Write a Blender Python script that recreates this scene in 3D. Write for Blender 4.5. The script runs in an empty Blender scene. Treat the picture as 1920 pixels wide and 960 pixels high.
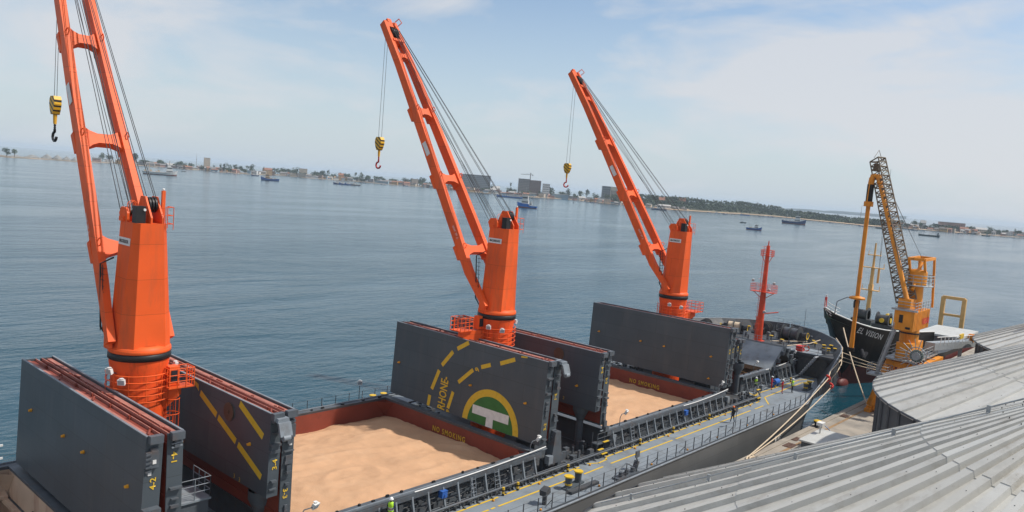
import bpy, bmesh, math, random
from mathutils import Vector, Matrix, noise
from mathutils.bvhtree import BVHTree
random.seed(7)
R = math.radians
scene = bpy.context.scene
COL = scene.collection
# ---------------------------------------------------------------- camera
cd = bpy.data.cameras.new('camera'); cam = bpy.data.objects.new('camera', cd); COL.objects.link(cam)
cd.sensor_width = 36.0; cd.lens = 27.3; cd.clip_start = 0.5; cd.clip_end = 60000
_ax = Matrix(((0.66307162, 0.01542027, -0.74839712), (-0.74437394, 0.11911798, -0.65705277), (0.07901562, 0.99276036, 0.0904622)))
cam.matrix_world = Matrix.Translation((-18.3265, -42.7221, 25.5352)) @ _ax.to_4x4()
scene.camera = cam
# ---------------------------------------------------------------- world, sun, exposure
SUN_DIR = Vector((0.44, -0.46, 0.86)).normalized()          # from the scene towards the sun
SUN_EL = math.asin(SUN_DIR.z); SUN_AZ = math.atan2(SUN_DIR.x, SUN_DIR.y)
w = bpy.data.worlds.new('World'); scene.world = w; w.use_nodes = True
nt = w.node_tree; nt.nodes.clear()
N = nt.nodes.new; Lk = nt.links.new
sky = N('ShaderNodeTexSky'); sky.sky_type = 'NISHITA'; sky.sun_disc = False
sky.sun_elevation = SUN_EL; sky.sun_rotation = SUN_AZ; sky.air_density = 1.0; sky.dust_density = 0.4; sky.ozone_density = 1.0
tc = N('ShaderNodeTexCoord'); mp = N('ShaderNodeMapping'); mp.inputs['Scale'].default_value = (1.0, 1.0, 3.2)
n1 = N('ShaderNodeTexNoise'); n1.inputs['Scale'].default_value = 1.9; n1.inputs['Detail'].default_value = 9; n1.inputs['Roughness'].default_value = 0.52; n1.inputs['Distortion'].default_value = 0.6
r1 = N('ShaderNodeValToRGB'); r1.color_ramp.elements[0].position = 0.44; r1.color_ramp.elements[0].color = (0.0, 0.0, 0.0, 1); r1.color_ramp.elements[1].position = 0.57; r1.color_ramp.elements[1].color = (0.80, 0.80, 0.80, 1)
cl = N('ShaderNodeMixRGB'); cl.inputs['Color2'].default_value = (4.15, 4.80, 5.40, 1)
sx_ = N('ShaderNodeSeparateXYZ'); lowr = N('ShaderNodeMapRange'); lowr.inputs['From Min'].default_value = 0.0; lowr.inputs['From Max'].default_value = 0.26; lowr.inputs['To Min'].default_value = 0.95; lowr.inputs['To Max'].default_value = 0.0
mxf = N('ShaderNodeMath'); mxf.operation = 'MAXIMUM'     # cloud and haze layers close up towards the horizon
Lk(tc.outputs['Generated'], mp.inputs['Vector']); Lk(mp.outputs['Vector'], n1.inputs['Vector'])
Lk(tc.outputs['Generated'], sx_.inputs['Vector']); Lk(sx_.outputs['Z'], lowr.inputs['Value']); Lk(lowr.outputs['Result'], mxf.inputs[0]); mxf.inputs[1].default_value = 0.12
Lk(sky.outputs['Color'], cl.inputs['Color1']); Lk(mxf.outputs['Value'], cl.inputs['Fac'])
cw = N('ShaderNodeMixRGB'); cw.inputs['Color2'].default_value = (5.35, 5.45, 5.70, 1)
n2 = N('ShaderNodeTexNoise'); n2.inputs['Scale'].default_value = 5.5; n2.inputs['Detail'].default_value = 10; n2.inputs['Roughness'].default_value = 0.6; n2.inputs['Distortion'].default_value = 0.5
mm = N('ShaderNodeMath'); mm.operation = 'MULTIPLY_ADD'; mm.inputs[1].default_value = 0.35; ma_ = N('ShaderNodeMath'); ma_.operation = 'MULTIPLY'; ma_.inputs[1].default_value = 0.65
Lk(mp.outputs['Vector'], n2.inputs['Vector']); Lk(n2.outputs['Fac'], mm.inputs[0]); Lk(n1.outputs['Fac'], ma_.inputs[0]); Lk(ma_.outputs[0], mm.inputs[2]); Lk(mm.outputs[0], r1.inputs['Fac'])
Lk(cl.outputs['Color'], cw.inputs['Color1']); Lk(r1.outputs['Color'], cw.inputs['Fac'])
bg = N('ShaderNodeBackground'); bg.inputs['Strength'].default_value = 0.115; Lk(cw.outputs['Color'], bg.inputs['Color'])
ow = N('ShaderNodeOutputWorld'); Lk(bg.outputs['Background'], ow.inputs['Surface'])
sl = bpy.data.lights.new('sun', 'SUN'); sl.energy = 3.6; sl.angle = R(1.5); sl.color = (1.0, 0.95, 0.87)
so = bpy.data.objects.new('sun', sl); COL.objects.link(so); so.rotation_euler = SUN_DIR.to_track_quat('Z', 'Y').to_euler()
scene.view_settings.view_transform = 'Standard'; scene.view_settings.look = 'None'
scene.view_settings.exposure = 0.2; scene.view_settings.gamma = 1.0; scene.view_settings.use_curve_mapping = False
scene.cycles.max_bounces = 6; scene.cycles.volume_bounces = 2

# ---------------------------------------------------------------- materials
def mat(name, col, rough=0.6, metal=0.0, var=0.12, scale=1.5, dirt=None, dirt_amt=0.0, dirt_scale=0.6, bump=0.0, bump_scale=6.0, spec=0.4, streak=False, coords='Object', seams=None):
    m = bpy.data.materials.new(name); m.use_nodes = True
    t = m.node_tree; p = t.nodes['Principled BSDF']
    p.inputs['Roughness'].default_value = rough; p.inputs['Metallic'].default_value = metal
    p.inputs['Specular IOR Level'].default_value = spec
    co = t.nodes.new('ShaderNodeTexCoord')
    nz = t.nodes.new('ShaderNodeTexNoise'); nz.inputs['Scale'].default_value = scale; nz.inputs['Detail'].default_value = 5
    t.links.new(co.outputs[coords], nz.inputs['Vector'])
    rp = t.nodes.new('ShaderNodeValToRGB')
    rp.color_ramp.elements[0].position = 0.3; rp.color_ramp.elements[1].position = 0.7
    lo = [max(0, c * (1 - var)) for c in col]; hi = [min(1, c * (1 + var)) for c in col]
    rp.color_ramp.elements[0].color = (*lo, 1); rp.color_ramp.elements[1].color = (*hi, 1)
    t.links.new(nz.outputs['Fac'], rp.inputs['Fac'])
    out = rp.outputs['Color']
    if dirt is not None:
        mpn = t.nodes.new('ShaderNodeMapping'); mpn.inputs['Scale'].default_value = (1, 1, 0.18) if streak else (1, 1, 1)
        n2 = t.nodes.new('ShaderNodeTexNoise'); n2.inputs['Scale'].default_value = dirt_scale; n2.inputs['Detail'].default_value = 8; n2.inputs['Roughness'].default_value = 0.65
        t.links.new(co.outputs[coords], mpn.inputs['Vector']); t.links.new(mpn.outputs['Vector'], n2.inputs['Vector'])
        r2 = t.nodes.new('ShaderNodeValToRGB'); r2.color_ramp.elements[0].position = 0.5; r2.color_ramp.elements[0].color = (0, 0, 0, 1)
        r2.color_ramp.elements[1].position = 0.72; r2.color_ramp.elements[1].color = (dirt_amt,) * 3 + (1,)
        t.links.new(n2.outputs['Fac'], r2.inputs['Fac'])
        mx = t.nodes.new('ShaderNodeMixRGB'); mx.inputs['Color2'].default_value = (*dirt, 1)
        t.links.new(r2.outputs['Color'], mx.inputs['Fac']); t.links.new(out, mx.inputs['Color1']); out = mx.outputs['Color']
    seam_fac = None
    if seams:                      # welded plate seams: axes, plate width and height in metres
        ax, pw, ph = seams
        sp = t.nodes.new('ShaderNodeSeparateXYZ'); cb = t.nodes.new('ShaderNodeCombineXYZ'); t.links.new(co.outputs[coords], sp.inputs[0])
        t.links.new(sp.outputs[ax[0]], cb.inputs[0]); t.links.new(sp.outputs[ax[1]], cb.inputs[1])
        bk = t.nodes.new('ShaderNodeTexBrick'); bk.inputs['Scale'].default_value = 1.0; bk.inputs['Brick Width'].default_value = pw; bk.inputs['Row Height'].default_value = ph
        bk.inputs['Mortar Size'].default_value = 0.018; bk.inputs['Mortar Smooth'].default_value = 0.6; bk.inputs['Color1'].default_value = (1, 1, 1, 1); bk.inputs['Color2'].default_value = (.88, .88, .88, 1); bk.inputs['Mortar'].default_value = (.62, .60, .58, 1)
        t.links.new(cb.outputs[0], bk.inputs['Vector']); ms = t.nodes.new('ShaderNodeMixRGB'); ms.blend_type = 'MULTIPLY'; ms.inputs['Fac'].default_value = 1.0
        t.links.new(out, ms.inputs['Color1']); t.links.new(bk.outputs['Color'], ms.inputs['Color2']); out = ms.outputs['Color']
    t.links.new(out, p.inputs['Base Color'])
    if bump > 0:
        nb = t.nodes.new('ShaderNodeTexNoise'); nb.inputs['Scale'].default_value = bump_scale; nb.inputs['Detail'].default_value = 4
        t.links.new(co.outputs[coords], nb.inputs['Vector'])
        b = t.nodes.new('ShaderNodeBump'); b.inputs['Strength'].default_value = bump; b.inputs['Distance'].default_value = 0.05
        t.links.new(nb.outputs['Fac'], b.inputs['Height']); t.links.new(b.outputs['Normal'], p.inputs['Normal'])
    return m
ORANGE = mat('orange paint', (0.86, 0.122, 0.024), 0.5, seams=('YZ', 2.6, 1.9), spec=.22, bump=.12, bump_scale=1.3, var=0.12, scale=0.35, dirt=(0.45, 0.11, 0.05), dirt_amt=0.6, dirt_scale=1.3, streak=True)
ORANGE_D = mat('worn orange paint', (0.80, 0.095, 0.018), 0.55, spec=.22, bump=.15, bump_scale=2.0, var=0.16, scale=0.7, dirt=(0.16, 0.04, 0.02), dirt_amt=0.7, dirt_scale=2.2, streak=True)
SLATE = mat('slate grey paint', (0.074, 0.090, 0.103), 0.45, seams=('YZ', 4.3, 1.55), bump=.22, bump_scale=1.1, var=0.09, scale=0.35, dirt=(0.15, 0.145, 0.14), dirt_amt=0.25, dirt_scale=1.1, streak=True)
STEEL = mat('grey deck fittings paint', (0.085, 0.098, 0.112), 0.5, var=0.15, scale=1.5, dirt=(0.12, 0.07, 0.05), dirt_amt=0.5, dirt_scale=2.0)
STEEL_L = mat('light grey edge paint', (0.20, 0.225, 0.25), 0.5, var=0.12, scale=1.5, dirt=(0.09, 0.08, 0.07), dirt_amt=0.5, dirt_scale=2.0)
DECK = mat('grey deck paint', (0.215, 0.245, 0.270), 0.6, var=0.12, scale=0.6, dirt=(0.12, 0.115, 0.105), dirt_amt=0.65, dirt_scale=0.8)
DECK_D = mat('dark deck paint', (0.055, 0.060, 0.066), 0.55, var=0.2, scale=1.2, dirt=(0.16, 0.13, 0.11), dirt_amt=0.5, dirt_scale=1.4)
HULLG = mat('grey hull paint', (0.110, 0.115, 0.118), 0.45, seams=('XZ', 7.5, 1.7), bump=.25, bump_scale=.7, var=0.12, scale=0.25, dirt=(0.14, 0.14, 0.135), dirt_amt=0.45, dirt_scale=0.3, streak=True)
RED = mat('red oxide primer', (0.24, 0.050, 0.030), 0.6, var=0.15, scale=0.8, dirt=(0.10, 0.03, 0.02), dirt_amt=0.5, dirt_scale=1.6)
REDL = mat('dusty red oxide', (0.42, 0.17, 0.13), 0.65, var=0.15, scale=0.8, dirt=(0.20, 0.05, 0.035), dirt_amt=0.7, dirt_scale=1.4)
BLACK = mat('black rubber and steel', (0.014, 0.014, 0.015), 0.5, var=0.2)
WIRE = mat('greased steel wire', (0.045, 0.047, 0.05), 0.5, metal=0.3, var=0.1)
YEL = mat('yellow marking paint', (0.72, 0.46, 0.03), 0.55, var=0.14, scale=3, dirt=(0.25, 0.20, 0.08), dirt_amt=0.5, dirt_scale=3)
WHITE = mat('white paint', (0.72, 0.71, 0.68), 0.5, var=0.08, scale=3)
GREEN = mat('green paint', (0.035, 0.16, 0.035), 0.5, var=0.12)
BROWN = mat('brown paint', (0.105, 0.068, 0.045), 0.5, var=0.2)
BLUE = mat('blue painted steel', (0.03, 0.12, 0.42), 0.45, var=0.15)
REDB = mat('bright red paint', (0.6, 0.03, 0.02), 0.5, var=0.1)
CREAM = mat('dusty cream hold coating', (0.52, 0.37, 0.26), 0.7, var=0.12, scale=0.5, dirt=(0.26, 0.07, 0.05), dirt_amt=0.9, dirt_scale=0.7, streak=True)
ROPE = mat('pale mooring rope', (0.62, 0.50, 0.36), 0.8, var=0.15, scale=6)
OCHRE = mat('loader orange yellow paint', (0.74, 0.27, 0.020), 0.5, var=0.12, scale=0.8, dirt=(0.22, 0.09, 0.03), dirt_amt=0.6, dirt_scale=1.8, streak=True)
OCHREL = mat('faded yellow paint', (0.68, 0.40, 0.14), 0.55, var=0.12, scale=1.5)
GALV = mat('galvanised steel', (0.34, 0.36, 0.37), 0.5, metal=0.25, var=0.14, scale=3)
LATT = mat('dull lattice steel', (0.17, 0.13, 0.09), 0.6, var=0.2, scale=3)
GLASS = mat('lamp glass', (0.35, 0.38, 0.40), 0.2, var=0.1)
HULLB = mat('black hull paint', (0.008, 0.009, 0.011), 0.5, spec=.25, var=0.2, scale=0.4, dirt=(0.07, 0.05, 0.045), dirt_amt=0.35, dirt_scale=0.5, streak=True)
BOOT = mat('red boot topping', (0.14, 0.025, 0.020), 0.55, var=0.15)
DKGREEN = mat('green deck paint', (0.13, 0.20, 0.16), 0.55, var=0.15, dirt=(0.35, 0.15, 0.10), dirt_amt=0.6, dirt_scale=0.8)
COVERW = mat('white hatch paint', (0.50, 0.50, 0.475), 0.55, var=0.07, scale=0.8, dirt=(0.35, 0.33, 0.30), dirt_amt=0.5, dirt_scale=0.9)
ROOF = mat('weathered white sheet metal', (0.58, 0.56, 0.505), 0.48, metal=0.15, var=0.08, scale=0.6, dirt=(0.33, 0.31, 0.27), dirt_amt=0.55, dirt_scale=0.7, bump=0.05, bump_scale=3)
ROOFS = [ROOF, mat('weathered sheet metal b', (0.535, 0.52, 0.475), 0.5, metal=0.15, var=0.10, scale=0.8, dirt=(0.30,0.26,0.20), dirt_amt=0.6, dirt_scale=1.2), mat('weathered sheet metal c', (0.61, 0.595, 0.545), 0.42, metal=0.15, var=0.07, scale=0.5, dirt=(0.40,0.38,0.34), dirt_amt=0.5, dirt_scale=0.9)]
SILOW = mat('grey silo sheet metal', (0.10, 0.11, 0.125), 0.5, metal=0.2, var=0.12)
HIVIS = mat('hi vis fabric', (0.50, 0.85, 0.05), 0.7, var=0.08, scale=8)
REFL = mat('reflective tape', (0.6, 0.62, 0.62), 0.4, var=0.05)
REDSUIT = mat('red overall cloth', (0.45, 0.02, 0.03), 0.8, var=0.12, scale=8)
NAVY = mat('dark blue cloth', (0.02, 0.035, 0.08), 0.8, var=0.15, scale=8)
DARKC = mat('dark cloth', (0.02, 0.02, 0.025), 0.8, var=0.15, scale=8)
SKIN = mat('skin', (0.12, 0.06, 0.035), 0.6, var=0.08, scale=8)
HELM = mat('white helmet plastic', (0.8, 0.8, 0.78), 0.35, var=0.03)
CONC = mat('quay concrete', (0.36, 0.315, 0.26), 0.85, var=0.15, scale=0.35, dirt=(0.20, 0.185, 0.165), dirt_amt=0.85, dirt_scale=0.25, bump=0.2, bump_scale=5)
RUST = mat('rusty iron', (0.10, 0.055, 0.04), 0.85, var=0.3, scale=4)
RUSTL = mat('rust stained strip', (0.30, 0.19, 0.10), 0.85, var=0.25, scale=1.2)

# ---------------------------------------------------------------- mesh builder
class MB:
    def __init__(s): s.v = []; s.f = []; s.m = []; s.smooth = []
    def add(s, vs, fs, mi=0, sm=False):
        b = len(s.v); s.v.extend([tuple(v) for v in vs])
        for f in fs: s.f.append([b + i for i in f]); s.m.append(mi); s.smooth.append(sm)
        return s
    def box(s, x0, x1, y0, y1, z0, z1, mi=0):
        return s.add([(x0,y0,z0),(x1,y0,z0),(x1,y1,z0),(x0,y1,z0),(x0,y0,z1),(x1,y0,z1),(x1,y1,z1),(x0,y1,z1)],
                     [(0,3,2,1),(4,5,6,7),(0,1,5,4),(1,2,6,5),(2,3,7,6),(3,0,4,7)], mi)
    def hexa(s, p, mi=0):     # 8 corners, bottom four ccw then top four
        return s.add(p, [(0,3,2,1),(4,5,6,7),(0,1,5,4),(1,2,6,5),(2,3,7,6),(3,0,4,7)], mi)
    def beam(s, a, b, w, h=None, up=(0,0,1), mi=0, w2=None, h2=None):
        a = Vector(a); b = Vector(b); d = (b - a).normalized(); up = Vector(up)
        if abs(d.dot(up)) > 0.98: up = Vector((1, 0, 0))
        sx = d.cross(up).normalized(); sz = sx.cross(d).normalized()
        h = w if h is None else h; w2 = w if w2 is None else w2; h2 = h if h2 is None else h2
        p = []
        for c, ww, hh in ((a, w, h), (b, w2, h2)):
            for i, j in ((-1,-1),(1,-1),(1,1),(-1,1)): p.append(c + sx * (i * ww / 2) + sz * (j * hh / 2))
        return s.hexa(p, mi)
    def cyl(s, a, b, r, r2=None, n=10, mi=0, caps=True, sm=True):
        a = Vector(a); b = Vector(b); d = (b - a).normalized(); r2 = r if r2 is None else r2
        up = Vector((0,0,1)) if abs(d.z) < 0.95 else Vector((1,0,0))
        sx = d.cross(up).normalized(); sy = sx.cross(d).normalized(); vs = []
        for c, rr in ((a, r), (b, r2)):
            for i in range(n): t = 2 * math.pi * i / n; vs.append(c + sx * math.cos(t) * rr + sy * math.sin(t) * rr)
        s.add(vs, [(i, (i + 1) % n, n + (i + 1) % n, n + i) for i in range(n)], mi, sm)
        if caps: s.add(vs, [tuple(range(n))[::-1], tuple(range(n, 2 * n))], mi)
        return s
    def tube(s, pts, r, n=5, mi=0):
        pts = [Vector(p) for p in pts]; L = len(pts); vs = []; ref = None
        for k, p in enumerate(pts):
            d = (pts[min(k + 1, L - 1)] - pts[max(k - 1, 0)]).normalized()
            if ref is None: ref = Vector((0,0,1)) if abs(d.z) < 0.9 else Vector((1,0,0))
            sx = d.cross(ref).normalized(); ref = sx.cross(d).normalized()
            for i in range(n): t = 2 * math.pi * i / n; vs.append(p + sx * math.cos(t) * r + ref * math.sin(t) * r)
        fs = [(k * n + i, k * n + (i + 1) % n, (k + 1) * n + (i + 1) % n, (k + 1) * n + i) for k in range(L - 1) for i in range(n)]
        s.add(vs, fs, mi, True); s.add(vs[:n], [tuple(range(n))[::-1]], mi); s.add(vs[-n:], [tuple(range(n))], mi)
        return s
    def lathe(s, prof, c=(0,0,0), n=16, mi=0, a0=0, a1=360, sm=True):
        vs = []; full = (a1 - a0) >= 360; m = n if full else n + 1
        for r, z in prof:
            for i in range(m): t = R(a0 + (a1 - a0) * i / n); vs.append((c[0] + r * math.cos(t), c[1] + r * math.sin(t), c[2] + z))
        fs = []
        for k in range(len(prof) - 1):
            for i in range(n): j = (i + 1) % m; fs.append((k * m + i, k * m + j, (k + 1) * m + j, (k + 1) * m + i))
        return s.add(vs, fs, mi, sm)
    def prism(s, pts, d, mi=0):       # polygon (3d points) extruded by vector d
        n = len(pts); d = Vector(d); p = [Vector(q) for q in pts]
        return s.add(p + [q + d for q in p], [tuple(range(n))[::-1], tuple(range(n, 2 * n))] + [(i, (i + 1) % n, n + (i + 1) % n, n + i) for i in range(n)], mi)
    def sphere(s, c, r, n=10, m=6, mi=0, sc=(1,1,1)):
        prof = [(max(1e-4, r * math.sin(math.pi * k / m)), -r * math.cos(math.pi * k / m)) for k in range(m + 1)]
        vs = []; 
        for rr, z in prof:
            for i in range(n): t = 2 * math.pi * i / n; vs.append((c[0] + rr * math.cos(t) * sc[0], c[1] + rr * math.sin(t) * sc[1], c[2] + z * sc[2]))
        return s.add(vs, [(k * n + i, k * n + (i + 1) % n, (k + 1) * n + (i + 1) % n, (k + 1) * n + i) for k in range(m) for i in range(n)], mi, True)
    def cut(s): s.cuts = getattr(s, 'cuts', [0]) + [len(s.f)]; return s
    def build_each(s, name, mats, parent=None):
        cs = sorted(set(getattr(s, 'cuts', [0]) + [0, len(s.f)])); out = []
        for a, b_ in zip(cs, cs[1:]):
            if a == b_: continue
            q = MB(); used = sorted({i for f in s.f[a:b_] for i in f}); mp_ = {v: k for k, v in enumerate(used)}
            q.v = [s.v[i] for i in used]; q.f = [[mp_[i] for i in f] for f in s.f[a:b_]]; q.m = s.m[a:b_]; q.smooth = s.smooth[a:b_]; out.append(q.build(name, mats, parent))
        return out
    def mesh(s, name, mats):
        me = bpy.data.meshes.new(name); me.from_pydata(s.v, [], s.f); 
        for m in (mats if isinstance(mats, (list, tuple)) else [mats]): me.materials.append(m)
        me.polygons.foreach_set('material_index', s.m); me.polygons.foreach_set('use_smooth', s.smooth); me.update()
        return me
    def build(s, name, mats, parent=None, fix=True):
        me = s.mesh(name, mats)
        if fix:
            b = bmesh.new(); b.from_mesh(me); bmesh.ops.recalc_face_normals(b, faces=b.faces); b.to_mesh(me); b.free()
        o = bpy.data.objects.new(name, me); COL.objects.link(o)
        if parent is not None: put(o, parent)
        return o
def put(o, parent):            # parent, keeping world-space vertex positions
    o.parent = parent
    p = parent; acc = Vector((0,0,0))
    while p is not None: acc += p.location; p = p.parent
    o.location = o.location - acc if o.parent else o.location
def thing(name, label, cat, loc=(0,0,0), group=None):
    o = bpy.data.objects.new(name, None); COL.objects.link(o); o.location = loc; o.empty_display_size = 0.5
    o['label'] = label; o['category'] = cat
    if group: o['group'] = group
    return o
def tag(o, label, cat, group=None, kind=None):
    o['label'] = label; o['category'] = cat
    if group: o['group'] = group
    if kind: o['kind'] = kind
    return o
def struct(o): o['kind'] = 'structure'; return o
def copy_tree(src, parent=None):
    c = src.copy(); COL.objects.link(c); c.parent = parent
    for ch in [k for k in src.children]: copy_tree(ch, c)
    return c
def text(s, origin, dx, dy, size, m, parent, name='lettering', center=False, sx=1.0, off=0.012, bold=0.0, sp=1.0):
    cu = bpy.data.curves.new(name, 'FONT'); cu.body = s; cu.size = 1.0; cu.resolution_u = 2; cu.offset = bold; cu.space_character = sp
    if center: cu.align_x = 'CENTER'; cu.align_y = 'CENTER'
    tmp = bpy.data.objects.new(name, cu); COL.objects.link(tmp)
    dg = bpy.context.evaluated_depsgraph_get(); me = bpy.data.meshes.new_from_object(tmp.evaluated_get(dg))
    bpy.data.objects.remove(tmp); dx = Vector(dx).normalized(); dy = Vector(dy).normalized(); nn = dx.cross(dy); o3 = Vector(origin)
    for v in me.vertices: v.co = o3 + dx * (v.co.x * size * sx) + dy * (v.co.y * size) + nn * off
    me.materials.clear(); me.materials.append(m); me.name = name
    o = bpy.data.objects.new(name, me); COL.objects.link(o)
    if parent is not None: put(o, parent)
    return o
def lerp(a, b, t): return Vector(a) * (1 - t) + Vector(b) * t
def interp(tab, x):
    if x <= tab[0][0]: return tab[0][1]
    for (a, fa), (b, fb) in zip(tab, tab[1:]):
        if x <= b: return fa + (fb - fa) * (x - a) / (b - a)
    return tab[-1][1]
def catenary(a, b, sag, n=14): return [lerp(a, b, i / n) - Vector((0, 0, sag * 4 * (i / n) * (1 - i / n))) for i in range(n + 1)]
# ================================================================ SEA, HAZE, QUAY
def water_mat():
    m = bpy.data.materials.new('harbour water'); m.use_nodes = True; t = m.node_tree; p = t.nodes['Principled BSDF']
    p.inputs['Base Color'].default_value = (0.009, 0.055, 0.080, 1); p.inputs['IOR'].default_value = 1.33
    co = t.nodes.new('ShaderNodeTexCoord')
    def nz(sc, det, rough, scale3=(1,1,1), dist=0.0):
        mp = t.nodes.new('ShaderNodeMapping'); mp.inputs['Scale'].default_value = scale3; mp.inputs['Rotation'].default_value = (0, 0, R(38))
        n = t.nodes.new('ShaderNodeTexNoise'); n.inputs['Scale'].default_value = sc; n.inputs['Detail'].default_value = det; n.inputs['Roughness'].default_value = rough; n.inputs['Distortion'].default_value = dist
        t.links.new(co.outputs['Object'], mp.inputs['Vector']); t.links.new(mp.outputs['Vector'], n.inputs['Vector']); return n
    a = nz(0.42, 4, 0.55, (1, 1.9, 1), 0.3); b = nz(0.075, 3, 0.5, (1, 1.8, 1)); c = nz(1.6, 3, 0.6, (1, 1.5, 1))
    g = nz(0.006, 6, 0.6, (1, 3.5, 1), 0.6)          # wind patches: calmer and rougher water
    def mul(x, k):
        q = t.nodes.new('ShaderNodeMath'); q.operation = 'MULTIPLY'; t.links.new(x, q.inputs[0])
        if isinstance(k, float): q.inputs[1].default_value = k
        else: t.links.new(k, q.inputs[1])
        return q.outputs[0]
    def add(x, y):
        q = t.nodes.new('ShaderNodeMath'); q.operation = 'ADD'; t.links.new(x, q.inputs[0]); t.links.new(y, q.inputs[1]); return q.outputs[0]
    h = add(add(mul(a.outputs['Fac'], 0.55), mul(b.outputs['Fac'], 1.1)), mul(c.outputs['Fac'], 0.13))
    mr = t.nodes.new('ShaderNodeMapRange'); mr.inputs['From Min'].default_value = 0.38; mr.inputs['From Max'].default_value = 0.62; mr.inputs['To Min'].default_value = 0.35; mr.inputs['To Max'].default_value = 1.35
    t.links.new(g.outputs['Fac'], mr.inputs['Value'])
    bp = t.nodes.new('ShaderNodeBump'); bp.inputs['Distance'].default_value = 0.5; bp.inputs['Strength'].default_value = 1.0
    t.links.new(mul(h, mr.outputs['Result']), bp.inputs['Height']); t.links.new(bp.outputs['Normal'], p.inputs['Normal'])
    p.inputs['Roughness'].default_value = 0.12
    return m
WATER = water_mat()
struct(MB().add([(-20000,-20000,0),(20000,-20000,0),(20000,20000,0),(-20000,20000,0)], [(0,1,2,3)]).build('water', WATER))
def haze():
    m = bpy.data.materials.new('haze air'); m.use_nodes = True; t = m.node_tree; t.nodes.clear()
    v = t.nodes.new('ShaderNodeVolumePrincipled'); v.inputs['Color'].default_value = (0.80, 0.90, 1.0, 1); v.inputs['Density'].default_value = 0.00009; v.inputs['Anisotropy'].default_value = 0.0
    o = t.nodes.new('ShaderNodeOutputMaterial'); t.links.new(v.outputs[0], o.inputs['Volume'])
    h = MB().box(-20500, 20500, -20500, 20500, -7.0, 70.0).build('haze', m)
    h['kind'] = 'stuff'; h['label'] = 'thin pale sea haze over the harbour'; h['category'] = 'haze'
haze()
# quay: concrete apron with its edge along the ships, one recess row and a crane rail strip
q = MB(); q.box(-120, 152, -150, -14.35, -6, 2.7); struct(q.build('quay', CONC))
q = MB(); q.box(-120, 152, -14.95, -14.352, 2.7, 2.78); struct(q.build('quay_kerb', CONC))
q = MB(); q.box(-120, 152, -16.05, -15.75, 2.704, 2.712); q.box(-120, 152, -22.7, -22.4, 2.704, 2.712); struct(q.build('rail_track', RUSTL))
for i, (x, y, sx, sy, lab) in enumerate([(57.9, -15.05, 0.7, 0.45, 'rusty square pit cover, the farther of the pair by the grey quay hut'),
                                    (55.3, -15.6, 0.8, 0.45, 'rusty square pit cover, the nearer of the pair by the grey quay hut'),
                                    (71.6, -15.3, 0.7, 0.4, 'dark open pit in the quay apron near the foot of the yellow loader')]):
    o = MB().box(x - sx, x + sx, y - sy, y + sy, 2.706, 2.74).box(x - sx + .12, x + sx - .12, y - .04, y + .04, 2.74, 2.77).build('pit_cover', RUST); tag(o, lab, 'pit cover', 'pit covers along the quay edge')
t = thing('quay_bollard', 'black mooring bollard with a yellow top on the quay edge', 'bollard', (64.2, -14.95, 2.7))
MB().lathe([(0.48, 0), (0.48, .08), (0.30, .12), (0.27, .45), (0.42, .58), (0.42, .66)], (64.2, -14.95, 2.7), 14).build('post', BLACK, t)
MB().lathe([(0.42, .664), (0.36, .74), (0.01, .78)], (64.2, -14.95, 2.7), 14).build('cap', YEL, t)
t = thing('service_hut', 'low grey concrete hut with a white roof on the quay apron', 'hut', (56, -18, 2.7))
MB().box(54.0, 59.2, -19.6, -17.1, 2.7, 3.85).build('wall', SLATE, t)
MB().box(53.8, 59.4, -19.8, -16.9, 3.853, 4.0).build('roof', COVERW, t)
t = thing('camera_post', 'white box on a short white post above the grey hut', 'post', (57.6, -17.6, 4.0))
MB().cyl((57.6, -17.5, 4.0), (57.6, -17.5, 4.8), 0.09).build('post', WHITE, t); MB().box(57.2, 58.0, -17.8, -17.2, 4.8, 5.1).build('box', WHITE, t)
o = MB().tube([(57.9, -17.4, 4.9), (58.8, -17.2, 4.7), (59.6, -17.6, 4.1), (60.6, -18.2, 3.0)], 0.05).build('blue_hose', mat('blue hose', (0.25, 0.33, 0.5))); tag(o, 'pale blue hose drooping from the white box over the grey hut', 'hose')

# ================================================================ BULK CARRIER
DK = 4.6; CT = 6.35; FD = 7.5; BW = 8.4
ship = thing('bulk_carrier', 'long grey bulk carrier with open holds of golden grain, moored at the quay', 'ship', (0, 0, 0))
TOP = [(-90,13.3),(60,13.3),(66,13.2),(72,12.9),(78,12.1),(83,10.4),(87,8.2),(90,5.4),(91.4,3.2),(92.2,1.4),(92.5,0.06)]
WL = [(-90,13.2),(60,13.2),(66,12.3),(72,10.6),(78,8.2),(84,4.8),(88,1.8),(90,0.06)]
ZT = [(-90,DK),(65.5,DK),(67,DK+.9),(77,BW),(93,BW+.35)]
def hb(x, z):
    zt = interp(ZT, x); k = max(0, min(1, z / zt)); return interp(WL, x) + (interp(TOP, x) - interp(WL, x)) * k ** 1.4
xs = [-90, -60, -30, 0, 20, 40, 50, 57, 60, 63, 65.5, 67, 69, 72, 75, 77, 79, 81, 83, 85, 87, 88.5, 90, 90.8, 91.4, 91.9, 92.2, 92.5]
zk = [-0.35, 0.0, .18, .36, .55, .75, .9, 1.0]
h = MB()
for s in (-1, 1):
    vs = []; 
    for x in xs:
        zt = interp(ZT, x)
        for k in zk: z = zt * k; vs.append((x, s * hb(x, z), z))
    m = len(zk); h.add(vs, [(i*m+j, (i+1)*m+j, (i+1)*m+j+1, i*m+j+1) for i in range(len(xs)-1) for j in range(m-1)], 0, True)
h.build('hull', HULLG, ship)
# rub strip and light edge along the deck line
e = MB()
for s in (-1, 1): e.tube([(x, s * (interp(TOP, x) + .02), interp(ZT, x) + .02) for x in xs if x <= 93 and x >= -60], 0.09, 5)
e.build('sheer_rail', STEEL_L, ship)
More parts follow.
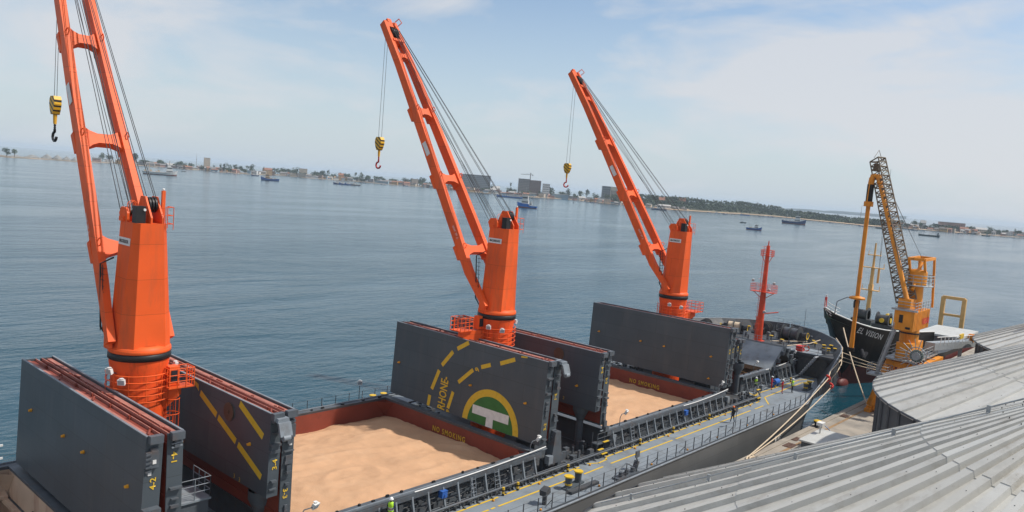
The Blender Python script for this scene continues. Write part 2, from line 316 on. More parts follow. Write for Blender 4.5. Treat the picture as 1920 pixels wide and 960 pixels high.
# main deck in pieces round the hatch openings
dm = MB()
hat = [(-24.5, -3.5, 9.15), (4.7, 24.9, 8.55), (34.0, 54.1, 8.55), (63.3, 77.7, 6.5)]
xe = [-60]; 
for a, b, c in hat: xe += [a, b]
xe += [79.2]
def slab(x0, x1, y0f, y1f, z, bm):
    n = max(1, int((x1 - x0) / 2)); vs = []
    for i in range(n + 1): x = x0 + (x1 - x0) * i / n; vs += [(x, y0f(x), z), (x, y1f(x), z)]
    bm.add(vs, [(2*i, 2*i+2, 2*i+3, 2*i+1) for i in range(n)])
for i in range(len(xe) - 1):
    x0, x1 = xe[i], xe[i+1]; hole = i % 2 == 1
    if hole:
        c = hat[i // 2][2]
        slab(x0, x1, lambda x: -hb(x, DK) + .02, lambda x: -c, DK, dm); slab(x0, x1, lambda x: c, lambda x: hb(x, DK) - .02, DK, dm)
    else: slab(x0, x1, lambda x: -hb(x, DK) + .02, lambda x: hb(x, DK) - .02, DK, dm)
dm.build('main_deck', DECK, ship)
dd = MB()
for x in (-1.5 - .8, 27.2, 56.4):
    dd.cut().add([(x - 1.5, -8.8, DK + .008), (x + 6.6, -8.8, DK + .008), (x + 6.6, 8.8, DK + .008), (x - 1.5, 8.8, DK + .008)], [(0,1,2,3)])
dd.build_each('cross_deck', DECK_D, ship)
# hatch coamings
def coaming(x0, x1, yh, inner, depth=-1.0):
    g = MB(); g.box(x0, x1, -yh - .3, -yh, DK - .3, CT, 0); g.box(x0, x1, yh, yh + .3, DK - .3, CT, 0)
    g.box(x0 - .3, x0, -yh - .3, yh + .3, DK - .3, CT, 0); g.box(x1, x1 + .3, -yh - .3, yh + .3, DK - .3, CT, 0)
    # inner lining, slightly proud
    e = .02
    g.add([(x0, -yh + e, depth), (x1, -yh + e, depth), (x1, -yh + e, CT - .12), (x0, -yh + e, CT - .12)], [(0,1,2,3)], 1)
    g.add([(x0, yh - e, depth), (x1, yh - e, depth), (x1, yh - e, CT - .12), (x0, yh - e, CT - .12)], [(0,1,2,3)], 1)
    g.add([(x0 + e, -yh, depth), (x0 + e, yh, depth), (x0 + e, yh, CT - .12), (x0 + e, -yh, CT - .12)], [(0,1,2,3)], 1)
    g.add([(x1 - e, -yh, depth), (x1 - e, yh, depth), (x1 - e, yh, CT - .12), (x1 - e, -yh, CT - .12)], [(0,1,2,3)], 1)
    for s in (-1, 1):            # corner gussets
        for xx, d in ((x0, 1), (x1, -1)):
            g.prism([(xx + d * e, s * (yh - 1.1), CT - .15), (xx + d * 1.1, s * (yh - e), CT - .15), (xx + d * .05, s * (yh - .05), CT - 1.5)], (0, 0, -.02), 1)
    o = g.build('coaming', [STEEL, inner], ship)
    f = MB()                      # top flange and track bar
    for s in (-1, 1):
        y0, y1 = sorted((s * (yh - .05), s * (yh + .62))); f.box(x0 - .65, x1 + .65, y0, y1, CT + .003, CT + .09, 0)
        y0, y1 = sorted((s * (yh + .40), s * (yh + .50))); f.box(x0 - 1.4, x1 + 1.4, y0, y1, CT + .093, CT + .17, 1)
        y0, y1 = sorted((s * (yh + .60), s * (yh + .66))); f.box(x0 - .6, x1 + .6, y0, y1, CT - .28, CT + .001, 0)
    f.box(x0 - .62, x0 + .05, -yh, yh, CT + .004, CT + .085, 0); f.box(x1 - .05, x1 + .62, -yh, yh, CT + .004, CT + .085, 0)
    r = random.Random(int(x0) + 3)
    for s in (-1, 1):
        x = x0 + .6
        while x < x1: f.box(x, x + .12 + .2 * r.random(), s * (yh + .12) - .06, s * (yh + .12) + .06, CT + .093, CT + .16 + .08 * r.random(), 2); x += .9 + 1.8 * r.random()
    f.build('coaming_rail', [STEEL, STEEL_L, BLACK], o)
    n = int((x1 - x0) / 1.25)
    for s in (-1, 1):
        for i in range(n + 1):
            x = x0 + .2 + (x1 - x0 - .4) * i / n
            b = MB()
            pts = [Vector((x, s * (yh + .30), CT - .02)), Vector((x, s * (yh + .62), CT - .02)), Vector((x, s * (yh + .74), CT - .55)), Vector((x, s * (yh + .90), CT - 1.1)), Vector((x, s * (yh + 1.12), DK + .01)), Vector((x, s * (yh + .95), DK + .01)), Vector((x, s * (yh + .74), CT - 1.1)), Vector((x, s * (yh + .52), CT - .5)), Vector((x, s * (yh + .30), CT - .3))]
            b.prism([p - Vector((.02, 0, 0)) for p in pts], (.04, 0, 0))
            face = [pts[1], pts[2], pts[3], pts[4]]
            for p, q_ in zip(face, face[1:]): b.beam(p, q_, .12, .03)
            if s < 0 or i % 2 == 0: b.build('stay', STEEL_L, o)
    return o
co3 = coaming(4.9, 24.6, 8.25, RED); co2 = coaming(34.2, 53.9, 8.25, RED); co4 = coaming(-24.3, -3.65, 8.9, CREAM, -6.0); co1 = coaming(63.5, 77.4, 6.2, RED)
text('NO SMOKING', (24.56, 2.05, 5.20), (0,-1,0), (0,0,1), .62, YEL, co3, bold=.015, sx=.80, sp=1.28)
text('NO SMOKING', (53.86, 2.10, 5.12), (0,-1,0), (0,0,1), .62, YEL, co2, bold=.015, sx=.80, sp=1.28)
# open hold 4: walls with a ledge and a deep floor
hd = MB()
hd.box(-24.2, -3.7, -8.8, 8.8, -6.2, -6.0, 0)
for s in (-1, 1): hd.prism([(-24.2, s*8.87, 4.9), (-24.2, s*8.4, 4.75), (-24.2, s*8.4, 4.6), (-24.2, s*8.87, 4.3)], (20.4, 0, 0), 1); hd.prism([(-24.2, s*8.87, 3.2), (-24.2, s*8.1, 2.9), (-24.2, s*8.1, 2.6), (-24.2, s*8.87, 2.6)], (20.4, 0, 0), 1)
hd.box(-4.1, -3.7, -8.8, 8.8, 4.4, 4.6, 1); hd.box(-24.2, -23.9, -8.1, 8.1, 4.4, 4.6, 1)
for y in (-4, -1.3, 1.4, 4.2): hd.box(-3.76, -3.70, y, y + .18, 5.0, 5.18, 2)
hd.build('hold', [DARKC, CREAM, BLACK], ship)
# yellow walkway lines
def strip(pts, wdt, bm, z=DK + .014):
    for a, b in zip(pts, pts[1:]):
        a = Vector((*a, z)); b = Vector((*b, z)); d = (b - a).normalized(); n = Vector((-d.y, d.x, 0)) * wdt / 2; a -= d * wdt * .3; b += d * wdt * .3
        bm.add([a - n, b - n, b + n, a + n], [(0,1,2,3)])
ln = MB()
for seg in ([(-58,-9.6),(19.9,-9.6)], [(20.6,-9.58),(29.1,-9.56)], [(30.3,-9.5),(31.1,-9.95),(32.3,-9.88),(32.7,-9.5),(45.9,-9.54)], [(46.4,-9.54),(59.8,-9.56)], [(60.4,-9.66),(61.3,-9.6),(63.2,-8.4),(63.9,-7.2)], [(64.3,-7.95),(76.0,-8.2),(78.6,-8.9)],
            [(-58,-10.62),(17.9,-10.62)], [(18.2,-10.62),(18.5,-10.62)], [(18.9,-10.62),(27.3,-10.62)], [(28.3,-10.66),(30.7,-10.63)], [(31.9,-10.6),(41.2,-10.62)], [(41.9,-10.62),(56.9,-10.62)], [(58.0,-10.65),(60.0,-10.62)], [(61.2,-10.7),(63.6,-9.2),(74.8,-8.95),(77.2,-9.6)]):
    strip(seg, .15, ln)
strip([(-30, 9.9), (60, 9.9)], .12, ln)
ln.build('walkway_line', YEL, ship)
# side railings
for s in (-1, 1):
    rl = MB(); pts = []
    x = -30.0
    while x < 66:
        y = s * (hb(x, DK) - .28); rl.beam((x, y, DK), (x, y, DK + 1.08), .07, .035); pts.append((x, y))
        if int(round(x / 1.47)) % 3 == 0: rl.beam((x, y, DK + .6), (x, y - s * .45, DK + .02), .045)
        x += 1.47
    for z in (.36, .70, 1.04):
        for a, b in zip(pts, pts[1:]): rl.cyl((*a, DK + z), (*b, DK + z), .010 if z < 1 else .013, n=4, caps=False)
    rl.box(-60, 66, s * 13.12 - .03, s * 13.12 + .03, DK, DK + .1)
    rl.build('railing', DARKC if False else STEEL, ship)
# longitudinal pipes outside the coamings
for s in (-1, 1):
    pp = MB()
    for yy, zz, r, x0, x1 in ((9.40, .46, .085, -30, 78), (9.22, .30, .06, -30, 62), (9.08, .26, .05, -30, 62), (8.95, .34, .045, -30, 62), (9.30, .20, .04, -30, 60)):
        pp.cyl((x0, s * yy if x0 < 62 else s*yy, DK + zz), (min(x1, 62), s * yy, DK + zz), r, n=8)
    pp.tube([(62, s*9.4, DK+.46), (64.5, s*7.9, DK+.46), (77, s*7.8, DK+.46)], .085, 8)
    x = -29.0
    while x < 62:
        pp.beam((x, s * 9.15, DK + .22), (x, s * 9.62, DK + .03), .09, .05); pp.beam((x, s * 9.4, DK), (x, s * 9.4, DK + .45), .06); pp.box(x + .6, x + .66, s * 9.1 - .32, s * 9.1 + .32, DK, DK + .2)
        x += 1.31
    pp.build('pipe_run', STEEL, ship)
# yellow and black banded posts along the pipes, yellow scuppers on deck
for x in (6.2, 13.4, 20.4, 21.9, 27.6, 37.6, 43.1, 49.9, 69.2, 73.8):
    y = -9.62 if x < 60 else -8.0
    b = MB(); b.cyl((x, y, DK), (x, y, DK + .15), .09, mi=0); b.cyl((x, y, DK + .15), (x, y, DK + .30), .09, mi=1); b.cyl((x, y, DK + .30), (x, y, DK + .42), .09, mi=0); b.cyl((x, y, DK + .42), (x, y, DK + .58), .09, mi=1)
    b.build('banded_post', [BLACK, YEL], ship)
kn = MB()
for x in (3, 8.4, 14, 19.2, 24, 30.1, 36.5, 41.9, 47.6, 52.9, 58.6): kn.cut().sphere((x, -9.85, DK + .05), .10, 8, 4)
for x in (10, 15.6, 20.6, 27.2, 34.3, 40.0, 45.4, 51.5, 57.6): kn.cut().sphere((x, -12.78, DK + .06), .09, 8, 4)
kn.build_each('sounding_cap', mat('orange yellow caps', (0.62, 0.26, 0.02)), ship)
# bitts
def bitts(x, y, z, name='bitts', s=1.0, ang=0):
    b = MB(); c, n_ = math.cos(R(ang)), math.sin(R(ang))
    def P(u, v): return (x + u * c - v * n_, y + u * n_ + v * c)
    b.beam((*P(-1.15*s, 0), z + .06), (*P(1.15*s, 0), z + .06), .62*s, .12)
    o = None
    for u in (-.7*s, .7*s):
        px, py = P(u, 0); b.cyl((px, py, z + .12), (px, py, z + .86*s), .24*s, .26*s, 14)
    o = b.build(name, SLATE, ship)
    cp = MB()
    for u in (-.7*s, .7*s):
        px, py = P(u, 0); cp.cyl((px, py, z + .862*s), (px, py, z + .95*s), .34*s, .34*s, 16)
    cp.build('cap', YEL, o); b2 = MB(); px, py = P(-.7*s, 0); b2.cyl((px, py, z + .3), (px, py, z + .42), .262*s, n=14); b2.build('band', YEL, o)
    return o
bitts(25.7, -11.55, DK, ang=8); bitts(72.0, -10.7, DK, ang=4, s=.95); bitts(26.9, 12.0, DK, s=.9); bitts(84.0, -8.4, FD, s=.75, ang=-35); bitts(82.4, -9.5, FD, s=.7, ang=-30)
bitts(89.5, 2.6, FD, s=.75, ang=60); bitts(88.6, -3.6, FD, s=.7, ang=-60); bitts(84.6, 6.8, FD, s=.75, ang=30); bitts(80.6, 8.6, FD, s=.75, ang=15)
# pedestal roller and side fairleads
b = MB(); b.cyl((21.55, -12.3, DK), (21.55, -12.3, DK + .7), .16); b.beam((21.3, -12.3, DK + .8), (21.9, -12.2, DK + .95), .5, .4); b.build('roller_pedestal', DECK_D, ship)
b = MB()
for x in (29.8, 30.6, 31.4): b.cyl((x, -12.85, DK), (x, -12.85, DK + .5), .14, .17, 10)
b.box(29.2, 32.0, -13.1, -12.5, DK + .01, DK + .14); b.beam((31.9, -12.7, DK + .1), (32.2, -12.7, DK + .8), .3, .3); b.tube([(30, -12.6, DK + .5), (31, -12.5, DK + .8), (31.8, -12.6, DK + .4)], .04, 5); b.cyl((32.3, -12.6, DK), (32.3, -12.6, DK + 1.3), .05); b.box(32.1, 32.6, -12.65, -12.55, DK + 1.0, DK + 1.5)
b.build('fairlead', STEEL, ship)
b = MB(); b.box(24.3, 27.6, -12.5, -12.1, DK + .01, DK + .2); b.build('fairlead_base', DECK_D, ship)
# deck clutter between the hatches: valves, small boxes, steps, houses, stanchions
rr = random.Random(5)
for x0 in (0.0, 29.0, 57.9):
    hs = MB(); y1 = -3.0
    y1 = -4.2; hs.box(x0 - 1.2, x0 + 1.15, -6.1, y1, DK, 8.2, 0); hs.box(x0 - 1.35, x0 + 1.25, -6.2, y1, 8.203, 8.3, 1)
    ho = hs.build('mast_house', [STEEL, DECK], ship)
    d = MB(); d.box(x0 - .2, x0 + .75, -6.15, -6.103, DK + 1.0, DK + 2.9); d.build('door', STEEL_L if False else SLATE, ho)
    rg = MB()
    for a, b_ in (((x0 - 1.3, -6.15), (x0 + 1.2, -6.15)), ((x0 + 1.2, -6.15), (x0 + 1.2, -4.3))):
        for z in (.4, .75, 1.1): rg.cyl((*a, 8.32 + z), (*b_, 8.32 + z), .025, n=5)
        for i in range(4): p = lerp((*a, 0), (*b_, 0), i / 3); rg.cyl((p.x, p.y, 8.32), (p.x, p.y, 9.42), .03, n=5)
    rg.build('railing', STEEL_L, ho)
    st = MB(); px, py = x0 + 3.85, -6.6
    st.cyl((px, py, DK), (px, py, 6.9), .30, n=14); st.lathe([(.30, 2.3), (.42, 2.6), (.66, 3.1), (.66, 3.6)], (px, py, DK), 14); st.lathe([(.5, 0), (.5, .1), (.31, .14)], (px, py, DK), 14)
    st.build('stanchion', STEEL, ship)
    cl = MB()
    for k in range(30):
        x = x0 - 3.2 + 7.6 * rr.random(); y = -(7.1 + 1.9 * rr.random()); s = .10 + .22 * rr.random(); hh = .2 + .7 * rr.random()
        cl.cut()
        if rr.random() < .5: cl.box(x, x + s * 1.6, y, y + s, DK + .01, DK + hh)
        else:
            cl.cyl((x, y, DK), (x, y, DK + hh), .05 + .05 * rr.random(), n=8)
            if rr.random() < .6: cl.lathe([(.05, 0), (.2, .0), (.2, .04), (.05, .05)], (x, y, DK + hh), 10)
    for k in range(14):
        x = x0 - 3.0 + 7 * rr.random(); y = 4 + 4.5 * rr.random(); cl.cut().box(x, x + .4, y, y + .5, DK + .01, DK + .3 + 1.0 * rr.random())
    cl.build_each('deck_valve', STEEL, ship)
    sp = MB(); sp.box(x0 + 3.2, x0 + 5.2, -8.95, -8.35, 5.5, 5.58)
    for z in (.4, .8): sp.cyl((x0 + 3.2, -8.9, 5.6 + z), (x0 + 5.2, -8.9, 5.6 + z), .025, n=5)
    for u in (3.25, 4.2, 5.15): sp.cyl((x0 + u, -8.9, DK), (x0 + u, -8.9, 6.4), .03, n=5)
    for u in (3.25, 5.15): sp.cyl((x0 + u, -8.4, DK), (x0 + u, -8.4, 6.4), .03, n=5)
    so_ = sp.build('step_platform', STEEL, ship)
    ys = MB()
    for k, (u, y, z) in enumerate(((3.0, -9.2, 5.2), (3.1, -9.5, 4.95), (4.0, -8.98, 5.6))): ys.cut().box(x0 + u, x0 + u + .7, y - .09, y + .09, z, z + .05)
    ys.build_each('step', YEL, so_)
    for u in (-3.0, 5.3):
        bx = MB(); bx.box(x0 + u, x0 + u + .5, -9.0, -8.6, 5.3, 5.9); bx.build('junction_box', STEEL_L, ship)
# small boxes, motors and coils hung along the starboard coamings
cg = MB()
for x0, x1, yy in ((-24, -4.0, -9.3), (5.2, 24.4, -8.65), (34.6, 53.6, -8.65), (64, 77, -6.6)):
    x = x0
    while x < x1:
        k = rr.random(); x += .35 + .9 * rr.random(); s = .08 + .12 * rr.random(); z = DK + .3 + .9 * rr.random()
        if k < .5: cg.box(x, x + 2 * s, yy - .1 - s, yy - .02, z, z + s * 2)
        elif k < .8: cg.cyl((x, yy - .15, z), (x + .5 * rr.random() + .1, yy - .2, z), .05 + .05 * rr.random(), n=8)
        else: cg.tube([(x, yy - .1, z), (x + .3, yy - .3, z - .3), (x + .7, yy - .2, z - .1)], .03, 5)
    cg.tube([(x0 + (x1 - x0) * i / 30, yy - .25, DK + .75 + .1 * math.sin(i * 1.7)) for i in range(31)], .025, 4)
    cg.cyl((x0, yy - .06, CT - .55), (x1, yy - .06, CT - .55), .04, n=6); cg.cyl((x0, yy - .12, CT - .75), (x1, yy - .12, CT - .75), .03, n=6)
cg.build('coaming_fitting', DECK_D, ship)
for x, y in ((15.3, -9.0), (46.2, -9.0)):
    o = MB().box(x - .22, x + .22, y - .18, y + .18, 5.6, 6.02).box(x - .24, x + .24, y - .2, y + .2, 6.02, 6.05).cyl((x, y - .23, 5.8), (x, y - .27, 5.8), .07).beam((x, y + .1, 5.6), (x, y + .5, 5.9), .06).build('blue_motor', BLUE, ship)
o = MB().cyl((69.0, -7.9, DK + .65), (70.1, -7.9, DK + .65), .33, n=14).cyl((69.0, -7.9, DK), (69.0, -7.9, DK + .5), .1).cyl((70.2, -7.9, DK), (70.2, -7.9, DK + .5), .1).build('blue_drum', BLUE, ship)
MB().cyl((28.05, -8.3, DK), (28.05, -8.3, DK + .6), .1).sphere((28.05, -8.3, DK + .65), .16).build('hydrant', REDB, ship)
# vertical ladders and brackets on the coamings
for x in (17.9, 20.2, 37.0, 66.0):
    l = MB(); yy = -9.05 if x < 60 else -7.0
    for s in (-.22, .22): l.cyl((x + s, yy - .3, DK), (x + s, yy, CT), .025, n=5)
    for k in range(6): l.cyl((x - .22, yy - .3 + .05 * k, DK + .2 + .27 * k), (x + .22, yy - .3 + .05 * k, DK + .2 + .27 * k), .02, n=5)
    l.build('ladder', STEEL_L, ship)
# floodlights on bent arms above the coaming ends
def flood(x, y, z, parent, aim=(0, -1, 0), s=1.0, m=None, arm=None, base=None):
    b = MB(); a = Vector(aim).normalized(); c = Vector((x, y, z)); b.beam(c - a * .16 * s, c + a * .12 * s, .55 * s, .42 * s, mi=0, w2=.62*s, h2=.5*s); b.beam(c + a * .121 * s, c + a * .14 * s, .5 * s, .38 * s, mi=1)
    b.beam(c + Vector((0, 0, .3 * s)), c + Vector((0, 0, .34 * s)), .3 * s, .3 * s)
    if arm: b.tube(arm, .035, 5, 2)
    return b.build('floodlight', [m or WHITE, GLASS, STEEL], parent)
for x in (5.2, 24.2, 35.7, 53.2, 66.6, 77.9):
    y = -8.75 if x < 60 else -6.4
    flood(x + .7, y, 7.45, ship, (.3, -1, -.5), .7, arm=[(x - .2, y, CT), (x - .2, y, 7.15), (x, y, 7.4), (x + .6, y, 7.4)])
for x in (24.3,): flood(x, 11.5, 7.0, ship, (-.5, -1, -.2), .7, arm=[(x, 11.5, DK), (x, 11.5, 6.7)])
# white slack cable stowed along the forward coaming corners
for a, b in (((13, -8.85, 6.46), (25.6, -8.9, 6.75)), ((46, -8.85, 6.46), (54.9, -8.9, 6.75)), ((69, -6.75, 6.46), (78, -6.7, 6.75))):
    MB().tube(catenary(a, b, .12), .045, 5).build('cable', WHITE, ship)
# ---- forecastle
fc = MB(); slab(79.2, 92.0, lambda x: -interp(TOP, x) + .2, lambda x: interp(TOP, x) - .2, FD, fc); 
fc.build('forecastle_deck', DECK_D, ship)
fb = MB(); yb = hb(79.2, FD)
fb.add([(79.2, -yb, DK), (79.2, yb, DK), (79.2, yb, FD), (79.2, -yb, FD)], [(0,1,2,3)]); fb.box(78.9, 79.2, -yb, yb, FD - .35, FD + .004)
fb.build('forecastle_bulkhead', DECK_D, ship)
lg = MB(); lg.box(78.95, 82.6, -9.2, -4.5, FD + .005, FD + .02); lg.build('stores_area', DECK, ship)
bw = MB()
for s in (-1, 1):
    px = [67, 69, 72, 75, 77, 79, 81, 83, 85, 87, 88.5, 90, 90.8, 91.4, 91.9, 92.2]
    vs = []
    for x in px: zt = interp(ZT, x); base = DK if x < 79.2 else FD; yy = s * (interp(TOP, x) - .12 - (0 if x < 90 else .1)); vs += [(x - (.0 if x < 90 else .12), s * (hb(x, base) - .12), base), (x, yy, zt)]
    bw.add(vs, [(2*i, 2*i+2, 2*i+3, 2*i+1) for i in range(len(px)-1)], 0)
    # bulwark stays
    x = 68.0
    acc = 0; P0 = None
    for i in range(60):
        t_ = i / 59; x = 68 + 24.1 * (1 - (1 - t_) ** 1.5); zt = interp(ZT, x); base = DK if x < 79.2 else FD; y = interp(TOP, x)
        dx = .01; ny = Vector((-(interp(TOP, min(x + .3, 92.4)) - interp(TOP, x - .3)), .6 if x < 92 else .3, 0)).normalized()
        a = Vector((x, y - .15, 0)); inn = Vector((-ny.x, -ny.y, 0)) * (.55)
        p = [Vector((a.x, s * a.y, zt - .05)), Vector((a.x, s * a.y, base)), Vector((a.x + inn.x, s * (a.y + inn.y), base))]
        bw.prism(p, (.07, 0, 0), 1)
bw.build('bulwark', [DECK_D, STEEL_L], ship)
# foremast
ORM = mat('red orange mast paint', (0.68, 0.070, 0.022), 0.45, var=0.12, dirt=(0.3, 0.05, 0.03), dirt_amt=.4)
fm = MB(); fm.cyl((80.9, -.4, FD), (80.9, -.4, 13.9), .50, .36, 16); fm.cyl((80.9, -.4, 13.9), (80.9, -.4, 20.3), .34, .22, 14); fm.cyl((80.9, -.4, 20.3), (80.9, -.4, 20.9), .07); fm.box(80.3, 81.5, -1.0, .2, FD, FD + .1)
fm.prism([(80.9, -.44, FD), (82.0, -.44, FD), (80.9, -.44, 10.2)], (0, .08, 0))
mast = fm.build('foremast', ORM, ship)
def platform(cx, cy, z, hw, hl, parent, m, rail=1.0):
    b = MB(); b.box(cx - hl, cx + hl, cy - hw, cy + hw, z, z + .06)
    cs = [(cx-hl, cy-hw), (cx+hl, cy-hw), (cx+hl, cy+hw), (cx-hl, cy+hw)]
    for i in range(4):
        a, c = cs[i], cs[(i+1) % 4]
        for zz in (.35, .7, 1.0): b.cyl((*a, z + zz * rail), (*c, z + zz * rail), .022, n=4)
        for k in range(4): p = lerp((*a, 0), (*c, 0), k / 4); b.cyl((p.x, p.y, z), (p.x, p.y, z + rail), .025, n=4)
    for s in (-1, 1): b.beam((cx, cy + s * hw * .95, z), (cx, cy + s * .3, z - .8), .07)
    return b.build('platform', m, parent)
platform(80.9, -.4, 14.1, 1.55, .7, mast, ORM); platform(80.9, -.4, 18.9, .75, .4, mast, ORM, .8)
l = MB()
for s in (-.2, .2): l.cyl((80.2, -.3 + s, FD + .2), (80.35, -.3 + s, 20.1), .025, n=4)
for k in range(42): l.cyl((80.22, -.5, FD + .4 + .3 * k), (80.22, -.1, FD + .4 + .3 * k), .018, n=4)
for k in range(14):
    z = FD + 1.6 + .85 * k; l.tube([(80.2, -.3 + .35 * math.cos(a), z) if False else (80.2 - .62 * math.sin(a), -.3 + .36 * math.cos(a), z) for a in [math.pi * j / 6 for j in range(7)]], .015, 4)
l.build('ladder', ORM, mast)
for y, z in ((-1.8, 15.4), (1.1, 15.5), (-1.2, 14.45), (-.9, 11.5)): flood(80.7, y, z, mast, (-1, -.3, -.3), .6)
# winches, windlass, vents, davit
def winch(x, y, z, s=1.0, ang=0):
    c, n_ = math.cos(R(ang)), math.sin(R(ang))
    def P(u, v, w_): return (x + (u * c - v * n_) * s, y + (u * n_ + v * c) * s, z + w_ * s)
    b = MB(); b.cyl(P(-.9,0,.95), P(.9,0,.95), .42*s, n=14)
    for u in (-1.0, -.05, .92): b.cyl(P(u,0,.95), P(u+.08,0,.95), .92*s, n=20)
    b.cyl(P(1.3,0,.95), P(1.9,0,.95), .3*s, .42*s, 14); b.cyl(P(-1.9,0,.95), P(-1.1,0,.95), .16*s, n=10)
    for u in (-1.35, 1.15): b.beam(P(u,0,0), P(u,0,1.25), .5*s, .14*s, up=(1,0,0))
    b.beam(P(-1.6,.9,.5), P(-.4,.9,.5), .9*s, .8*s)
    o = b.build('winch', DECK_D, ship); r = MB(); r.cyl(P(-.85,0,.95), P(.85,0,.95), .66*s, n=16); r.build('rope_drum', ROPE if ang % 2 else STEEL, o)
    y_ = MB(); y_.lathe([(.42, 0), (.30, 0), (.30, .02), (.42, .02)], n=12); 
    for v in range(len(y_.v)): q_ = y_.v[v]; y_.v[v] = P(1.91 + q_[2], q_[0], .95 + q_[1])
    y_.build('warping_head_rim', YEL, o)
    return o
winch(85.5, -3.0, FD, 1.15, -92); winch(83.6, 4.4, FD, .95, -75); winch(80.4, 7.2, FD, .9, 13); winch(87.7, 1.6, FD, .85, 7)
b = MB()
for x, y, r, hh in ((80.0, 3.4, .28, 1.2), (81.0, 9.8, .32, 1.4), (79.8, 5.6, .25, .9), (87.6, -4.9, .2, .8), (83.0, -.8, .25, 1.0), (89.6, -.4, .25, .8)):
    b.cyl((x, y, FD), (x, y, FD + hh), r * .7, n=10); b.sphere((x, y, FD + hh), r, 10, 5, sc=(1, 1, .7)); b.cut()
b.build_each('ventilator', STEEL, ship)
b = MB(); b.cyl((88.6, 3.4, FD), (88.6, 3.4, FD + 2.1), .11); b.tube([(88.6, 3.4, FD + 2.0), (88.9, 3.0, FD + 2.5), (90.6, 1.2, FD + 2.9)], .08, 6); b.cyl((88.5, 3.3, FD), (88.5, 3.3, FD + .9), .28); b.build('davit', ORM, ship)
b = MB()
for x, y in ((90.3, .6), (89.9, -1.9), (91.0, -.5)):
    for s in (-.4, .4): b.cyl((x, y + s, BW), (x, y + s, BW + 1.2), .02, n=4)
    for z in (.4, .8, 1.2): b.cyl((x, y - .4, BW + z), (x, y + .4, BW + z), .018, n=4)
b.cyl((90.9, -2.6, BW), (90.9, -2.6, BW + 3.1), .03); b.build('bow_rail', STEEL_L, ship)
b = MB()
for y in range(-9, 10, 2): b.cyl((79.1, y, FD), (79.1, y, FD + 1.05), .03, n=5)
for z in (.35, .7, 1.05): b.cyl((79.1, -9.3, FD + z), (79.1, 9, FD + z), .022, n=5)
b.build('railing', STEEL_L, ship)
b = MB(); r2 = random.Random(11)
for k in range(60):
    x = 79.9 + 10 * r2.random(); y = (r2.random() * 2 - 1) * (interp(TOP, x) - 1.2); s = .1 + .25 * r2.random()
    if abs(y + .4) < 1 and x < 82.3 or (x < 82.7 and -9.3 < y < -4.4): continue
    b.cut()
    b.box(x, x + s, y, y + s * 1.5, FD, FD + .15 + .5 * r2.random()) if r2.random() < .6 else b.cyl((x, y, FD), (x, y, FD + .3 + .5 * r2.random()), s * .4, n=8)
b.build_each('forecastle_fitting', STEEL, ship)
b = MB()
for x, y in ((86.3, -5.7), (84.6, -6.6), (88.2, 4.3), (82.4, -3.0), (81.8, 5.6), (85.9, 5.0), (83.9, -.9)): b.cut().cyl((x, y, FD), (x, y, FD + .499), .12, n=8, mi=1).cyl((x, y, FD + .5), (x, y, FD + .58), .26, n=10)
b.build_each('capped_post', [YEL, STEEL], ship)
b = MB(); b.tube([(80.2, -4.6, FD + .25), (85, -5.8, FD + .3), (88, -6.0, FD + .5)], .07, 5); b.cut().tube([(81, -2, FD + .3), (86, -5, FD + .3)], .07, 5); b.build_each('deck_rope', ROPE, ship)
# ladder to the forecastle
l = MB()
for s in (0, 1.25): l.beam((78.75 - s, -7.3, DK), (78.95 - s, -9.2, FD + .02), .2, .07)
for k in range(10): t_ = (k + .6) / 10; p = lerp((78.75, -7.3, DK), (78.95, -9.2, FD), t_); l.box(p.x - 1.22, p.x, p.y - .13, p.y + .13, p.z, p.z + .05)
l.build('stairway', mat('pale ladder paint', (.42, .44, .46), .5), ship)
b = MB()
for y0, y1, z0, z1 in ((-6.6, -5.6, DK + .3, DK + 2.2), (-11.0, -10.2, DK + .3, DK + 2.2), (2.0, 3.0, DK + .3, DK + 2.2)): b.cut().box(79.12, 79.19, y0, y1, z0, z1)
b.build_each('door', DARKC, ship)
o = MB(); N_ = 20
for i in range(N_):
    a0, a1 = 2 * math.pi * i / N_, 2 * math.pi * (i + 1) / N_
    o.cyl((79.02, -7.55 + .33 * math.cos(a0), FD + .62 + .33 * math.sin(a0)), (79.02, -7.55 + .33 * math.cos(a1), FD + .62 + .33 * math.sin(a1)), .075, n=6, mi=1 if i % 5 == 0 else 0)
tag(o.build('lifebuoy', [mat('lifebuoy orange', (.75, .10, .03)), WHITE]), 'orange lifebuoy hung on the forecastle rail of the grey ship', 'lifebuoy')
tag(MB().box(79.3, 80.1, -6.9, -6.1, FD + .03, FD + .62).box(79.26, 80.14, -6.94, -6.06, FD + .62, FD + .70).box(79.28, 79.3, -6.6, -6.4, FD + .3, FD + .4).build('red_chest', REDB), 'small bright red chest standing on the forecastle beside the lifebuoy', 'chest')
# draught and tug marks on the hull
tg = text('TUG', (57.2, -13.33, 1.9), (1,0,0), (0,0,1), .95, WHITE, ship, bold=.03, sx=.75)
mk = MB()
for k, (dx, dz) in enumerate(((0, 0), (.0, .45), (-.25, .3))): mk.cut().box(36.2 + dx, 36.45 + dx, -13.34, -13.31, 2.6 + dz, 2.75 + dz)
mk.build_each('hull_mark', WHITE, ship)
# far side wall of the ship's port quarter rail with white frame, seen past hold 4
wr = MB()
for z in (5.5, 6.35): wr.box(-20, -2.9, 14.0 - 1.2, 14.0 - 1.1, z, z + .12)
for x in range(-20, -2, 2): wr.beam((x, 12.85, DK), (x, 12.85, 6.4), .1)
wr.build('white_rail', WHITE, ship)

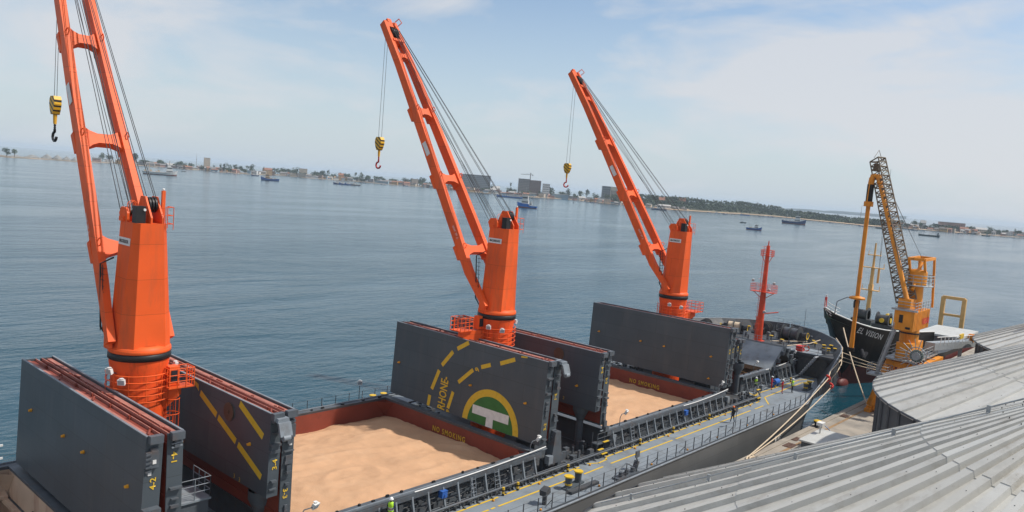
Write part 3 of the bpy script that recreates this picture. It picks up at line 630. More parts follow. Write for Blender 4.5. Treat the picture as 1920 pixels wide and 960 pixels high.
# ================================================================ GRAIN
GRAIN = mat('golden grain', (0.56, 0.335, 0.195), 0.9, var=0.06, scale=0.6, dirt=(0.61, 0.40, 0.25), dirt_amt=0.5, dirt_scale=0.35, bump=0.6, bump_scale=14, spec=.1)
def grain(x0, x1, yh, edge, crown, seed, label, amp=.10, streak=1.0):
    nx, ny = 130, 110; vs = []
    for i in range(nx + 1):
        for j in range(ny + 1):
            u, v = i / nx, j / ny; x = x0 + (x1 - x0) * u; y = -yh + 2 * yh * v
            c = (1 - (2 * v - 1) ** 2) ** .8; e = edge(u, v)
            z = e + crown * c * (1 - .5 * (2 * u - 1) ** 4)
            wv = noise.noise(Vector((x * .22 + seed, y * .22, 0))) ; w2 = noise.noise(Vector((x * .10 + y * .35 + wv * 1.3, y * .12 - x * .05 + seed, 3)))
            ridge = (1 - abs(w2 * 2.4) if abs(w2) < .4 else 0)
            w3 = noise.noise(Vector((x * .55 + wv * 2, y * .8 + wv * 2, seed + 9)))
            z += amp * 1.5 * wv + amp * 1.7 * ridge * streak + amp * .9 * w3 + .035 * noise.noise(Vector((x * 2.3, y * 2.3, seed))) + amp * .8 * max(0, noise.noise(Vector((x * 1.1 + wv, y * 1.5, seed + 20))))
            vs.append((x, y, z))
    m = ny + 1
    o = MB().add(vs, [(i*m+j, (i+1)*m+j, (i+1)*m+j+1, i*m+j+1) for i in range(nx) for j in range(ny)], 0, True).build('grain', GRAIN)
    return tag(o, label, 'grain', kind='stuff')
grain(4.92, 24.56, 8.22, lambda u, v: 4.72 + .75 * (1 - v) * (1 - u ** 3) - .10 * (1 - u) * v, .42, 3.1, 'loose golden grain filling the large open hold in the middle of the picture')
grain(34.22, 53.86, 8.22, lambda u, v: 4.70 + .45 * (1 - v) * (1 - u ** 3), .32, 8.7, 'loose golden grain filling the open hold behind the second crane', .06)
grain(63.52, 77.36, 6.17, lambda u, v: 4.7 + .1 * v, .25, 14.2, 'loose golden grain in the partly covered foremost hold', .06)
# ================================================================ DECK CRANES
def stripe_mat():
    m = bpy.data.materials.new('yellow black stripes'); m.use_nodes = True; t = m.node_tree; p = t.nodes['Principled BSDF']; p.inputs['Roughness'].default_value = .5
    co = t.nodes.new('ShaderNodeTexCoord'); mp = t.nodes.new('ShaderNodeMapping'); mp.inputs['Rotation'].default_value = (R(-35), 0, 0)
    wv = t.nodes.new('ShaderNodeTexWave'); wv.bands_direction = 'Z'; wv.inputs['Scale'].default_value = 1.05; wv.wave_profile = 'SIN'
    rp = t.nodes.new('ShaderNodeValToRGB'); rp.color_ramp.interpolation = 'CONSTANT'; rp.color_ramp.elements[0].color = (.78, .43, .02, 1); rp.color_ramp.elements[1].position = .68; rp.color_ramp.elements[1].color = (.015, .015, .015, 1)
    t.links.new(co.outputs['Object'], mp.inputs['Vector']); t.links.new(mp.outputs['Vector'], wv.inputs['Vector']); t.links.new(wv.outputs['Color'], rp.inputs['Fac']); t.links.new(rp.outputs['Color'], p.inputs['Base Color'])
    return m
STRIPE = stripe_mat()
HOOKY = mat('yellow hook block paint', (0.70, 0.36, 0.02), .5, var=.1)
def crane(x0, label, line, tipx, hook_y, hook_z, hookm, plat, lights, cage=False):
    c = thing('deck_crane', label, 'crane', (x0, 0, DK), 'orange deck cranes of the grey bulk carrier')
    X = x0
    b = MB(); b.lathe([(1.50, 0), (1.50, 5.0), (1.42, 8.6), (1.42, 9.2), (1.52, 9.75), (1.52, 9.95)], (X, 0, DK), 36); p = b.build('pedestal', ORANGE_D, c)
    b = MB()
    for k in range(5): b.lathe([(1.66, 0), (1.69, .03), (1.66, .06), (1.63, .03), (1.66, 0)], (X, 0, 12.35 + .36 * k), 32, a0=100, a1=380)
    for k in range(9):
        a = R(110 + 30 * k); b.beam((X + 1.45 * math.cos(a), 1.45 * math.sin(a), 12.38), (X + 1.66 * math.cos(a), 1.66 * math.sin(a), 12.38), .04); b.cyl((X + 1.66 * math.cos(a), 1.66 * math.sin(a), 12.35), (X + 1.66 * math.cos(a), 1.66 * math.sin(a), 13.8), .02, n=4)
    b.build('pipe_ring', ORANGE, p)
    MB().lathe([(1.50, 14.55), (1.60, 14.6), (1.60, 14.9), (1.50, 14.95)], (X, 0, 0), 36).build('slew_ring', BLACK, c)
    bot = [(-1.42,.6),(-1.42,-.55),(-.85,-1.22),(.85,-1.22),(1.4,-.6),(1.42,.6),(.6,1.4),(-.6,1.4)]
    top = [(-1.0,.6),(-1.0,-1.03),(-.745,-1.3),(.48,-1.28),(.74,-1.0),(.78,.65),(.5,.8),(-.6,.8)]
    b = MB(); vs = [(X + u, v, 15.12) for u, v in bot] + [(X + u, v, 22.0) for u, v in top]; n = 8
    b.add(vs, [tuple(range(n))[::-1], tuple(range(n, 2*n))] + [(i, (i+1) % n, n + (i+1) % n, n + i) for i in range(n)])
    b.lathe([(1.56, 14.95), (1.60, 15.0), (1.58, 15.2), (1.3, 15.35)], (X, 0, 0), 32)
    # raised cheeks at the top: luffing sheave plates and hoist sheave tower
    b.prism([(X - 1.0, .58, 21.9), (X - 1.0, -.2, 21.9), (X - 1.0, -.2, 22.45), (X - 1.0, .0, 22.75), (X - 1.0, .6, 22.75), (X - 1.0, .85, 22.4)], (.12, 0, 0))
    b.prism([(X - .62, .42, 22.0), (X - .62, -.2, 22.0), (X - .62, .0, 22.6), (X - .62, .45, 22.6)], (.1, 0, 0))
    for u in (-.2, .4): b.prism([(X + u, .5, 22.0), (X + u, -1.25, 22.0), (X + u, -1.25, 22.3), (X + u, -.72, 23.0), (X + u, -.45, 23.4), (X + u, .1, 23.4), (X + u, .5, 22.6)], (.1, 0, 0))
    b.beam((X + .64, -.75, 22.0), (X + .64, -.75, 23.75), .14, .18)
    b.prism([(X - 1.53, .5, 15.15), (X - 1.53, -.25, 15.15), (X - 1.53, -.1, 16.1), (X - 1.53, .5, 16.1)], (-.18, 0, 0)); b.prism([(X + 1.4, .7, 15.15), (X + 1.4, -.1, 15.15), (X + 1.4, .1, 15.9), (X + 1.4, .7, 15.9)], (.12, 0, 0))
    b.box(X - 1.1, X + 1.0, .1, .6, 22.003, 22.25)
    h = b.build('housing', ORANGE, c)
    b = MB()
    for u in (-.06, .1, .26): b.cut().cyl((X + u, -.35, 22.95), (X + u + .09, -.35, 22.95), .42, n=18)
    for u in (-.86, -.72): b.cut().cyl((X + u, .35, 22.5), (X + u + .08, .35, 22.5), .28, n=14)
    b.build_each('sheave', BLACK, h)
    MB().box(X - .92, X - .42, -1.12, -.62, 22.01, 22.9).build('winch_motor', BLACK, h)
    MB().cyl((X - .5, -1.12, 22.72), (X - .5, -1.2, 22.72), .07, n=8).sphere((X + .64, -.75, 23.82), .07, 8, 5).build('lamp', WHITE, h)
    b = MB()
    for z in (22.0, 22.45, 22.9):
        b.tube([(X + .55, -1.32, z), (X + .98, -1.3, z), (X + 1.02, -.5, z)], .022, 4)
    for u, v in ((.55, -1.32), (.98, -1.3), (1.02, -.5)): b.cyl((X + u, v, 21.7), (X + u, v, 22.9), .022, n=4)
    for k in range(2): b.tube([(X - .95 + .0, -.1 - k * .3, 22.0), (X - .95, -.1 - k * .3, 23.0), (X - .75, -.1 - k * .3, 23.15), (X - .55, -.1 - k * .3, 23.0), (X - .55, -.1 - k * .3, 22.0)], .02, 4)
    b.build('guard_rail', ORANGE, h)
    # maker's plate on the aft face (face is slightly sloped)
    def aft(v, z): t_ = (z - 15.12) / 6.88; return Vector((X - 1.42 + .42 * t_, v, z))
    fx = (aft(0, 20) - aft(0, 19)).normalized()
    pl = MB(); o0 = aft(.5, 20.78); dx = Vector((0, -1, 0)); n_ = dx.cross(fx)
    nn = Vector((-1, 0, .04)).normalized()
    def SP(u, v, w_=0): return o0 + dx * u + fx * v + nn * w_
    pl.hexa([SP(-.02, -.02, .01), SP(1.38, -.02, .01), SP(1.38, .38, .01), SP(-.02, .38, .01), SP(-.02, -.02, .04), SP(1.38, -.02, .04), SP(1.38, .38, .04), SP(-.02, .38, .04)])
    plo = pl.build('sign_plate', WHITE, h)
    text('MACGREGOR', SP(.10, .10, .045), dx, fx, .24, BLACK, plo, bold=.03, sx=.76)
    # jib: two box legs joined by cross beams
    j = MB(); L_ = len(line)
    def width_at(t_): return interp([(0, .42), (.06, .58), (.14, .86), (.45, .88), (.62, .84), (1, .68)], t_)
    tot = sum((Vector((0, *b_)) - Vector((0, *a_))).length for a_, b_ in zip(line, line[1:])); 
    legs = {}
    for s in (-1, 1):
        acc = 0; rings = []
        for k, (y, z) in enumerate(line):
            if k: acc += math.hypot(y - line[k-1][0], z - line[k-1][1])
            t_ = acc / tot; a_ = line[max(k-1, 0)]; b_ = line[min(k+1, L_-1)]; d = Vector((0, b_[0]-a_[0], b_[1]-a_[1])).normalized(); nn_ = Vector((0, -d.z, d.y))
            fo = 1.68 if s < 0 else 1.46; xo = s * (fo + (tipx - fo) * t_); wv = width_at(t_); c0 = Vector((X + xo, y, z)); rings.append([c0 + Vector((u * .20, 0, 0)) + nn_ * (v * wv / 2) for u, v in ((-1,-1),(1,-1),(1,1),(-1,1))])
        vs = [p_ for r_ in rings for p_ in r_]
        j.add(vs, [(k*4+i, k*4+(i+1)%4, (k+1)*4+(i+1)%4, (k+1)*4+i) for k in range(L_-1) for i in range(4)] + [(0,3,2,1), tuple(range(len(vs)-4, len(vs)))])
        lo = j.build('jib_leg', ORANGE, c); j = MB()
        if s < 0:
            d = (Vector((0, *line[-1])) - Vector((0, *line[3]))).normalized(); up_ = Vector((0, -d.z, d.y))
            pt = Vector((X - (1.68 + (tipx-1.68) * .52) - .24, *lerp((line[0][0], line[0][1], 0), (line[-1][0], line[-1][1], 0), .50)[:2])); pt = Vector((pt.x, pt.y, pt.z))
            MB().hexa([pt + d * a - up_ * .3 + up_ * bb + Vector((-cc, 0, 0)) for cc in (.0, .02) for a, bb in ((0,0),(1.3,0),(1.3,.45),(0,.45))]).build('notice_plate', WHITE, lo)
            q0 = Vector((X - (1.68 + (tipx-1.68) * .2) - .245, *lerp((line[0][0], line[0][1], 0), (line[-1][0], line[-1][1], 0), .26)[:2]))
            text('SWL 36 T', q0 - up_ * .0, -d, -up_ if False else Vector((0, d.z, -d.y)), .30, WHITE, lo, off=0.02)
    def at(t_):
        a_ = tot * t_; 
        for p_, q_ in zip(line, line[1:]):
            l_ = math.hypot(q_[0]-p_[0], q_[1]-p_[1])
            if a_ <= l_: return (p_[0] + (q_[0]-p_[0]) * a_ / l_, p_[1] + (q_[1]-p_[1]) * a_ / l_)
            a_ -= l_
        return line[-1]
    for t_ in (.185, .42, .655, .865):
        y, z = at(t_); y2, z2 = at(t_ + .02); d = Vector((0, y2 - y, z2 - z)).normalized(); hw = 1.68 + (tipx - 1.68) * t_ - .22
        up_ = Vector((0, -d.z, d.y)); b = MB(); c0 = Vector((X, y, z)); prof = [(-1, 1.15), (-.75, .78), (-.35, .5), (.35, .5), (.75, .78), (1, 1.15)]
        k_ = .7 if t_ > .8 else 1
        vs = []
        for u, w_ in prof:
            for a, bb in ((-1,-1),(1,-1),(1,1),(-1,1)): vs.append(c0 + Vector((u * hw, 0, 0)) + d * (a * w_ * k_ * (.62)) + up_ * (bb * .26))
        b.add(vs, [(k*4+i, k*4+(i+1)%4, (k+1)*4+(i+1)%4, (k+1)*4+i) for k in range(5) for i in range(4)])
        b.build('cross_beam', ORANGE, c)
        b = MB()
        if t_ < .8:
            for s in (-1, 1):
                cc = c0 + Vector((s * (hw + .22), 0, 0)); b.cut().hexa([cc + Vector((u * .23, 0, 0)) + d * (a * .62) + up_ * bb for bb in (-.68, -.30) for u, a in ((-1,-1),(1,-1),(1,1),(-1,1))])
                b.tube([cc + up_ * .42, cc + up_ * .66 + d * .1, cc + up_ * .66 + d * .35, cc + up_ * .42 + d * .4], .035, 5)
            b.build_each('gusset', ORANGE, c)
    ty, tz = line[-1]; py, pz = at(.975); d = Vector((0, ty - py, tz - pz)).normalized(); up_ = Vector((0, -d.z, d.y)); T = Vector((X, ty, tz))
    b = MB(); b.beam(T - d * .3 + Vector((-tipx, 0, 0)), T - d * .3 + Vector((tipx, 0, 0)), .5, .5, up=up_); b.beam(T - d * 2.3 + Vector((-tipx - .05, 0, 0)), T - d * 2.3 + Vector((tipx + .05, 0, 0)), .3, .9, up=up_)
    b.beam(T - d * .1 + Vector((.15, 0, 0)), T + d * .5 + Vector((.15, 0, 0)), .45, .4, up=up_); b.tube([T + up_ * .4 + Vector((tipx, 0, 0)), T + up_ * .9 + Vector((tipx + .1, 0, 0)), T + up_ * .95 - d * .5 + Vector((tipx + .2, 0, 0)), T + up_ * .5 - d * .6 + Vector((tipx, 0, 0))], .05, 5)
    b.build('jib_head', ORANGE, c)
    b = MB()
    for u in (-.3, -.1, .1, .3): b.cyl(T - d * 1.2 + Vector((u * tipx / .5 - .05, 0, 0)), T - d * 1.2 + Vector((u * tipx / .5 + .05, 0, 0)), .55, n=20)
    b.build('tip_sheave', BLACK, c)
    # ropes
    b = MB(); th = T - d * 1.2 + up_ * .55
    for u, v, z, tu in ((-.95, .8, 22.55, -.30), (-.85, .6, 22.6, -.2), (-.60, .3, 22.5, -.02), (-.52, .2, 22.5, .05), (-.05, .0, 23.3, .16), (.05, -.1, 23.3, .2), (.35, -.3, 23.35, .36), (.42, -.4, 23.3, .42)):
        b.cyl((X + u, v, z), th + Vector((tu * tipx / .5, 0, 0)), .021, n=5, caps=False)
    for u, v, z, tu in ((-.5, .3, 22.1, -.1), (-.3, .3, 22.1, .12)): b.cyl((X + u, v, z), T - d * 1.3 - up_ * .3 + Vector((tu, 0, 0)), .018, n=5, caps=False)
    b.build('luffing_rope', WIRE, c)
    b = MB(); ht = hook_z[0]
    for dy in (-.26, .26): b.cyl((X, hook_y + dy * .9, ht - .2), (X + .05, hook_y + dy * .7, tz - 1.0), .017, n=5, caps=False)
    b.build('hoist_rope', WIRE, c)
    # hook block
    k = MB(); z1 = ht; H = ht - hook_z[1]
    body = [(0, 0), (.30, 0), (.44, -.22), (.46, -.5), (.34, -.85), (.16, -1.15), (-.16, -1.15), (-.34, -.85), (-.46, -.5), (-.44, -.22), (-.30, 0)]
    k.prism([(X - .22, hook_y + u, z1 + v * H / 3.0 * 1.0) for u, v in body[1:]], (.44, 0, 0), 0)
    kb = k.build('hook_block', STRIPE, c)
    k = MB(); zz = z1 - 1.15 * H / 3.0; k.cyl((X, hook_y, zz + .1), (X, hook_y, zz - .62), .13, .10, 10); k.build('shank', HOOKY, kb)
    k = MB(); zc = zz - .62
    for q_ in range(3): k.sphere((X, hook_y, zc - .08 - .14 * q_), .085, 8, 5)
    hk = [Vector((X, hook_y + .34 * math.sin(a) * (1), zc - .80 - .30 * math.cos(a) * -1 )) for a in [R(x_) for x_ in (0, 30, 60, 95, 130, 165, 200, 235, 265)]]
    k.tube([(X, hook_y, zc - .3)] + hk, .085, 7); k.build('hook', hookm, kb)
    # access platform, machinery box, caged ladder
    px0, px1, py0, py1, pz = plat; b = MB(); b.box(px0, px1, py0, py1, pz, pz + .07)
    cs = [(px0, py0), (px1, py0), (px1, py1), (px0, py1)]
    for i in range(4):
        a_, c_ = cs[i], cs[(i+1) % 4]
        for zz in (.4, .75, 1.1): b.cyl((*a_, pz + zz), (*c_, pz + zz), .025, n=5)
        for q_ in range(3): p_ = lerp((*a_, 0), (*c_, 0), q_ / 3); b.cyl((p_.x, p_.y, pz), (p_.x, p_.y, pz + 1.1), .028, n=5)
    mx, my = (px0 + px1) / 2, (py0 + py1) / 2
    b.build('platform', ORANGE, c)
    b = MB(); dirn = Vector((mx - X, my, 0)).normalized(); side = Vector((-dirn.y, dirn.x, 0)); a_ = Vector((X, 0, 0)) + dirn * 1.2; e_ = Vector((mx, my, 0)) + dirn * .1
    b.hexa([a_ - side * .35 + Vector((0,0,pz-1.5)), e_ - side * .3 + Vector((0,0,pz-.5)), e_ + side * .3 + Vector((0,0,pz-.5)), a_ + side * .35 + Vector((0,0,pz-1.5)), a_ - side * .35 + Vector((0,0,pz-.003)), e_ - side * .3 + Vector((0,0,pz-.003)), e_ + side * .3 + Vector((0,0,pz-.003)), a_ + side * .35 + Vector((0,0,pz-.003))])
    m_ = Vector((X, 0, 0)) + dirn * 1.75; b.box(m_.x - .28, m_.x + .28, m_.y - .28, m_.y + .28, pz + .072, pz + 1.15); b.build('bracket', ORANGE, c)
    MB().box(m_.x - .2, m_.x + .2, m_.y - .32, m_.y - .285, pz + .3, pz + .95).build('door', DARKC, c)
    if cage:
        b = MB(); lx, ly = X + 1.35, -.95
        for s in (-.2, .2): b.cyl((lx + s, ly, DK + .1), (lx + s, ly, pz), .03, n=5)
        for q_ in range(28): b.cyl((lx - .2, ly, DK + .3 + .3 * q_), (lx + .2, ly, DK + .3 + .3 * q_), .02, n=4)
        for q_ in range(9): zz = 12.3 - .85 * q_; b.tube([(lx + .36 * math.cos(a), ly - .32 + .36 * math.sin(a), zz) for a in [R(100 + 34 * i) for i in range(11)]], .025, 4)
        for a in (180, 225, 270, 315, 0): b.cyl((lx + .36 * math.cos(R(a)), ly - .32 + .36 * math.sin(R(a)), 12.3), (lx + .36 * math.cos(R(a)), ly - .32 + .36 * math.sin(R(a)), 5.5), .018, n=4)
        b.build('caged_ladder', ORANGE, c)
    for ang, z in lights:
        a = R(ang); dv = Vector((math.cos(a), math.sin(a), -.25)); p_ = (X + 1.95 * math.cos(a), 1.95 * math.sin(a), z)
        flood(*p_, c, dv, .62, arm=[(X + 1.5 * math.cos(a), 1.5 * math.sin(a), z - .2), p_])
    # black ladder behind the jib foot
    b = MB(); lx = X - 1.75
    for s in (-.15, .15): b.cyl((lx, .75 + s, 16.0), (lx, 1.0 + s, 19.6), .025, n=4)
    for q_ in range(11): b.cyl((lx, .62, 16.2 + .32 * q_), (lx, 1.0, 16.2 + .32 * q_), .02, n=4)
    b.tube([(X - 1.4, .8, 15.6), (lx, .9, 16.2), (lx, 1.15, 19.6), (X - 1.3, .6, 20.0)], .05, 5); b.build('black_ladder', BLACK, c)
    return c
BLKHOOK = mat('black hook steel', (.02, .02, .022), .4)
L2 = [(-.25, 15.55), (.6, 16.5), (2.05, 18.15), (4.55, 21.95), (9.6, 29.6), (13.7, 35.7), (16.6, 39.7)]
L1 = [(-.35, 15.55), (.35, 16.75), (1.35, 18.6), (3.95, 23.0), (7.65, 29.0), (10.95, 34.7), (14.55, 41.0)]
crane(0, 'largest and nearest orange deck crane, its jib cut off by the top of the picture', L1, .62, 13.95, (28.95, 25.85), BLKHOOK, (.9, 2.3, -1.75, -.9, 12.95), ((200, 14.1), (222, 13.6), (355, 13.9)), True)
crane(29, 'middle orange deck crane, standing behind the hatch cover with the green and white emblem', L2, .55, 16.75, (29.1, 25.85), mat('red hook', (.45, .03, .03), .4), (25.0, 26.4, .1, 1.3, 13.6), ((205, 14.0), (238, 13.8), (345, 14.1)))
crane(57.9, 'farthest orange deck crane, nearest the forecastle and its red mast', L2, .55, 16.3, (28.75, 25.6), REDB, (61.3, 63.2, -1.0, .5, 12.75), ((200, 14.0), (238, 13.8), (350, 14.2)))

# ================================================================ FOLDED HATCH COVERS
def panel(parent, xo, xi, zb, zt, yh, lean, marks=(), lab=None, up=True, skin_lo=0.0):
    """one upright leaf: xo = outer skin, xi = open red side; lean shifts x towards the top"""
    d = 1 if xi > xo else -1
    def X_(x, z): return x + lean * (z - zb) / (zt - zb)
    def bx(bm, xa, xb, ya, yb, za, zc, mi):
        xa, xb = min(xa, xb), max(xa, xb); bm.hexa([(X_(xa, za), ya, za), (X_(xb, za), ya, za), (X_(xb, za), yb, za), (X_(xa, za), yb, za), (X_(xa, zc), ya, zc), (X_(xb, zc), ya, zc), (X_(xb, zc), yb, zc), (X_(xa, zc), yb, zc)], mi)
    b = MB(); bx(b, xo, xo + d * .09, -yh, yh, zb, zt, 0); bx(b, xo + d * .092, xi, -yh, -yh + .07, zb + .02, zt - .03, 0); bx(b, xo + d * .092, xi, yh - .07, yh, zb + .02, zt - .03, 0)
    bx(b, xo + d * .092, xi, -yh + .072, yh - .072, zb + .02, zb + .1, 0)
    leaf = b.build('cover_leaf', SLATE, parent)
    e = MB(); bx(e, xo - d * .012, xo + d * .10, -yh - .01, yh + .01, zt + .002, zt + .04, 0); e.build('edge_strip', STEEL_L, leaf)
    r = MB(); bx(r, xo + d * .10, xi - d * .05, -yh + .08, yh - .08, zb + .12, zt - .16, 0); bx(r, xo + d * .14, xo + d * .40, -yh + .1, yh - .1, zt - .158, zt - .10, 1); bx(r, xi - d * .10, xi - d * .06, -yh + .1, yh - .1, zt - .158, zt - .02, 1)
    y = -yh + 1.0
    while y < yh - .6: bx(r, xi - d * .20, xi - d * .11, y, y + .16, zt - .158, zt + .02, 0); y += 2.3
    for q_ in (-yh + .5, -1.5, 3.2): r.cyl((xi - d * .3, q_, zt - .10), (xi - d * .12, q_ + .3, zt + .02), .06, n=6)
    for k in range(5): z = zb + .6 + k * (zt - zb - 1.2) / 4; bx(r, xi - d * .048, xi - d * .0, -yh + .1, yh - .1, z, z + .1, 0)
    r.build('underside_frame', [RED, REDL], leaf)
    # end fittings on the starboard end plate
    f = MB(); rr_ = random.Random(int(xo * 10)); z = zb + .4; ym = (xo + xi) / 2; z_lab = (lab[1] - (.9 if lab[3] else .05), lab[1] + (.1 if lab[3] else .9)) if lab else (0, 0)
    while z < zt - .4:
        if z_lab[0] - .35 < z < z_lab[1]: z += .2; continue
        f.cut(); w_ = .12 + .2 * rr_.random(); hh = .05 + .12 * rr_.random(); dp = .1 + .16 * rr_.random()
        bx(f, ym - d * w_, ym + d * w_ * .8, -yh - dp, -yh - .002, z, z + hh, 0)
        if rr_.random() < .4: bx(f, ym - d * w_ * .8, ym + d * w_ * .6, -yh - dp * .8, -yh - .002, z + hh, z + hh + .28, 0)
        z += .35 + .4 * rr_.random()
    f.cut(); bx(f, ym - d * .32, ym + d * .28, -yh - .3, -yh - .002, zt - .3, zt + .06, 0)
    f.build_each('hinge_fitting', STEEL, leaf)
    if lab:
        s, z0, size, flip = lab; ylab = -yh - .015; xx = X_((xo + xi) / 2, z0)
        if not flip: text(s, (xx + .17, ylab, z0), (0,0,1), (-1,0,0), size, YEL, leaf, bold=.02, sx=1.15, off=.01, name='number')
        else: text(s, (xx - .17, ylab, z0), (0,0,-1), (1,0,0), size, YEL, leaf, bold=.02, sx=1.15, off=.01, name='number')
    return leaf, X_
def knobs(leaf, X_, xo, d, pts):
    b = MB()
    for y, z in pts: b.cyl((X_(xo, z) - d * .002, y, z), (X_(xo, z) - d * .16, y, z), .10, .07, 8); b.beam((X_(xo, z) - d * .1, y + .14, z - .02), (X_(xo, z) - d * .1, y - .14, z + .02), .07)
    b.build('lifting_lug', mat('lug yellow', (.75, .33, .02)) if 'lug yellow' not in bpy.data.materials else bpy.data.materials['lug yellow'], leaf)
GR = 'folded hatch covers standing open on the grey ship'
def on_face(leaf, X_, xo, polys, m, name, off=.012):
    b = MB()
    for k, pg in enumerate(polys):
        vs = [(X_(xo, z) - off, y, z) for y, z in pg] + [(X_(xo, z) - .002, y, z) for y, z in pg]; n = len(pg)
        b.add(vs, [tuple(range(n)), tuple(range(n, 2*n))[::-1]] + [(i, n+i, n+(i+1)%n, (i+1)%n) for i in range(n)])
    return b.build(name, m, leaf)
def dash(a, b, w_):
    a = Vector(a); b = Vector(b); d = (b - a).normalized(); n = Vector((-d.y, d.x)) * w_ / 2; return [tuple(a - n), tuple(b - n), tuple(b + n), tuple(a + n)]
def arc(cy, cz, r0, r1, a0, a1, n=10):
    o = [(cy - r1 * math.cos(R(a0 + (a1-a0)*i/n)), cz + r1 * math.sin(R(a0 + (a1-a0)*i/n))) for i in range(n+1)]; i_ = [(cy - r0 * math.cos(R(a0 + (a1-a0)*i/n)), cz + r0 * math.sin(R(a0 + (a1-a0)*i/n))) for i in range(n+1)]
    return [[o[i], o[i+1], i_[i+1], i_[i]] for i in range(n)]
# -- hold 4, forward pair (in front of the nearest crane)
t = thing('hatch_cover', 'folded plain grey hatch cover between the open cream hold and the nearest crane', 'hatch cover', (-2.4, 0, CT), GR)
lf, X_ = panel(t, -3.42, -2.62, 6.75, 12.98, 8.5, .2, lab=('4-2', 10.45, .38, False)); knobs(lf, X_, -3.42, 1, [(6.32,10.45),(1.15,10.37),(-1.61,10.3),(-6.98,10.23)])
b = MB(); b.box(-3.28, -2.7, -8.72, -8.505, 11.55, 12.3); 
for k in range(5): b.beam((-3.3, -8.74, 11.4 + k * .2), (-3.05, -8.78, 11.45 + k * .2), .07)
b.box(-3.0, -2.84, -8.76, -8.73, 11.75, 11.93, 1); b.box(-3.1, -2.94, -8.53, -8.505, 11.15, 11.32, 1); b.box(-3.35, -2.6, -8.9, -8.505, 9.2, 9.65, 0); b.build('cleat_box', [STEEL, WHITE], lf)
lf, X_ = panel(t, -1.45, -2.2, 6.75, 12.98, 8.5, -.05, lab=('4-1', 12.05, .38, True))
b = MB(); 
for k in range(3): b.beam((-2.1, -8.62, 12.3 + k * .18), (-1.6, -8.62, 12.35 + k * .18), .12, .05)
b.build('end_bracket', STEEL_L, lf)
# -- hold 3, aft pair (just forward of the nearest crane)
def top_crook(parent, x, z):
    b = MB(); b.hexa([(x - .35, -9.0, z - .12), (x + .35, -9.0, z - .12), (x + .35, -8.3, z - .05), (x - .35, -8.3, z - .05), (x - .3, -9.0, z + .08), (x + .3, -9.0, z + .08), (x + .3, -8.3, z + .12), (x - .3, -8.3, z + .12)])
    b.hexa([(x - .35, -9.35, z - .75), (x + .35, -9.35, z - .75), (x + .35, -9.2, z - .75), (x - .35, -9.2, z - .75), (x - .35, -9.12, z - .1), (x + .35, -9.12, z - .1), (x + .35, -8.98, z - .1), (x - .35, -8.98, z - .1)])
    b.cyl((x - .2, -9.3, z - .85), (x + .2, -9.3, z - .85), .16, n=12); b.build('hinge_arm', STEEL_L, parent)
t = thing('hatch_cover', 'folded grey hatch cover with slanting yellow dashes and a round brown plug', 'hatch cover', (3.8, 0, CT), GR)
lf, X_ = panel(t, 3.02, 3.66, 8.5, 12.95, 8.5, .05, lab=('3-4', 9.95, .38, False)); knobs(lf, X_, 3.02, 1, [(.72,8.9),(-6.65,10.87)]); top_crook(lf, 3.5, 12.7)
on_face(lf, X_, 3.02, [[(.35,12.93),(-.05,12.93),(-.85,12.35),(-.75,12.75)], dash((-1.05,12.3),(-3.0,11.5),.36), dash((-3.2,11.42),(-5.2,10.6),.36), dash((-5.45,10.5),(-7.9,9.45),.36), dash((-5.4,12.75),(-7.85,11.6),.38)], YEL, 'deck_marking')
MB().cyl((2.98, -4.37, 12.05), (3.08, -4.37, 12.05), .50, n=28).cyl((2.94, -4.37, 12.05), (2.99, -4.37, 12.05), .1).build('round_plug', BROWN, lf)
text('3', (3.0, -5.25, 8.62), (0,-1,0), (0,0,1), .35, YEL, lf, off=.03); text('3', (3.0, -5.8, 8.58), (0,-1,0), (0,0,1), .35, YEL, lf, off=.03)
lf, X_ = panel(t, 4.50, 3.82, 6.75, 12.98, 8.5, -.02, lab=('3-3', 8.8, .38, True))
b = MB(); b.box(3.9, 4.4, -8.75, -8.505, 11.6, 12.3); b.box(4.0, 4.14, -8.78, -8.75, 11.9, 12.05, 1); b.box(4.2, 4.36, -8.54, -8.505, 11.1, 11.28, 1); b.build('cleat_box', [STEEL, WHITE], lf)
# -- hold 3, forward pair with the emblem
t = thing('hatch_cover', 'folded grey hatch cover painted with a green disc, a white T and yellow dashed arcs', 'hatch cover', (26.2, 0, CT), GR)
lf, X_ = panel(t, 25.33, 26.08, 6.72, 12.95, 8.5, .26, lab=('3-2', 7.8, .38, False)); knobs(lf, X_, 25.33, 1, [(7.68,9.54),(-1.05,9.54),(-6.81,9.51)])
xo = 25.33; yc, zc = -3.44, 6.70
on_face(lf, X_, xo, arc(yc, zc, 2.42, 2.98, 2, 178, 30), YEL, 'emblem_ring')
on_face(lf, X_, xo, [[(yc, 6.74)] + [(yc - 2.42 * math.cos(R(a)), max(6.74, zc + 2.42 * math.sin(R(a)))) for a in range(1, 180, 8)]], GREEN, 'emblem_disc')
on_face(lf, X_, xo, [[(-1.5, 8.12), (-5.33, 8.16), (-5.33, 7.46), (-1.49, 7.44)], [(-3.05, 7.45), (-3.76, 7.45), (-3.78, 6.75), (-3.02, 6.75)]], WHITE, 'emblem_letter', .022)
dp = [dash((.85,12.08),(-.36,12.82),.34), dash((2.42,10.40),(1.30,11.75),.34), dash((3.34,8.2),(2.68,9.92),.34), dash((3.58,6.74),(3.5,7.65),.34), dash((.36,9.45),(-1.12,10.78),.32), dash((-1.95,11.18),(-2.92,11.57),.32), dash((-3.89,11.88),(-5.33,12.50),.32), dash((1.24,7.1),(.83,8.55),.32), dash((-5.9,12.83),(-6.5,12.9),.12)]
on_face(lf, X_, xo, dp, YEL, 'deck_marking')
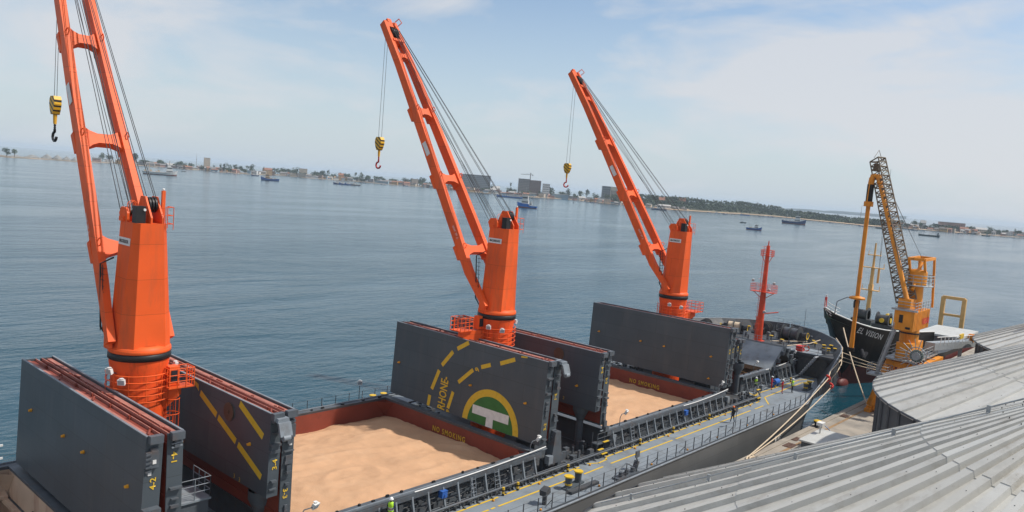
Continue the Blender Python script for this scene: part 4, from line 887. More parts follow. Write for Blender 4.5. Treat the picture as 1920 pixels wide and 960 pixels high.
text('9', (X_(xo, 11) - .0, -1.72, 10.70), (.04,-.25,.97), (.0,.97,.25), .62, YEL, lf, bold=.03, off=.02)
text('RHONE-', (X_(xo, 6.8) - .01, 1.62, 6.78), (.042,-.06,1), (0,1,.06), 1.2, YEL, lf, bold=.02, sx=.62, off=.03)
text('9', (X_(xo, 6.8) - .0, 1.05, 6.74), (0,-.1,1), (0,1,.1), .5, YEL, lf, bold=.03, off=.02)
lf, X_ = panel(t, 27.2, 26.4, 6.72, 12.9, 8.5, .02, lab=('3-1', 10.5, .38, True)); top_crook(lf, 26.9, 12.85)
b = MB(); b.hexa([(26.4, -8.9, 5.2), (27.7, -8.9, 5.2), (27.7, -8.2, 5.2), (26.4, -8.2, 5.2), (26.7, -8.9, 7.6), (27.3, -8.9, 7.6), (27.3, -8.2, 7.6), (26.7, -8.2, 7.6)]); b.build('hinge_foot', STEEL, lf)
# -- hold 2, aft pair
t = thing('hatch_cover', 'dark grey hatch cover with one round brown plug, half hidden behind the emblem cover', 'hatch cover', (33.0, 0, CT), GR)
lf, X_ = panel(t, 32.15, 32.75, 8.1, 12.85, 8.5, .12, lab=('2-4', 11.2, .36, False)); knobs(lf, X_, 32.15, 1, [(-6.5,9.8),(-4.0,9.0)])
MB().cyl((32.2, -4.35, 12.0), (32.32, -4.35, 12.0), .52, n=28).build('round_plug', BROWN, lf)
text('2', (32.15, -5.2, 8.4), (0,-1,0), (0,0,1), .35, YEL, lf, off=.03)
lf, X_ = panel(t, 33.75, 33.02, 6.85, 12.9, 8.5, -.02, lab=('2-3', 10.8, .36, True))
b = MB(); b.box(33.3, 33.7, -8.7, -8.51, 6.45, 7.2); b.cyl((33.5, -8.9, 6.62), (33.5, -8.6, 6.62), .24, n=16); b.build('hinge_foot', STEEL, lf)
# -- hold 2, forward pair
t = thing('hatch_cover', 'folded plain grey hatch cover with four small yellow lugs, in front of the farthest crane', 'hatch cover', (55.6, 0, CT), GR)
lf, X_ = panel(t, 54.65, 55.4, 6.75, 12.85, 8.5, .22, lab=('2-2', 10.2, .36, False)); knobs(lf, X_, 54.65, 1, [(7.27,9.72),(1.68,9.68),(-1.27,9.68),(-6.79,9.69),(-6.8,7.42)])
lf, X_ = panel(t, 56.4, 55.7, 6.75, 12.8, 8.5, -.05, lab=('2-1', 10.8, .36, True))
# -- hold 1, aft pair
t = thing('hatch_cover', 'narrow folded dark hatch cover standing just forward of the farthest crane', 'hatch cover', (61.9, 0, CT), GR)
lf, X_ = panel(t, 61.1, 61.7, 7.3, 10.75, 6.5, .05, lab=('1-4', 9.4, .4, False)); lf, X_ = panel(t, 62.6, 61.95, 6.0, 10.65, 6.5, 0, lab=('1-3', 9.6, .4, True))
# -- hold 1, forward pair, half open like a tent
t = thing('hatch_cover', 'light grey hatch cover tilted half open like a tent over the foremost hold', 'hatch cover', (72.5, 0, CT), GR)
b = MB(); b.hexa([(69.9, -6.9, 6.45), (70.4, -6.9, 6.15), (70.4, 6.9, 6.15), (69.9, 6.9, 6.45), (73.0, -6.9, 8.75), (73.4, -6.9, 8.3), (73.4, 6.9, 8.3), (73.0, 6.9, 8.75)]); a_ = b.build('cover_leaf', DECK, t)
b = MB(); b.box(70.0, 70.35, -6.85, 6.85, 5.95, 6.14); b.box(69.98, 70.05, -6.9, 6.9, 6.0, 6.4); b.build('edge_strip', mat('dull brown rim', (.10, .085, .065)), a_)
MB().cyl((71.4, -1.2, 7.62), (71.3, -1.2, 7.75), .12, n=8).build('lifting_lug', bpy.data.materials['lug yellow'], a_)
b = MB(); b.hexa([(73.5, -6.9, 8.3), (73.9, -6.9, 8.75), (73.9, 6.9, 8.75), (73.5, 6.9, 8.3), (76.6, -6.9, 6.1), (77.0, -6.9, 6.5), (77.0, 6.9, 6.5), (76.6, 6.9, 6.1)]); a_ = b.build('cover_leaf', SLATE, t)
b = MB(); 
for xa, za in ((70.4, 6.5), (71.5, 7.3), (72.6, 8.1), (74.2, 8.3), (75.4, 7.4)): b.box(xa, xa + .6, -7.2, -6.903, za - .25, za + .2)
b.build('hinge_fitting', STEEL, a_)
# ================================================================ SECOND SHIP
YC = -5.5
s2 = thing('cargo_ship', 'black hulled cargo ship with a red waterline, its bow facing the long grey ship', 'ship', (130, YC, 0))
T2 = [(89.7,.06),(92,.75),(96.6,2.2),(100.5,3.2),(104.4,4.3),(110,6.0),(118,7.7),(124,8.3),(152,8.3)]
W2 = [(100.5,.06),(104,1.4),(108,3.2),(114,5.8),(120,7.6),(152,8.2)]
Z2 = [(89.7,12.3),(92,11.35),(96.6,10.0),(100.5,9.15),(104.4,8.55),(110,8.1),(118,7.8),(118.01,4.0),(152,3.6)]
ST = [(0,100.5),(3,99.6),(6,97.4),(9,94.3),(12.3,89.7)]
xs2 = [89.7,90.3,91,92,93,94.5,96,98,100,101,102.5,104,106,108,111,114,117.9,118.05,125,140,152]
h = MB()
def hb2(x, z):
    zt = interp(Z2, x); k = max(0, min(1, z / zt)); xst = interp(ST, z)
    if x <= xst: return .04
    return max(.05, interp(W2, x) + (interp(T2, x) - interp(W2, x)) * k ** .9) if x > 100.5 else max(.05, interp(T2, x) * ((z - (interp([(89.7,12.3),(94.3,9),(97.4,6),(99.6,3),(100.5,0)], x))) / max(.1, zt - interp([(89.7,12.3),(94.3,9),(97.4,6),(99.6,3),(100.5,0)], x))) ** .75 if z > interp([(89.7,12.3),(94.3,9),(97.4,6),(99.6,3),(100.5,0)], x) else .05)
for s in (-1, 1):
    vs = []; K = 12
    for x in xs2:
        zt = interp(Z2, x); z0 = interp([(89.7,12.25),(94.3,9),(97.4,6),(99.6,3),(100.5,0),(101,-.3)], x)
        for k in range(K + 1): z = z0 + (zt - z0) * k / K; vs.append((x, YC + s * hb2(x, z), z))
    m = K + 1; fs = [(i*m+j, (i+1)*m+j, (i+1)*m+j+1, i*m+j+1) for i in range(len(xs2)-1) for j in range(K)]
    h.add(vs, fs, 0, True)
for i, f in enumerate(h.f):
    zz = sum(h.v[k][2] for k in f) / 4
    if zz < 3.0: h.m[i] = 1
hull2 = h.build('hull', [HULLB, BOOT], s2)
b = MB(); b.sphere((100.6, YC, .1), 1.3, 14, 8, sc=(1.5, .6, .8)); b.build('bulb', BOOT, s2)
dm = MB()
def slab2(x0, x1, z, bm, inset=.25):
    n = 14; vs = []
    for i in range(n + 1): x = x0 + (x1 - x0) * i / n; yy = max(.02, interp(T2, x) - inset); vs += [(x, YC - yy, z(x)), (x, YC + yy, z(x))]
    bm.add(vs, [(2*i, 2*i+2, 2*i+3, 2*i+1) for i in range(n)])
slab2(90.2, 118, lambda x: interp(Z2, min(x, 117.9)) - .75, dm); dm.build('forecastle_deck', DKGREEN, s2)
dm = MB(); slab2(118.02, 151.8, lambda x: 3.2, dm); dm.box(117.9, 118.0, YC - 7.5, YC + 7.5, 3, 7.2); dm.build('main_deck', DECK_D, s2)
b = MB()
for s in (-1, 1):
    b.tube([(x, YC + s * interp(T2, x), interp(Z2, min(x, 117.9)) + .02) for x in xs2 if x < 118], .10, 5)
    for z in (.5, 1.0): b.tube([(x, YC + s * (interp(T2, x) - .1), interp(Z2, min(x, 117.9)) + z) for x in xs2 if x < 118 and s > 0 or (90 < x < 94)], .04, 4)
x = 90.0
while x < 117: b.cyl((x, YC + (interp(T2, x) - .1), interp(Z2, x)), (x, YC + (interp(T2, x) - .1), interp(Z2, x) + 1.0), .05, n=4); b.beam((x, YC + interp(T2, x) - .1, interp(Z2, x) + .0), (x + .4, YC + interp(T2, x) - .9, interp(Z2, x) - .7), .12); x += 1.1
b.build('bulwark_rail', WHITE, s2)
b = MB()
for x, u in ((96, 1.2), (99, 2.0), (102, 2.9), (106, 4.0), (111, 5.0)):
    b.add([(x, YC - u, interp(Z2, x) - .73), (x + 3.4, YC - u - .9, interp(Z2, x + 3.4) - .73), (x + 3.4, YC - u - .6, interp(Z2, x + 3.4) - .73), (x, YC - u + .3, interp(Z2, x) - .73)], [(0,1,2,3)])
b.build('deck_line', mat('faded red line', (.5, .16, .1)), s2)
b = MB()
for x, y, r in ((97.5, -7.0, .25), (98.4, -7.2, .25), (103.6, -8.8, .27), (104.6, -9.1, .27), (94.3, -6.1, .2)):
    b.cyl((x, y, interp(Z2, x) - .8), (x, y, interp(Z2, x) + .1), r, n=10)
b.build('bollard', BLACK, s2)
b = MB()
for x, y in ((108.2, -8.2), (111.0, -4.2)):
    for u in (-.9, .9): b.cyl((x, y + u, 9.6), (x, y + u + .12, 9.6), 1.15, n=18)
    b.cyl((x, y - .9, 9.6), (x, y + .9, 9.6), .75, n=14); b.box(x - .9, x + .9, y - 1.6, y + 1.5, 8.1, 8.9)
wo = b.build('winch', DECK_D, s2)
b = MB(); b.cyl((108.0, -9.25, 9.6), (108.0, -9.12, 9.6), .42, n=14); b.cyl((107.0, -8.2, 9.6), (106.85, -8.2, 9.6), .35, n=14); b.sphere((113, -7.4, 9.6), .5, 8, 5); b.build('winch_cap', YEL, wo)
b = MB(); b.cyl((112.0, -4.6, 8.0), (112.0, -4.6, 17.0), .38, .26, 12); b.cyl((112.0, -4.6, 17.0), (112.0, -4.6, 21.0), .2, .12, 10)
for z, w_ in ((13.4, 1.3), (17.0, 1.6), (19.0, .9)): b.box(111.5, 112.5, -4.6 - w_, -4.6 + w_, z, z + .12); b.cyl((112, -4.6 - w_, z), (112, -4.6 - w_, z + .8), .05, n=4); b.cyl((112, -4.6 + w_, z), (112, -4.6 + w_, z + .8), .05, n=4)
b.box(111.7, 112.4, -4.9, -4.3, 13.5, 14.4); b.build('foremast', OCHREL, s2)
b = MB(); b.tube([(91.2, -6.4, 11.4), (91.4, -6.5, 13.2), (91.8, -7.6, 13.9), (92.2, -9.2, 14.2)], .07, 5); b.cyl((90.2, -5.4, 12.0), (90.2, -5.4, 13.7), .16, n=8, mi=1); b.cyl((90.2, -5.4, 13.7), (90.2, -5.4, 14.0), .12, n=8, mi=2); b.build('jackstaff', [STEEL_L, REDB, WHITE], s2)
b = MB()
for x, y in ((158.5, -5.2), (158.5, -9.0)): b.beam((x, y, 3.2), (x, y, 10.0), .75)
b.beam((158.5, -9.1, 9.9), (158.5, -5.1, 9.9), .6); b.beam((158.5, -9.1, 6.4), (158.5, -5.1, 6.4), .45); b.build('goalpost_mast', OCHREL, s2)
cv = MB(); cv.box(136.2, 149.6, -13.5, -6.6, 3.2, 4.75, 1); cv.box(136.0, 142.9, -13.6, -6.5, 4.76, 5.1, 0); cv.box(142.96, 149.8, -13.6, -6.5, 4.76, 5.1, 0)
for y in (-12, -10.3, -8.6): cv.box(136.1, 149.7, y, y + .05, 5.101, 5.13, 0)
cv.build('hatch', [COVERW, mat('grey brown coaming', (.12, .105, .10))], s2)
an = MB(); an.cyl((97.2, -8.6, 6.2), (96.9, -9.1, 5.3), .35, n=8); an.beam((96.6, -9.2, 5.2), (97.6, -9.3, 5.9), .5, .3); an.build('anchor', DARKC, s2)
# name on the port bow, wrapped onto the hull plating
tn = text('EL VISION', (97.9, -14, 8.45), (1,0,-.225), (.12,0,1), 1.15, WHITE, None, bold=.015, sx=1.08, sp=1.15)
bt = BVHTree.FromObject(hull2, bpy.context.evaluated_depsgraph_get()); off2 = Vector(hull2.location)
accv = Vector((130, YC, 0))
for v in tn.data.vertices:
    hit = bt.ray_cast(Vector((v.co.x, -25, v.co.z)), Vector((0, 1, 0)))
    if hit[0] is not None: v.co = Vector((v.co.x, hit[0].y - .04, v.co.z))
put(tn, s2)

# ================================================================ SHIP LOADER ON THE QUAY
u_ = thing('ship_unloader', 'tall yellow pneumatic grain unloader with a lattice boom and hanging pipe, standing on the quay', 'crane', (80, -19, 2.7))
b = MB()
for x in (77.0, 87.0):
    s = 1 if x < 80 else -1
    b.beam((x, -16.4, 3.3), (x + s * 1.2, -17.6, 8.6), .85, .7); b.beam((x, -22.4, 3.3), (x + s * 1.2, -21.0, 8.6), .85, .7)
    b.beam((x, -16.4, 3.2), (x, -22.4, 3.2), .5, .6)
    b.beam((x + s*.7, -17, 6.0), (x + s*.7, -21.7, 6.0), .4)
for y in (-16.4, -22.4): b.beam((76.2, y, 3.15), (88, y, 3.15), .55, .5); b.box(75.9, 77.9, y - .35, y + .35, 2.72, 3.15); b.box(86.2, 88.2, y - .35, y + .35, 2.72, 3.15)
for y in (-17.6, -21.0): b.beam((77.6, y, 8.7), (86.4, y, 8.7), .6, .7); b.beam((78.4, y, 8.4), (82, y, 6.2), .35); b.beam((85.6, y, 8.4), (82, y, 6.2), .35)
b.beam((77.8, -17.6, 8.6), (77.8, -21.0, 8.6), .6, .6); b.beam((86.2, -17.6, 8.6), (86.2, -21, 8.6), .6, .6)
b.beam((77.6, -17.4, 5.0), (86.2, -17.4, 8.4), .3)
b.build('portal_leg', OCHRE, u_)
b = MB(); b.box(76.6, 86.5, -20.6, -17.3, 9.2, 9.36); b.build('platform', GALV, u_)
b = MB()
for z in (.35, .7, 1.1):
    for a_, c_ in (((76.6,-17.3),(86.5,-17.3)), ((76.6,-20.6),(76.6,-17.3)), ((76.6,-20.6),(86.5,-20.6))): b.cyl((*a_, 9.36+z), (*c_, 9.36+z), .035, n=5)
for k in range(9): b.cyl((76.6 + k * 1.22, -20.6, 9.36), (76.6 + k * 1.22, -20.6, 10.46), .035, n=5); 
for k in range(4): b.cyl((76.6, -20.6 + k * 1.1, 9.36), (76.6, -20.6 + k * 1.1, 10.46), .035, n=5)
b.build('railing', GALV, u_)
b = MB(); b.box(77.4, 82.0, -19.9, -18.2, 9.37, 11.2); b.build('machine_house', OCHRE, u_)
b = MB(); b.cyl((79.2, -19, 11.2), (79.2, -19, 12.75), 1.0, n=20); b.cyl((79.2, -19, 12.2), (79.2, -19, 12.35), 1.12, n=20, mi=1); b.build('slew_bearing', [OCHRE, BLACK], u_)
cb = MB(); cb.box(76.3, 82.9, -20.0, -17.9, 12.76, 14.95); o = cb.build('cabin', OCHRE, u_)
rb = MB()
for k in range(12): x = 76.6 + k * .54; rb.box(x, x + .12, -20.05, -20.002, 12.8, 14.9)
rb.build('wall_rib', OCHRE, o)
MB().box(76.24, 76.295, -18.85, -18.45, 13.6, 14.5).box(76.22, 76.295, -19.7, -19.3, 12.95, 13.2).cyl((76.2, -19.3, 13.1), (76.3, -19.3, 13.1), .12).build('window', BLACK, o)
text('VIGAN', (79.6, -20.06, 13.35), (1,0,0), (.12,0,1), 1.0, REDB, o, bold=.03, off=.01); text('VIGAN', (81.1, -20.06, 14.45), (1,0,0), (.12,0,1), .42, REDB, o, bold=.03, off=.01) if False else None
b = MB(); b.beam((76.2, -20.3, 15.1), (76.2, -17.6, 15.1), .4, .2)
for z in (.35, .7, 1.05):
    b.cyl((76.3, -20.0, 14.95 + z), (82.9, -20.0, 14.95 + z), .035, n=5); b.cyl((76.3, -20.0, 14.95 + z), (76.3, -17.9, 14.95 + z), .035, n=5)
for k in range(7): b.cyl((76.3 + 1.1 * k, -20, 14.95), (76.3 + 1.1 * k, -20, 16.05), .035, n=5)
b.build('roof_rail', GALV, u_)
b = MB(); b.box(76.5, 78.6, -19.4, -18.1, 14.951, 16.3); b.cyl((79.6, -19, 14.95), (79.6, -19, 19.2), .85, .72, 18); b.cyl((79.6, -19, 17.9), (79.6, -19, 19.3), 1.0, n=20); b.lathe([(1.0, 0), (.85, .25), (.01, .4)], (79.6, -19, 19.3), 20); b.build('filter_tower', OCHRE, u_)
b = MB(); b.lathe([(1.0, 0), (1.75, 0), (1.75, .1), (1.0, .1)], (79.6, -19, 17.75), 20)
for z in (.4, .8, 1.15): b.lathe([(1.72, 0), (1.76, .04), (1.72, .08)], (79.6, -19, 17.8 + z), 20)
for k in range(12): b.cyl((79.6 + 1.73 * math.cos(R(30*k)), -19 + 1.73 * math.sin(R(30*k)), 17.8), (79.6 + 1.73 * math.cos(R(30*k)), -19 + 1.73 * math.sin(R(30*k)), 19.0), .03, n=4)
b.build('ring_walkway', GALV, u_)
b = MB()
for y in (-18.2, -19.8): b.beam((79.6, y, 19), (78.4, y, 20.8), .24); b.beam((84.6, y, 15), (82.8, y, 20.9), .24); b.beam((78.4, y, 20.8), (82.8, y, 20.9), .3)
b.beam((78.4, -18.2, 20.8), (78.4, -19.8, 20.8), .3); b.beam((82.8, -18.2, 20.9), (82.8, -19.8, 20.9), .3); b.cyl((78.0, -19, 17.3), (80.6, -19, 20.4), .22, n=8); b.build('luffing_frame', OCHRE, u_)
# lattice boom
def lattice(bm, A, B, w0, w1, h0, h1, n, r, side):
    A = Vector(A); B = Vector(B); d = (B - A).normalized(); sx = Vector(side).normalized(); sz = sx.cross(d).normalized(); cs = []
    for i in range(n + 1):
        t_ = i / n; c = lerp(A, B, t_); w_ = w0 + (w1 - w0) * t_; hh = h0 + (h1 - h0) * t_
        cs.append([c + sx * (a * w_ / 2) + sz * (e * hh / 2) for a, e in ((-1,-1),(1,-1),(1,1),(-1,1))])
    for i in range(n):
        for k in range(4):
            bm.cyl(cs[i][k], cs[i+1][k], r, n=5, caps=False); k2 = (k + 1) % 4
            bm.cyl(cs[i][k], cs[i][k2], r * .7, n=4, caps=False); bm.cyl(cs[i][k] if i % 2 else cs[i][k2], cs[i+1][k2] if i % 2 else cs[i+1][k], r * .6, n=4, caps=False)
    for k in range(4): bm.cyl(cs[n][k], cs[n][(k+1)%4], r, n=5)
BA = (77.8, -18.6, 16.0); BB = (83.3, -12.0, 32.2); bd = (Vector(BB) - Vector(BA)).normalized(); sd = Vector((.9, -.43, 0))
b = MB(); lattice(b, BA, BB, 1.5, 1.2, 1.5, 1.3, 30, .085, sd)
tip = Vector(BB); b.tube([tip + Vector((-.5, .3, .2)), tip + Vector((.1, 0, 1.2)), tip + Vector((.7, -.4, -.2))], .04, 4)
b.box(tip.x - .35, tip.x + .35, tip.y - .3, tip.y + .3, tip.z - 1.3, tip.z - .5)
b.build('lattice_boom', LATT, u_)
b = MB(); side_ = Vector((-.55, .05, -.4)); P0 = Vector(BA) + Vector((-1.0, -.3, .2)); P1 = Vector((82.3, -12.6, 30.2))
b.cyl(P0, lerp(P0, P1, .93), .27, n=14); e0 = lerp(P0, P1, .93)
PX, PY = 82.0, -11.95
b.tube([e0, lerp(P0, P1, .98) + Vector((0,0,.15)), Vector((82.6, -12.0, 30.15)), Vector((82.2, PY, 29.8)), Vector((PX, PY, 29.0))], .36, 12)
b.cyl((PX, PY, 27.0), (PX, PY, 26.4), .55, n=14); b.cyl((PX, PY, 26.4), (PX, PY, 10.6), .25, n=14); b.cyl((PX, PY, 10.6), (PX, PY, 8.8), .27, .30, 14); b.cyl((PX, PY, 17.6), (PX, PY, 17.7), .3, n=12)
b.lathe([(.3, 0), (.95, 0), (.9, .25), (.3, .4)], (PX, PY, 14.9), 18)
for s in (-1, 1): b.beam((PX + s * .35, PY, 30.3), (PX + s * .75, PY, 26.9), .1)
b.build('suction_pipe', OCHRE, u_)
b = MB(); b.cyl((PX, PY, 29.1), (PX, PY, 27.0), .40, n=12); b.tube([(PX - .75, PY, 13.9), (PX - .85, PY, 14.6), (PX - .5, PY, 14.9)], .12, 6); b.tube([(PX + .75, PY, 13.9), (PX + .85, PY, 14.6), (PX + .5, PY, 14.9)], .12, 6); b.cyl((PX, PY, 8.8), (PX, PY, 8.3), .42, n=12); b.build('pipe_sleeve', BLACK, u_)
b = MB()
for dx in (-.2, .2): b.cyl((83.2 + dx, -12.2, 31.5), (80.5, -19, 20.9), .02, n=4); b.cyl((84.2, -13.2 + dx, 31.2), (84.4, -13.4, 18.9), .016, n=4)
b.build('boom_rope', WIRE, u_)
MB().cyl((84.4, -13.4, 18.9), (84.4, -13.4, 17.0), .14, n=8).build('small_hook_block', OCHREL, u_)
# stairs and landing
b = MB(); A_ = Vector((76.0, -16.9, 7.4)); B_ = Vector((76.0, -18.2, 12.6))
b.box(75.3, 77.2, -18.2, -16.0, 7.2, 7.38)
for s in (-.4, .4): b.beam(A_ + Vector((s, 0, 0)), B_ + Vector((s, 0, 0)), .08, .22); b.cyl(A_ + Vector((s, 0, 1.0)), B_ + Vector((s, 0, 1.0)), .035, n=4); b.cyl(A_ + Vector((s, 0, .5)), B_ + Vector((s, 0, .5)), .03, n=4)
for k in range(17): p = lerp(A_, B_, (k + .5) / 17); b.box(p.x - .4, p.x + .4, p.y - .13, p.y + .13, p.z, p.z + .03)
for k in range(7): p = lerp(A_, B_, k / 6); [b.cyl(p + Vector((s, 0, 0)), p + Vector((s, 0, 1.0)), .03, n=4) for s in (-.4, .4)]
for z in (.35, .7, 1.05):
    b.tube([(75.3, -16.0, 7.38 + z), (77.2, -16.0, 7.38 + z), (77.2, -18.2, 7.38 + z), (75.3, -18.2, 7.38 + z), (75.3, -16.0, 7.38 + z)], .03, 4)
for x, y in ((75.3,-16),(76.2,-16),(77.2,-16),(77.2,-17),(77.2,-18.2),(76.2,-18.2),(75.3,-18.2),(75.3,-17)): b.cyl((x, y, 7.38), (x, y, 8.43), .03, n=4)
b.build('stairway', GALV, u_)
b = MB(); rc = Vector((75.4, -20.9, 10.3))
for k in range(18):
    a = R(20 * k); b.cyl(rc, rc + Vector((0, 1.9 * math.cos(a), 1.9 * math.sin(a))), .04, n=4); 
    a2 = R(20 * (k + 1)); b.cyl(rc + Vector((0, 1.0 * math.cos(a), 1.0 * math.sin(a))), rc + Vector((0, 1.0 * math.cos(a2), 1.0 * math.sin(a2))), .05, n=4)
b.cyl(rc - Vector((.2, 0, 0)), rc + Vector((.3, 0, 0)), .45, n=18); rl_ = b.build('cable_reel', GALV, u_)
b = MB(); b.cyl(rc + Vector((.05, 0, 0)), rc + Vector((.25, 0, 0)), .7, n=20); b.build('cable_coil', DKGREEN, rl_)
b = MB(); b.beam((84, -20.2, 10.4), (118, -20.6, 7.6), 1.1, .9); b.build('conveyor', GALV, u_)
b = MB()
for k in range(16): x = 86 + 2 * k; b.cyl((x, -20.9, 10.6 - (x - 84) * .082), (x, -20.9, 11.6 - (x - 84) * .082), .04, n=4)
b.cyl((84, -20.9, 11.6), (118, -20.9, 8.8), .06, n=5); b.box(96, 98, -21.0, -20.8, 10.2, 10.8, 1); b.build('conveyor_rail', [WHITE, YEL], u_)
b = MB(); b.cyl((104.2, -20.8, 9), (104.2, -20.8, 10.1), .35, n=8); b.box(103.4, 105, -21.2, -20.4, 9.6, 10.0); b.build('drive_motor', OCHRE, u_)
for x in (100, 112): MB().beam((x, -20.4, 2.7), (x, -20.4, 8.5), .4).build('conveyor_trestle', GALV, u_)

# ================================================================ SILOS
def silo(cx, cy, Rr, ze, za, label, nrib, seed, rh=.22):
    t = thing('grain_silo', label, 'silo', (cx, cy, 2.7), 'round metal grain silos beside the quay')
    # corrugated wall with vertical stiffeners
    w_ = MB(); prof = []; z = 2.7
    while z < ze - .05: prof += [(Rr - .35, z), (Rr - .31, z + .06)]; z += .18
    w_.lathe([(r, z_) for r, z_ in prof], (cx, cy, 0), 96); w_.build('wall', SILOW, t)
    s_ = MB()
    for k in range(nrib):
        a = 2 * math.pi * (k + .5) / nrib; c_, n_ = math.cos(a), math.sin(a); s_.cut().beam((cx + (Rr - .26) * c_, cy + (Rr - .26) * n_, 2.7), (cx + (Rr - .26) * c_, cy + (Rr - .26) * n_, ze - .1), .16, .12)
    s_.build_each('wall_stiffener', SILOW, t)
    rf = MB(); sl_ = (za - ze) / Rr; rings = [1.4]; r_ = 1.4
    joints = [1.4, Rr * .30, Rr * .30 + .001, Rr * .62, Rr * .62 + .001, Rr + .25]
    lift = {0: .05, 1: .025, 2: .0}
    da = 2 * math.pi / nrib; ribw = .22
    for seg in range(3):
        ra, rb = joints[seg*2], joints[seg*2+1] + (.18 if seg < 2 else 0); dz = lift[seg]
        for k in range(nrib):
            a = da * k
            def P(r, ang, hgt): return (cx + r * math.cos(ang), cy + r * math.sin(ang), za - sl_ * r + dz + hgt)
            prof = []
            for r in (ra, rb):
                rw = min(ribw, r * da * .45) / r; tp = rw * .72
                prof.append([P(r, a + rw, 0), P(r, a + da - rw, 0), P(r, a + da - tp, rh if r > 3 else .1), P(r, a + da + tp, rh if r > 3 else .1), P(r, a + da + rw, 0)])
            n5 = 5; rf.add(prof[0] + prof[1], [(i, i+1, n5+i+1, n5+i) for i in range(4)], (0, 0, 1, 2, 0, 2, 1)[(k * 5 + seg * 3 + k // 7) % 7])
            # closed rib and panel ends at the lower edge of every sheet
            pe = [(x, y, z - .05) for x, y, z in prof[1]]; rf.add(prof[1] + pe, [(i, i+1, n5+i+1, n5+i) for i in range(4)])
    rf.lathe([(1.6, za - sl_ * 1.6 + .35), (1.6, za - sl_*1.6 + .1)], (cx, cy, 0), 24); rf.lathe([(1.6, 0), (.9, .5), (.01, .55)], (cx, cy, za - sl_ * 1.6 + .35), 24)
    ro = rf.build('roof', ROOFS, t)
    bo = MB(); rr_ = random.Random(seed)
    for k in range(nrib):
        a = da * (k + 1)
        x, y = math.cos(a), math.sin(a); r = 3.0 + .6 * (k % 2)
        while r < Rr:
            bo.box(cx + r * x - .014, cx + r * x + .014, cy + r * y - .014, cy + r * y + .014, za - sl_ * r + rh - .02, za - sl_ * r + rh + .035); r += 1.9 + rr_.uniform(-.15, .15)
    bo.build('roof_bolt', BLACK, ro)['kind'] = 'stuff'
    e = MB(); e.lathe([(Rr + .24, ze - .12), (Rr + .28, ze + .02), (Rr + .20, ze + .05)], (cx, cy, 0), 96); e.build('eave_trim', BLACK if False else SILOW, ro)
    return t, ro, sl_
A1 = (15.4, -41.6, 19.7, 10.0, 20.5); B1 = (60.1, -41.9, 19.9, 10.5, 19.6); C1 = (101.2, -41.9, 19.9, 10.5, 19.6)
sA, rA, slA = silo(*A1, 'nearest pale ribbed conical silo roof, filling the bottom right of the picture', 60, 1)
sB, rB, slB = silo(*B1, 'middle round silo with a pale ribbed conical roof and grey wall beside the yellow loader', 60, 2, .17)
sC, rC, slC = silo(*C1, 'farthest pale ribbed silo roof, at the right edge of the picture', 60, 3, .17)
# conduit with clamps up the near roof, vents on the far ones
def on_roof(S, r, a, h_): cx, cy, Rr, ze, za = S; return Vector((cx + r * math.cos(a), cy + r * math.sin(a), za - (za - ze) / Rr * r + h_))
cn = MB(); pts = [on_roof(A1, r, R(100), .42) for r in (19, 15, 10, 5, 2)]; cn.tube(pts, .035, 6)
for r in (17.5, 14, 10.5, 7, 4): p = on_roof(A1, r, R(100), .2); cn.beam(p, p + Vector((0, 0, .3)), .14, .08); cn.beam(p + Vector((-.18, 0, .02)), p + Vector((.18, 0, .02)), .06)
cn.build('conduit', GALV, rA)
cn = MB(); p = on_roof(B1, 4.2, R(110), .0); cn.cyl(p, p + Vector((0, 0, .9)), .5, n=14); cn.cyl(p + Vector((1.2, .3, .2)), p + Vector((1.2, .3, .9)), .35, n=12); cn.build('roof_vent', GALV, rB)
cn = MB(); p = on_roof(C1, 14.2, R(108), .0); cn.cyl(p, p + Vector((0, 0, 1.0)), .7, n=14); cn.cyl(p + Vector((0, 0, 1.0)), p + Vector((0, 0, 1.3)), .4, n=12); cn.build('roof_vent', OCHRE, rC)

# ================================================================ MOORING ROPES
def rope(pts, r, label, grp=None):
    o = MB().tube(pts, r, 6).build('mooring_rope', ROPE); tag(o, label, 'rope', grp); return o
G = 'mooring ropes of the two ships'
rope(catenary((47.9, -14.75, 2.95), (69.6, -13.7, 6.9), .35, 16) + [(x, -interp(TOP, x) - .18, 7.1 + (x - 70) * .10) for x in (72, 75, 78, 80.5, 83, 85, 87)], .065, 'upper of the two pale ropes slanting along the grey hull to its bow', G)
rope(catenary((48.3, -14.75, 2.9), (70.6, -13.75, 5.7), .45, 16) + [(x, -interp(TOP, x) - .2, 5.9 + (x - 70) * .13) for x in (73, 76, 79, 81, 83, 85, 87.5)], .06, 'lower of the two pale ropes slanting along the grey hull to its bow', G)
rope([(46.9, -15.0, 2.82), (47.3, -15.2, 2.85), (47.9, -14.9, 2.9), (48.2, -15.1, 3.0), (48.5, -14.75, 2.95), (47.7, -14.7, 2.9), (47.2, -14.9, 2.82)], .10, 'heap of pale rope end knotted on the quay edge beside the grey hull', G)
rope(catenary((93.4, -7.1, 9.4), (78.6, -15.6, 2.9), .5), .09, 'thick tan rope slanting from the black bow down to the quay behind the yellow pipe', G)
for k, (dz, y) in enumerate(((0, -17.8), (-.7, -17.2), (-1.3, -16.6))):
    rope(catenary((88.8, -7.0, 7.2 + dz), (104, y + 1.5, 3.0), .5), .055, ['topmost', 'middle', 'lowest'][k] + ' of the three ropes running from the grey bow across the black hull', G)
def fender(x, y, z, label):
    b = MB()
    for q_ in range(6): b.sphere((x + .16 * math.sin(q_ * 2.1), y - .1 + .13 * math.cos(q_ * 1.3), z + .12 * q_ - .3), .15, 8, 5)
    tag(b.build('rope_guard', REDB), label, 'rope guard', 'orange red rope guards on the mooring ropes')
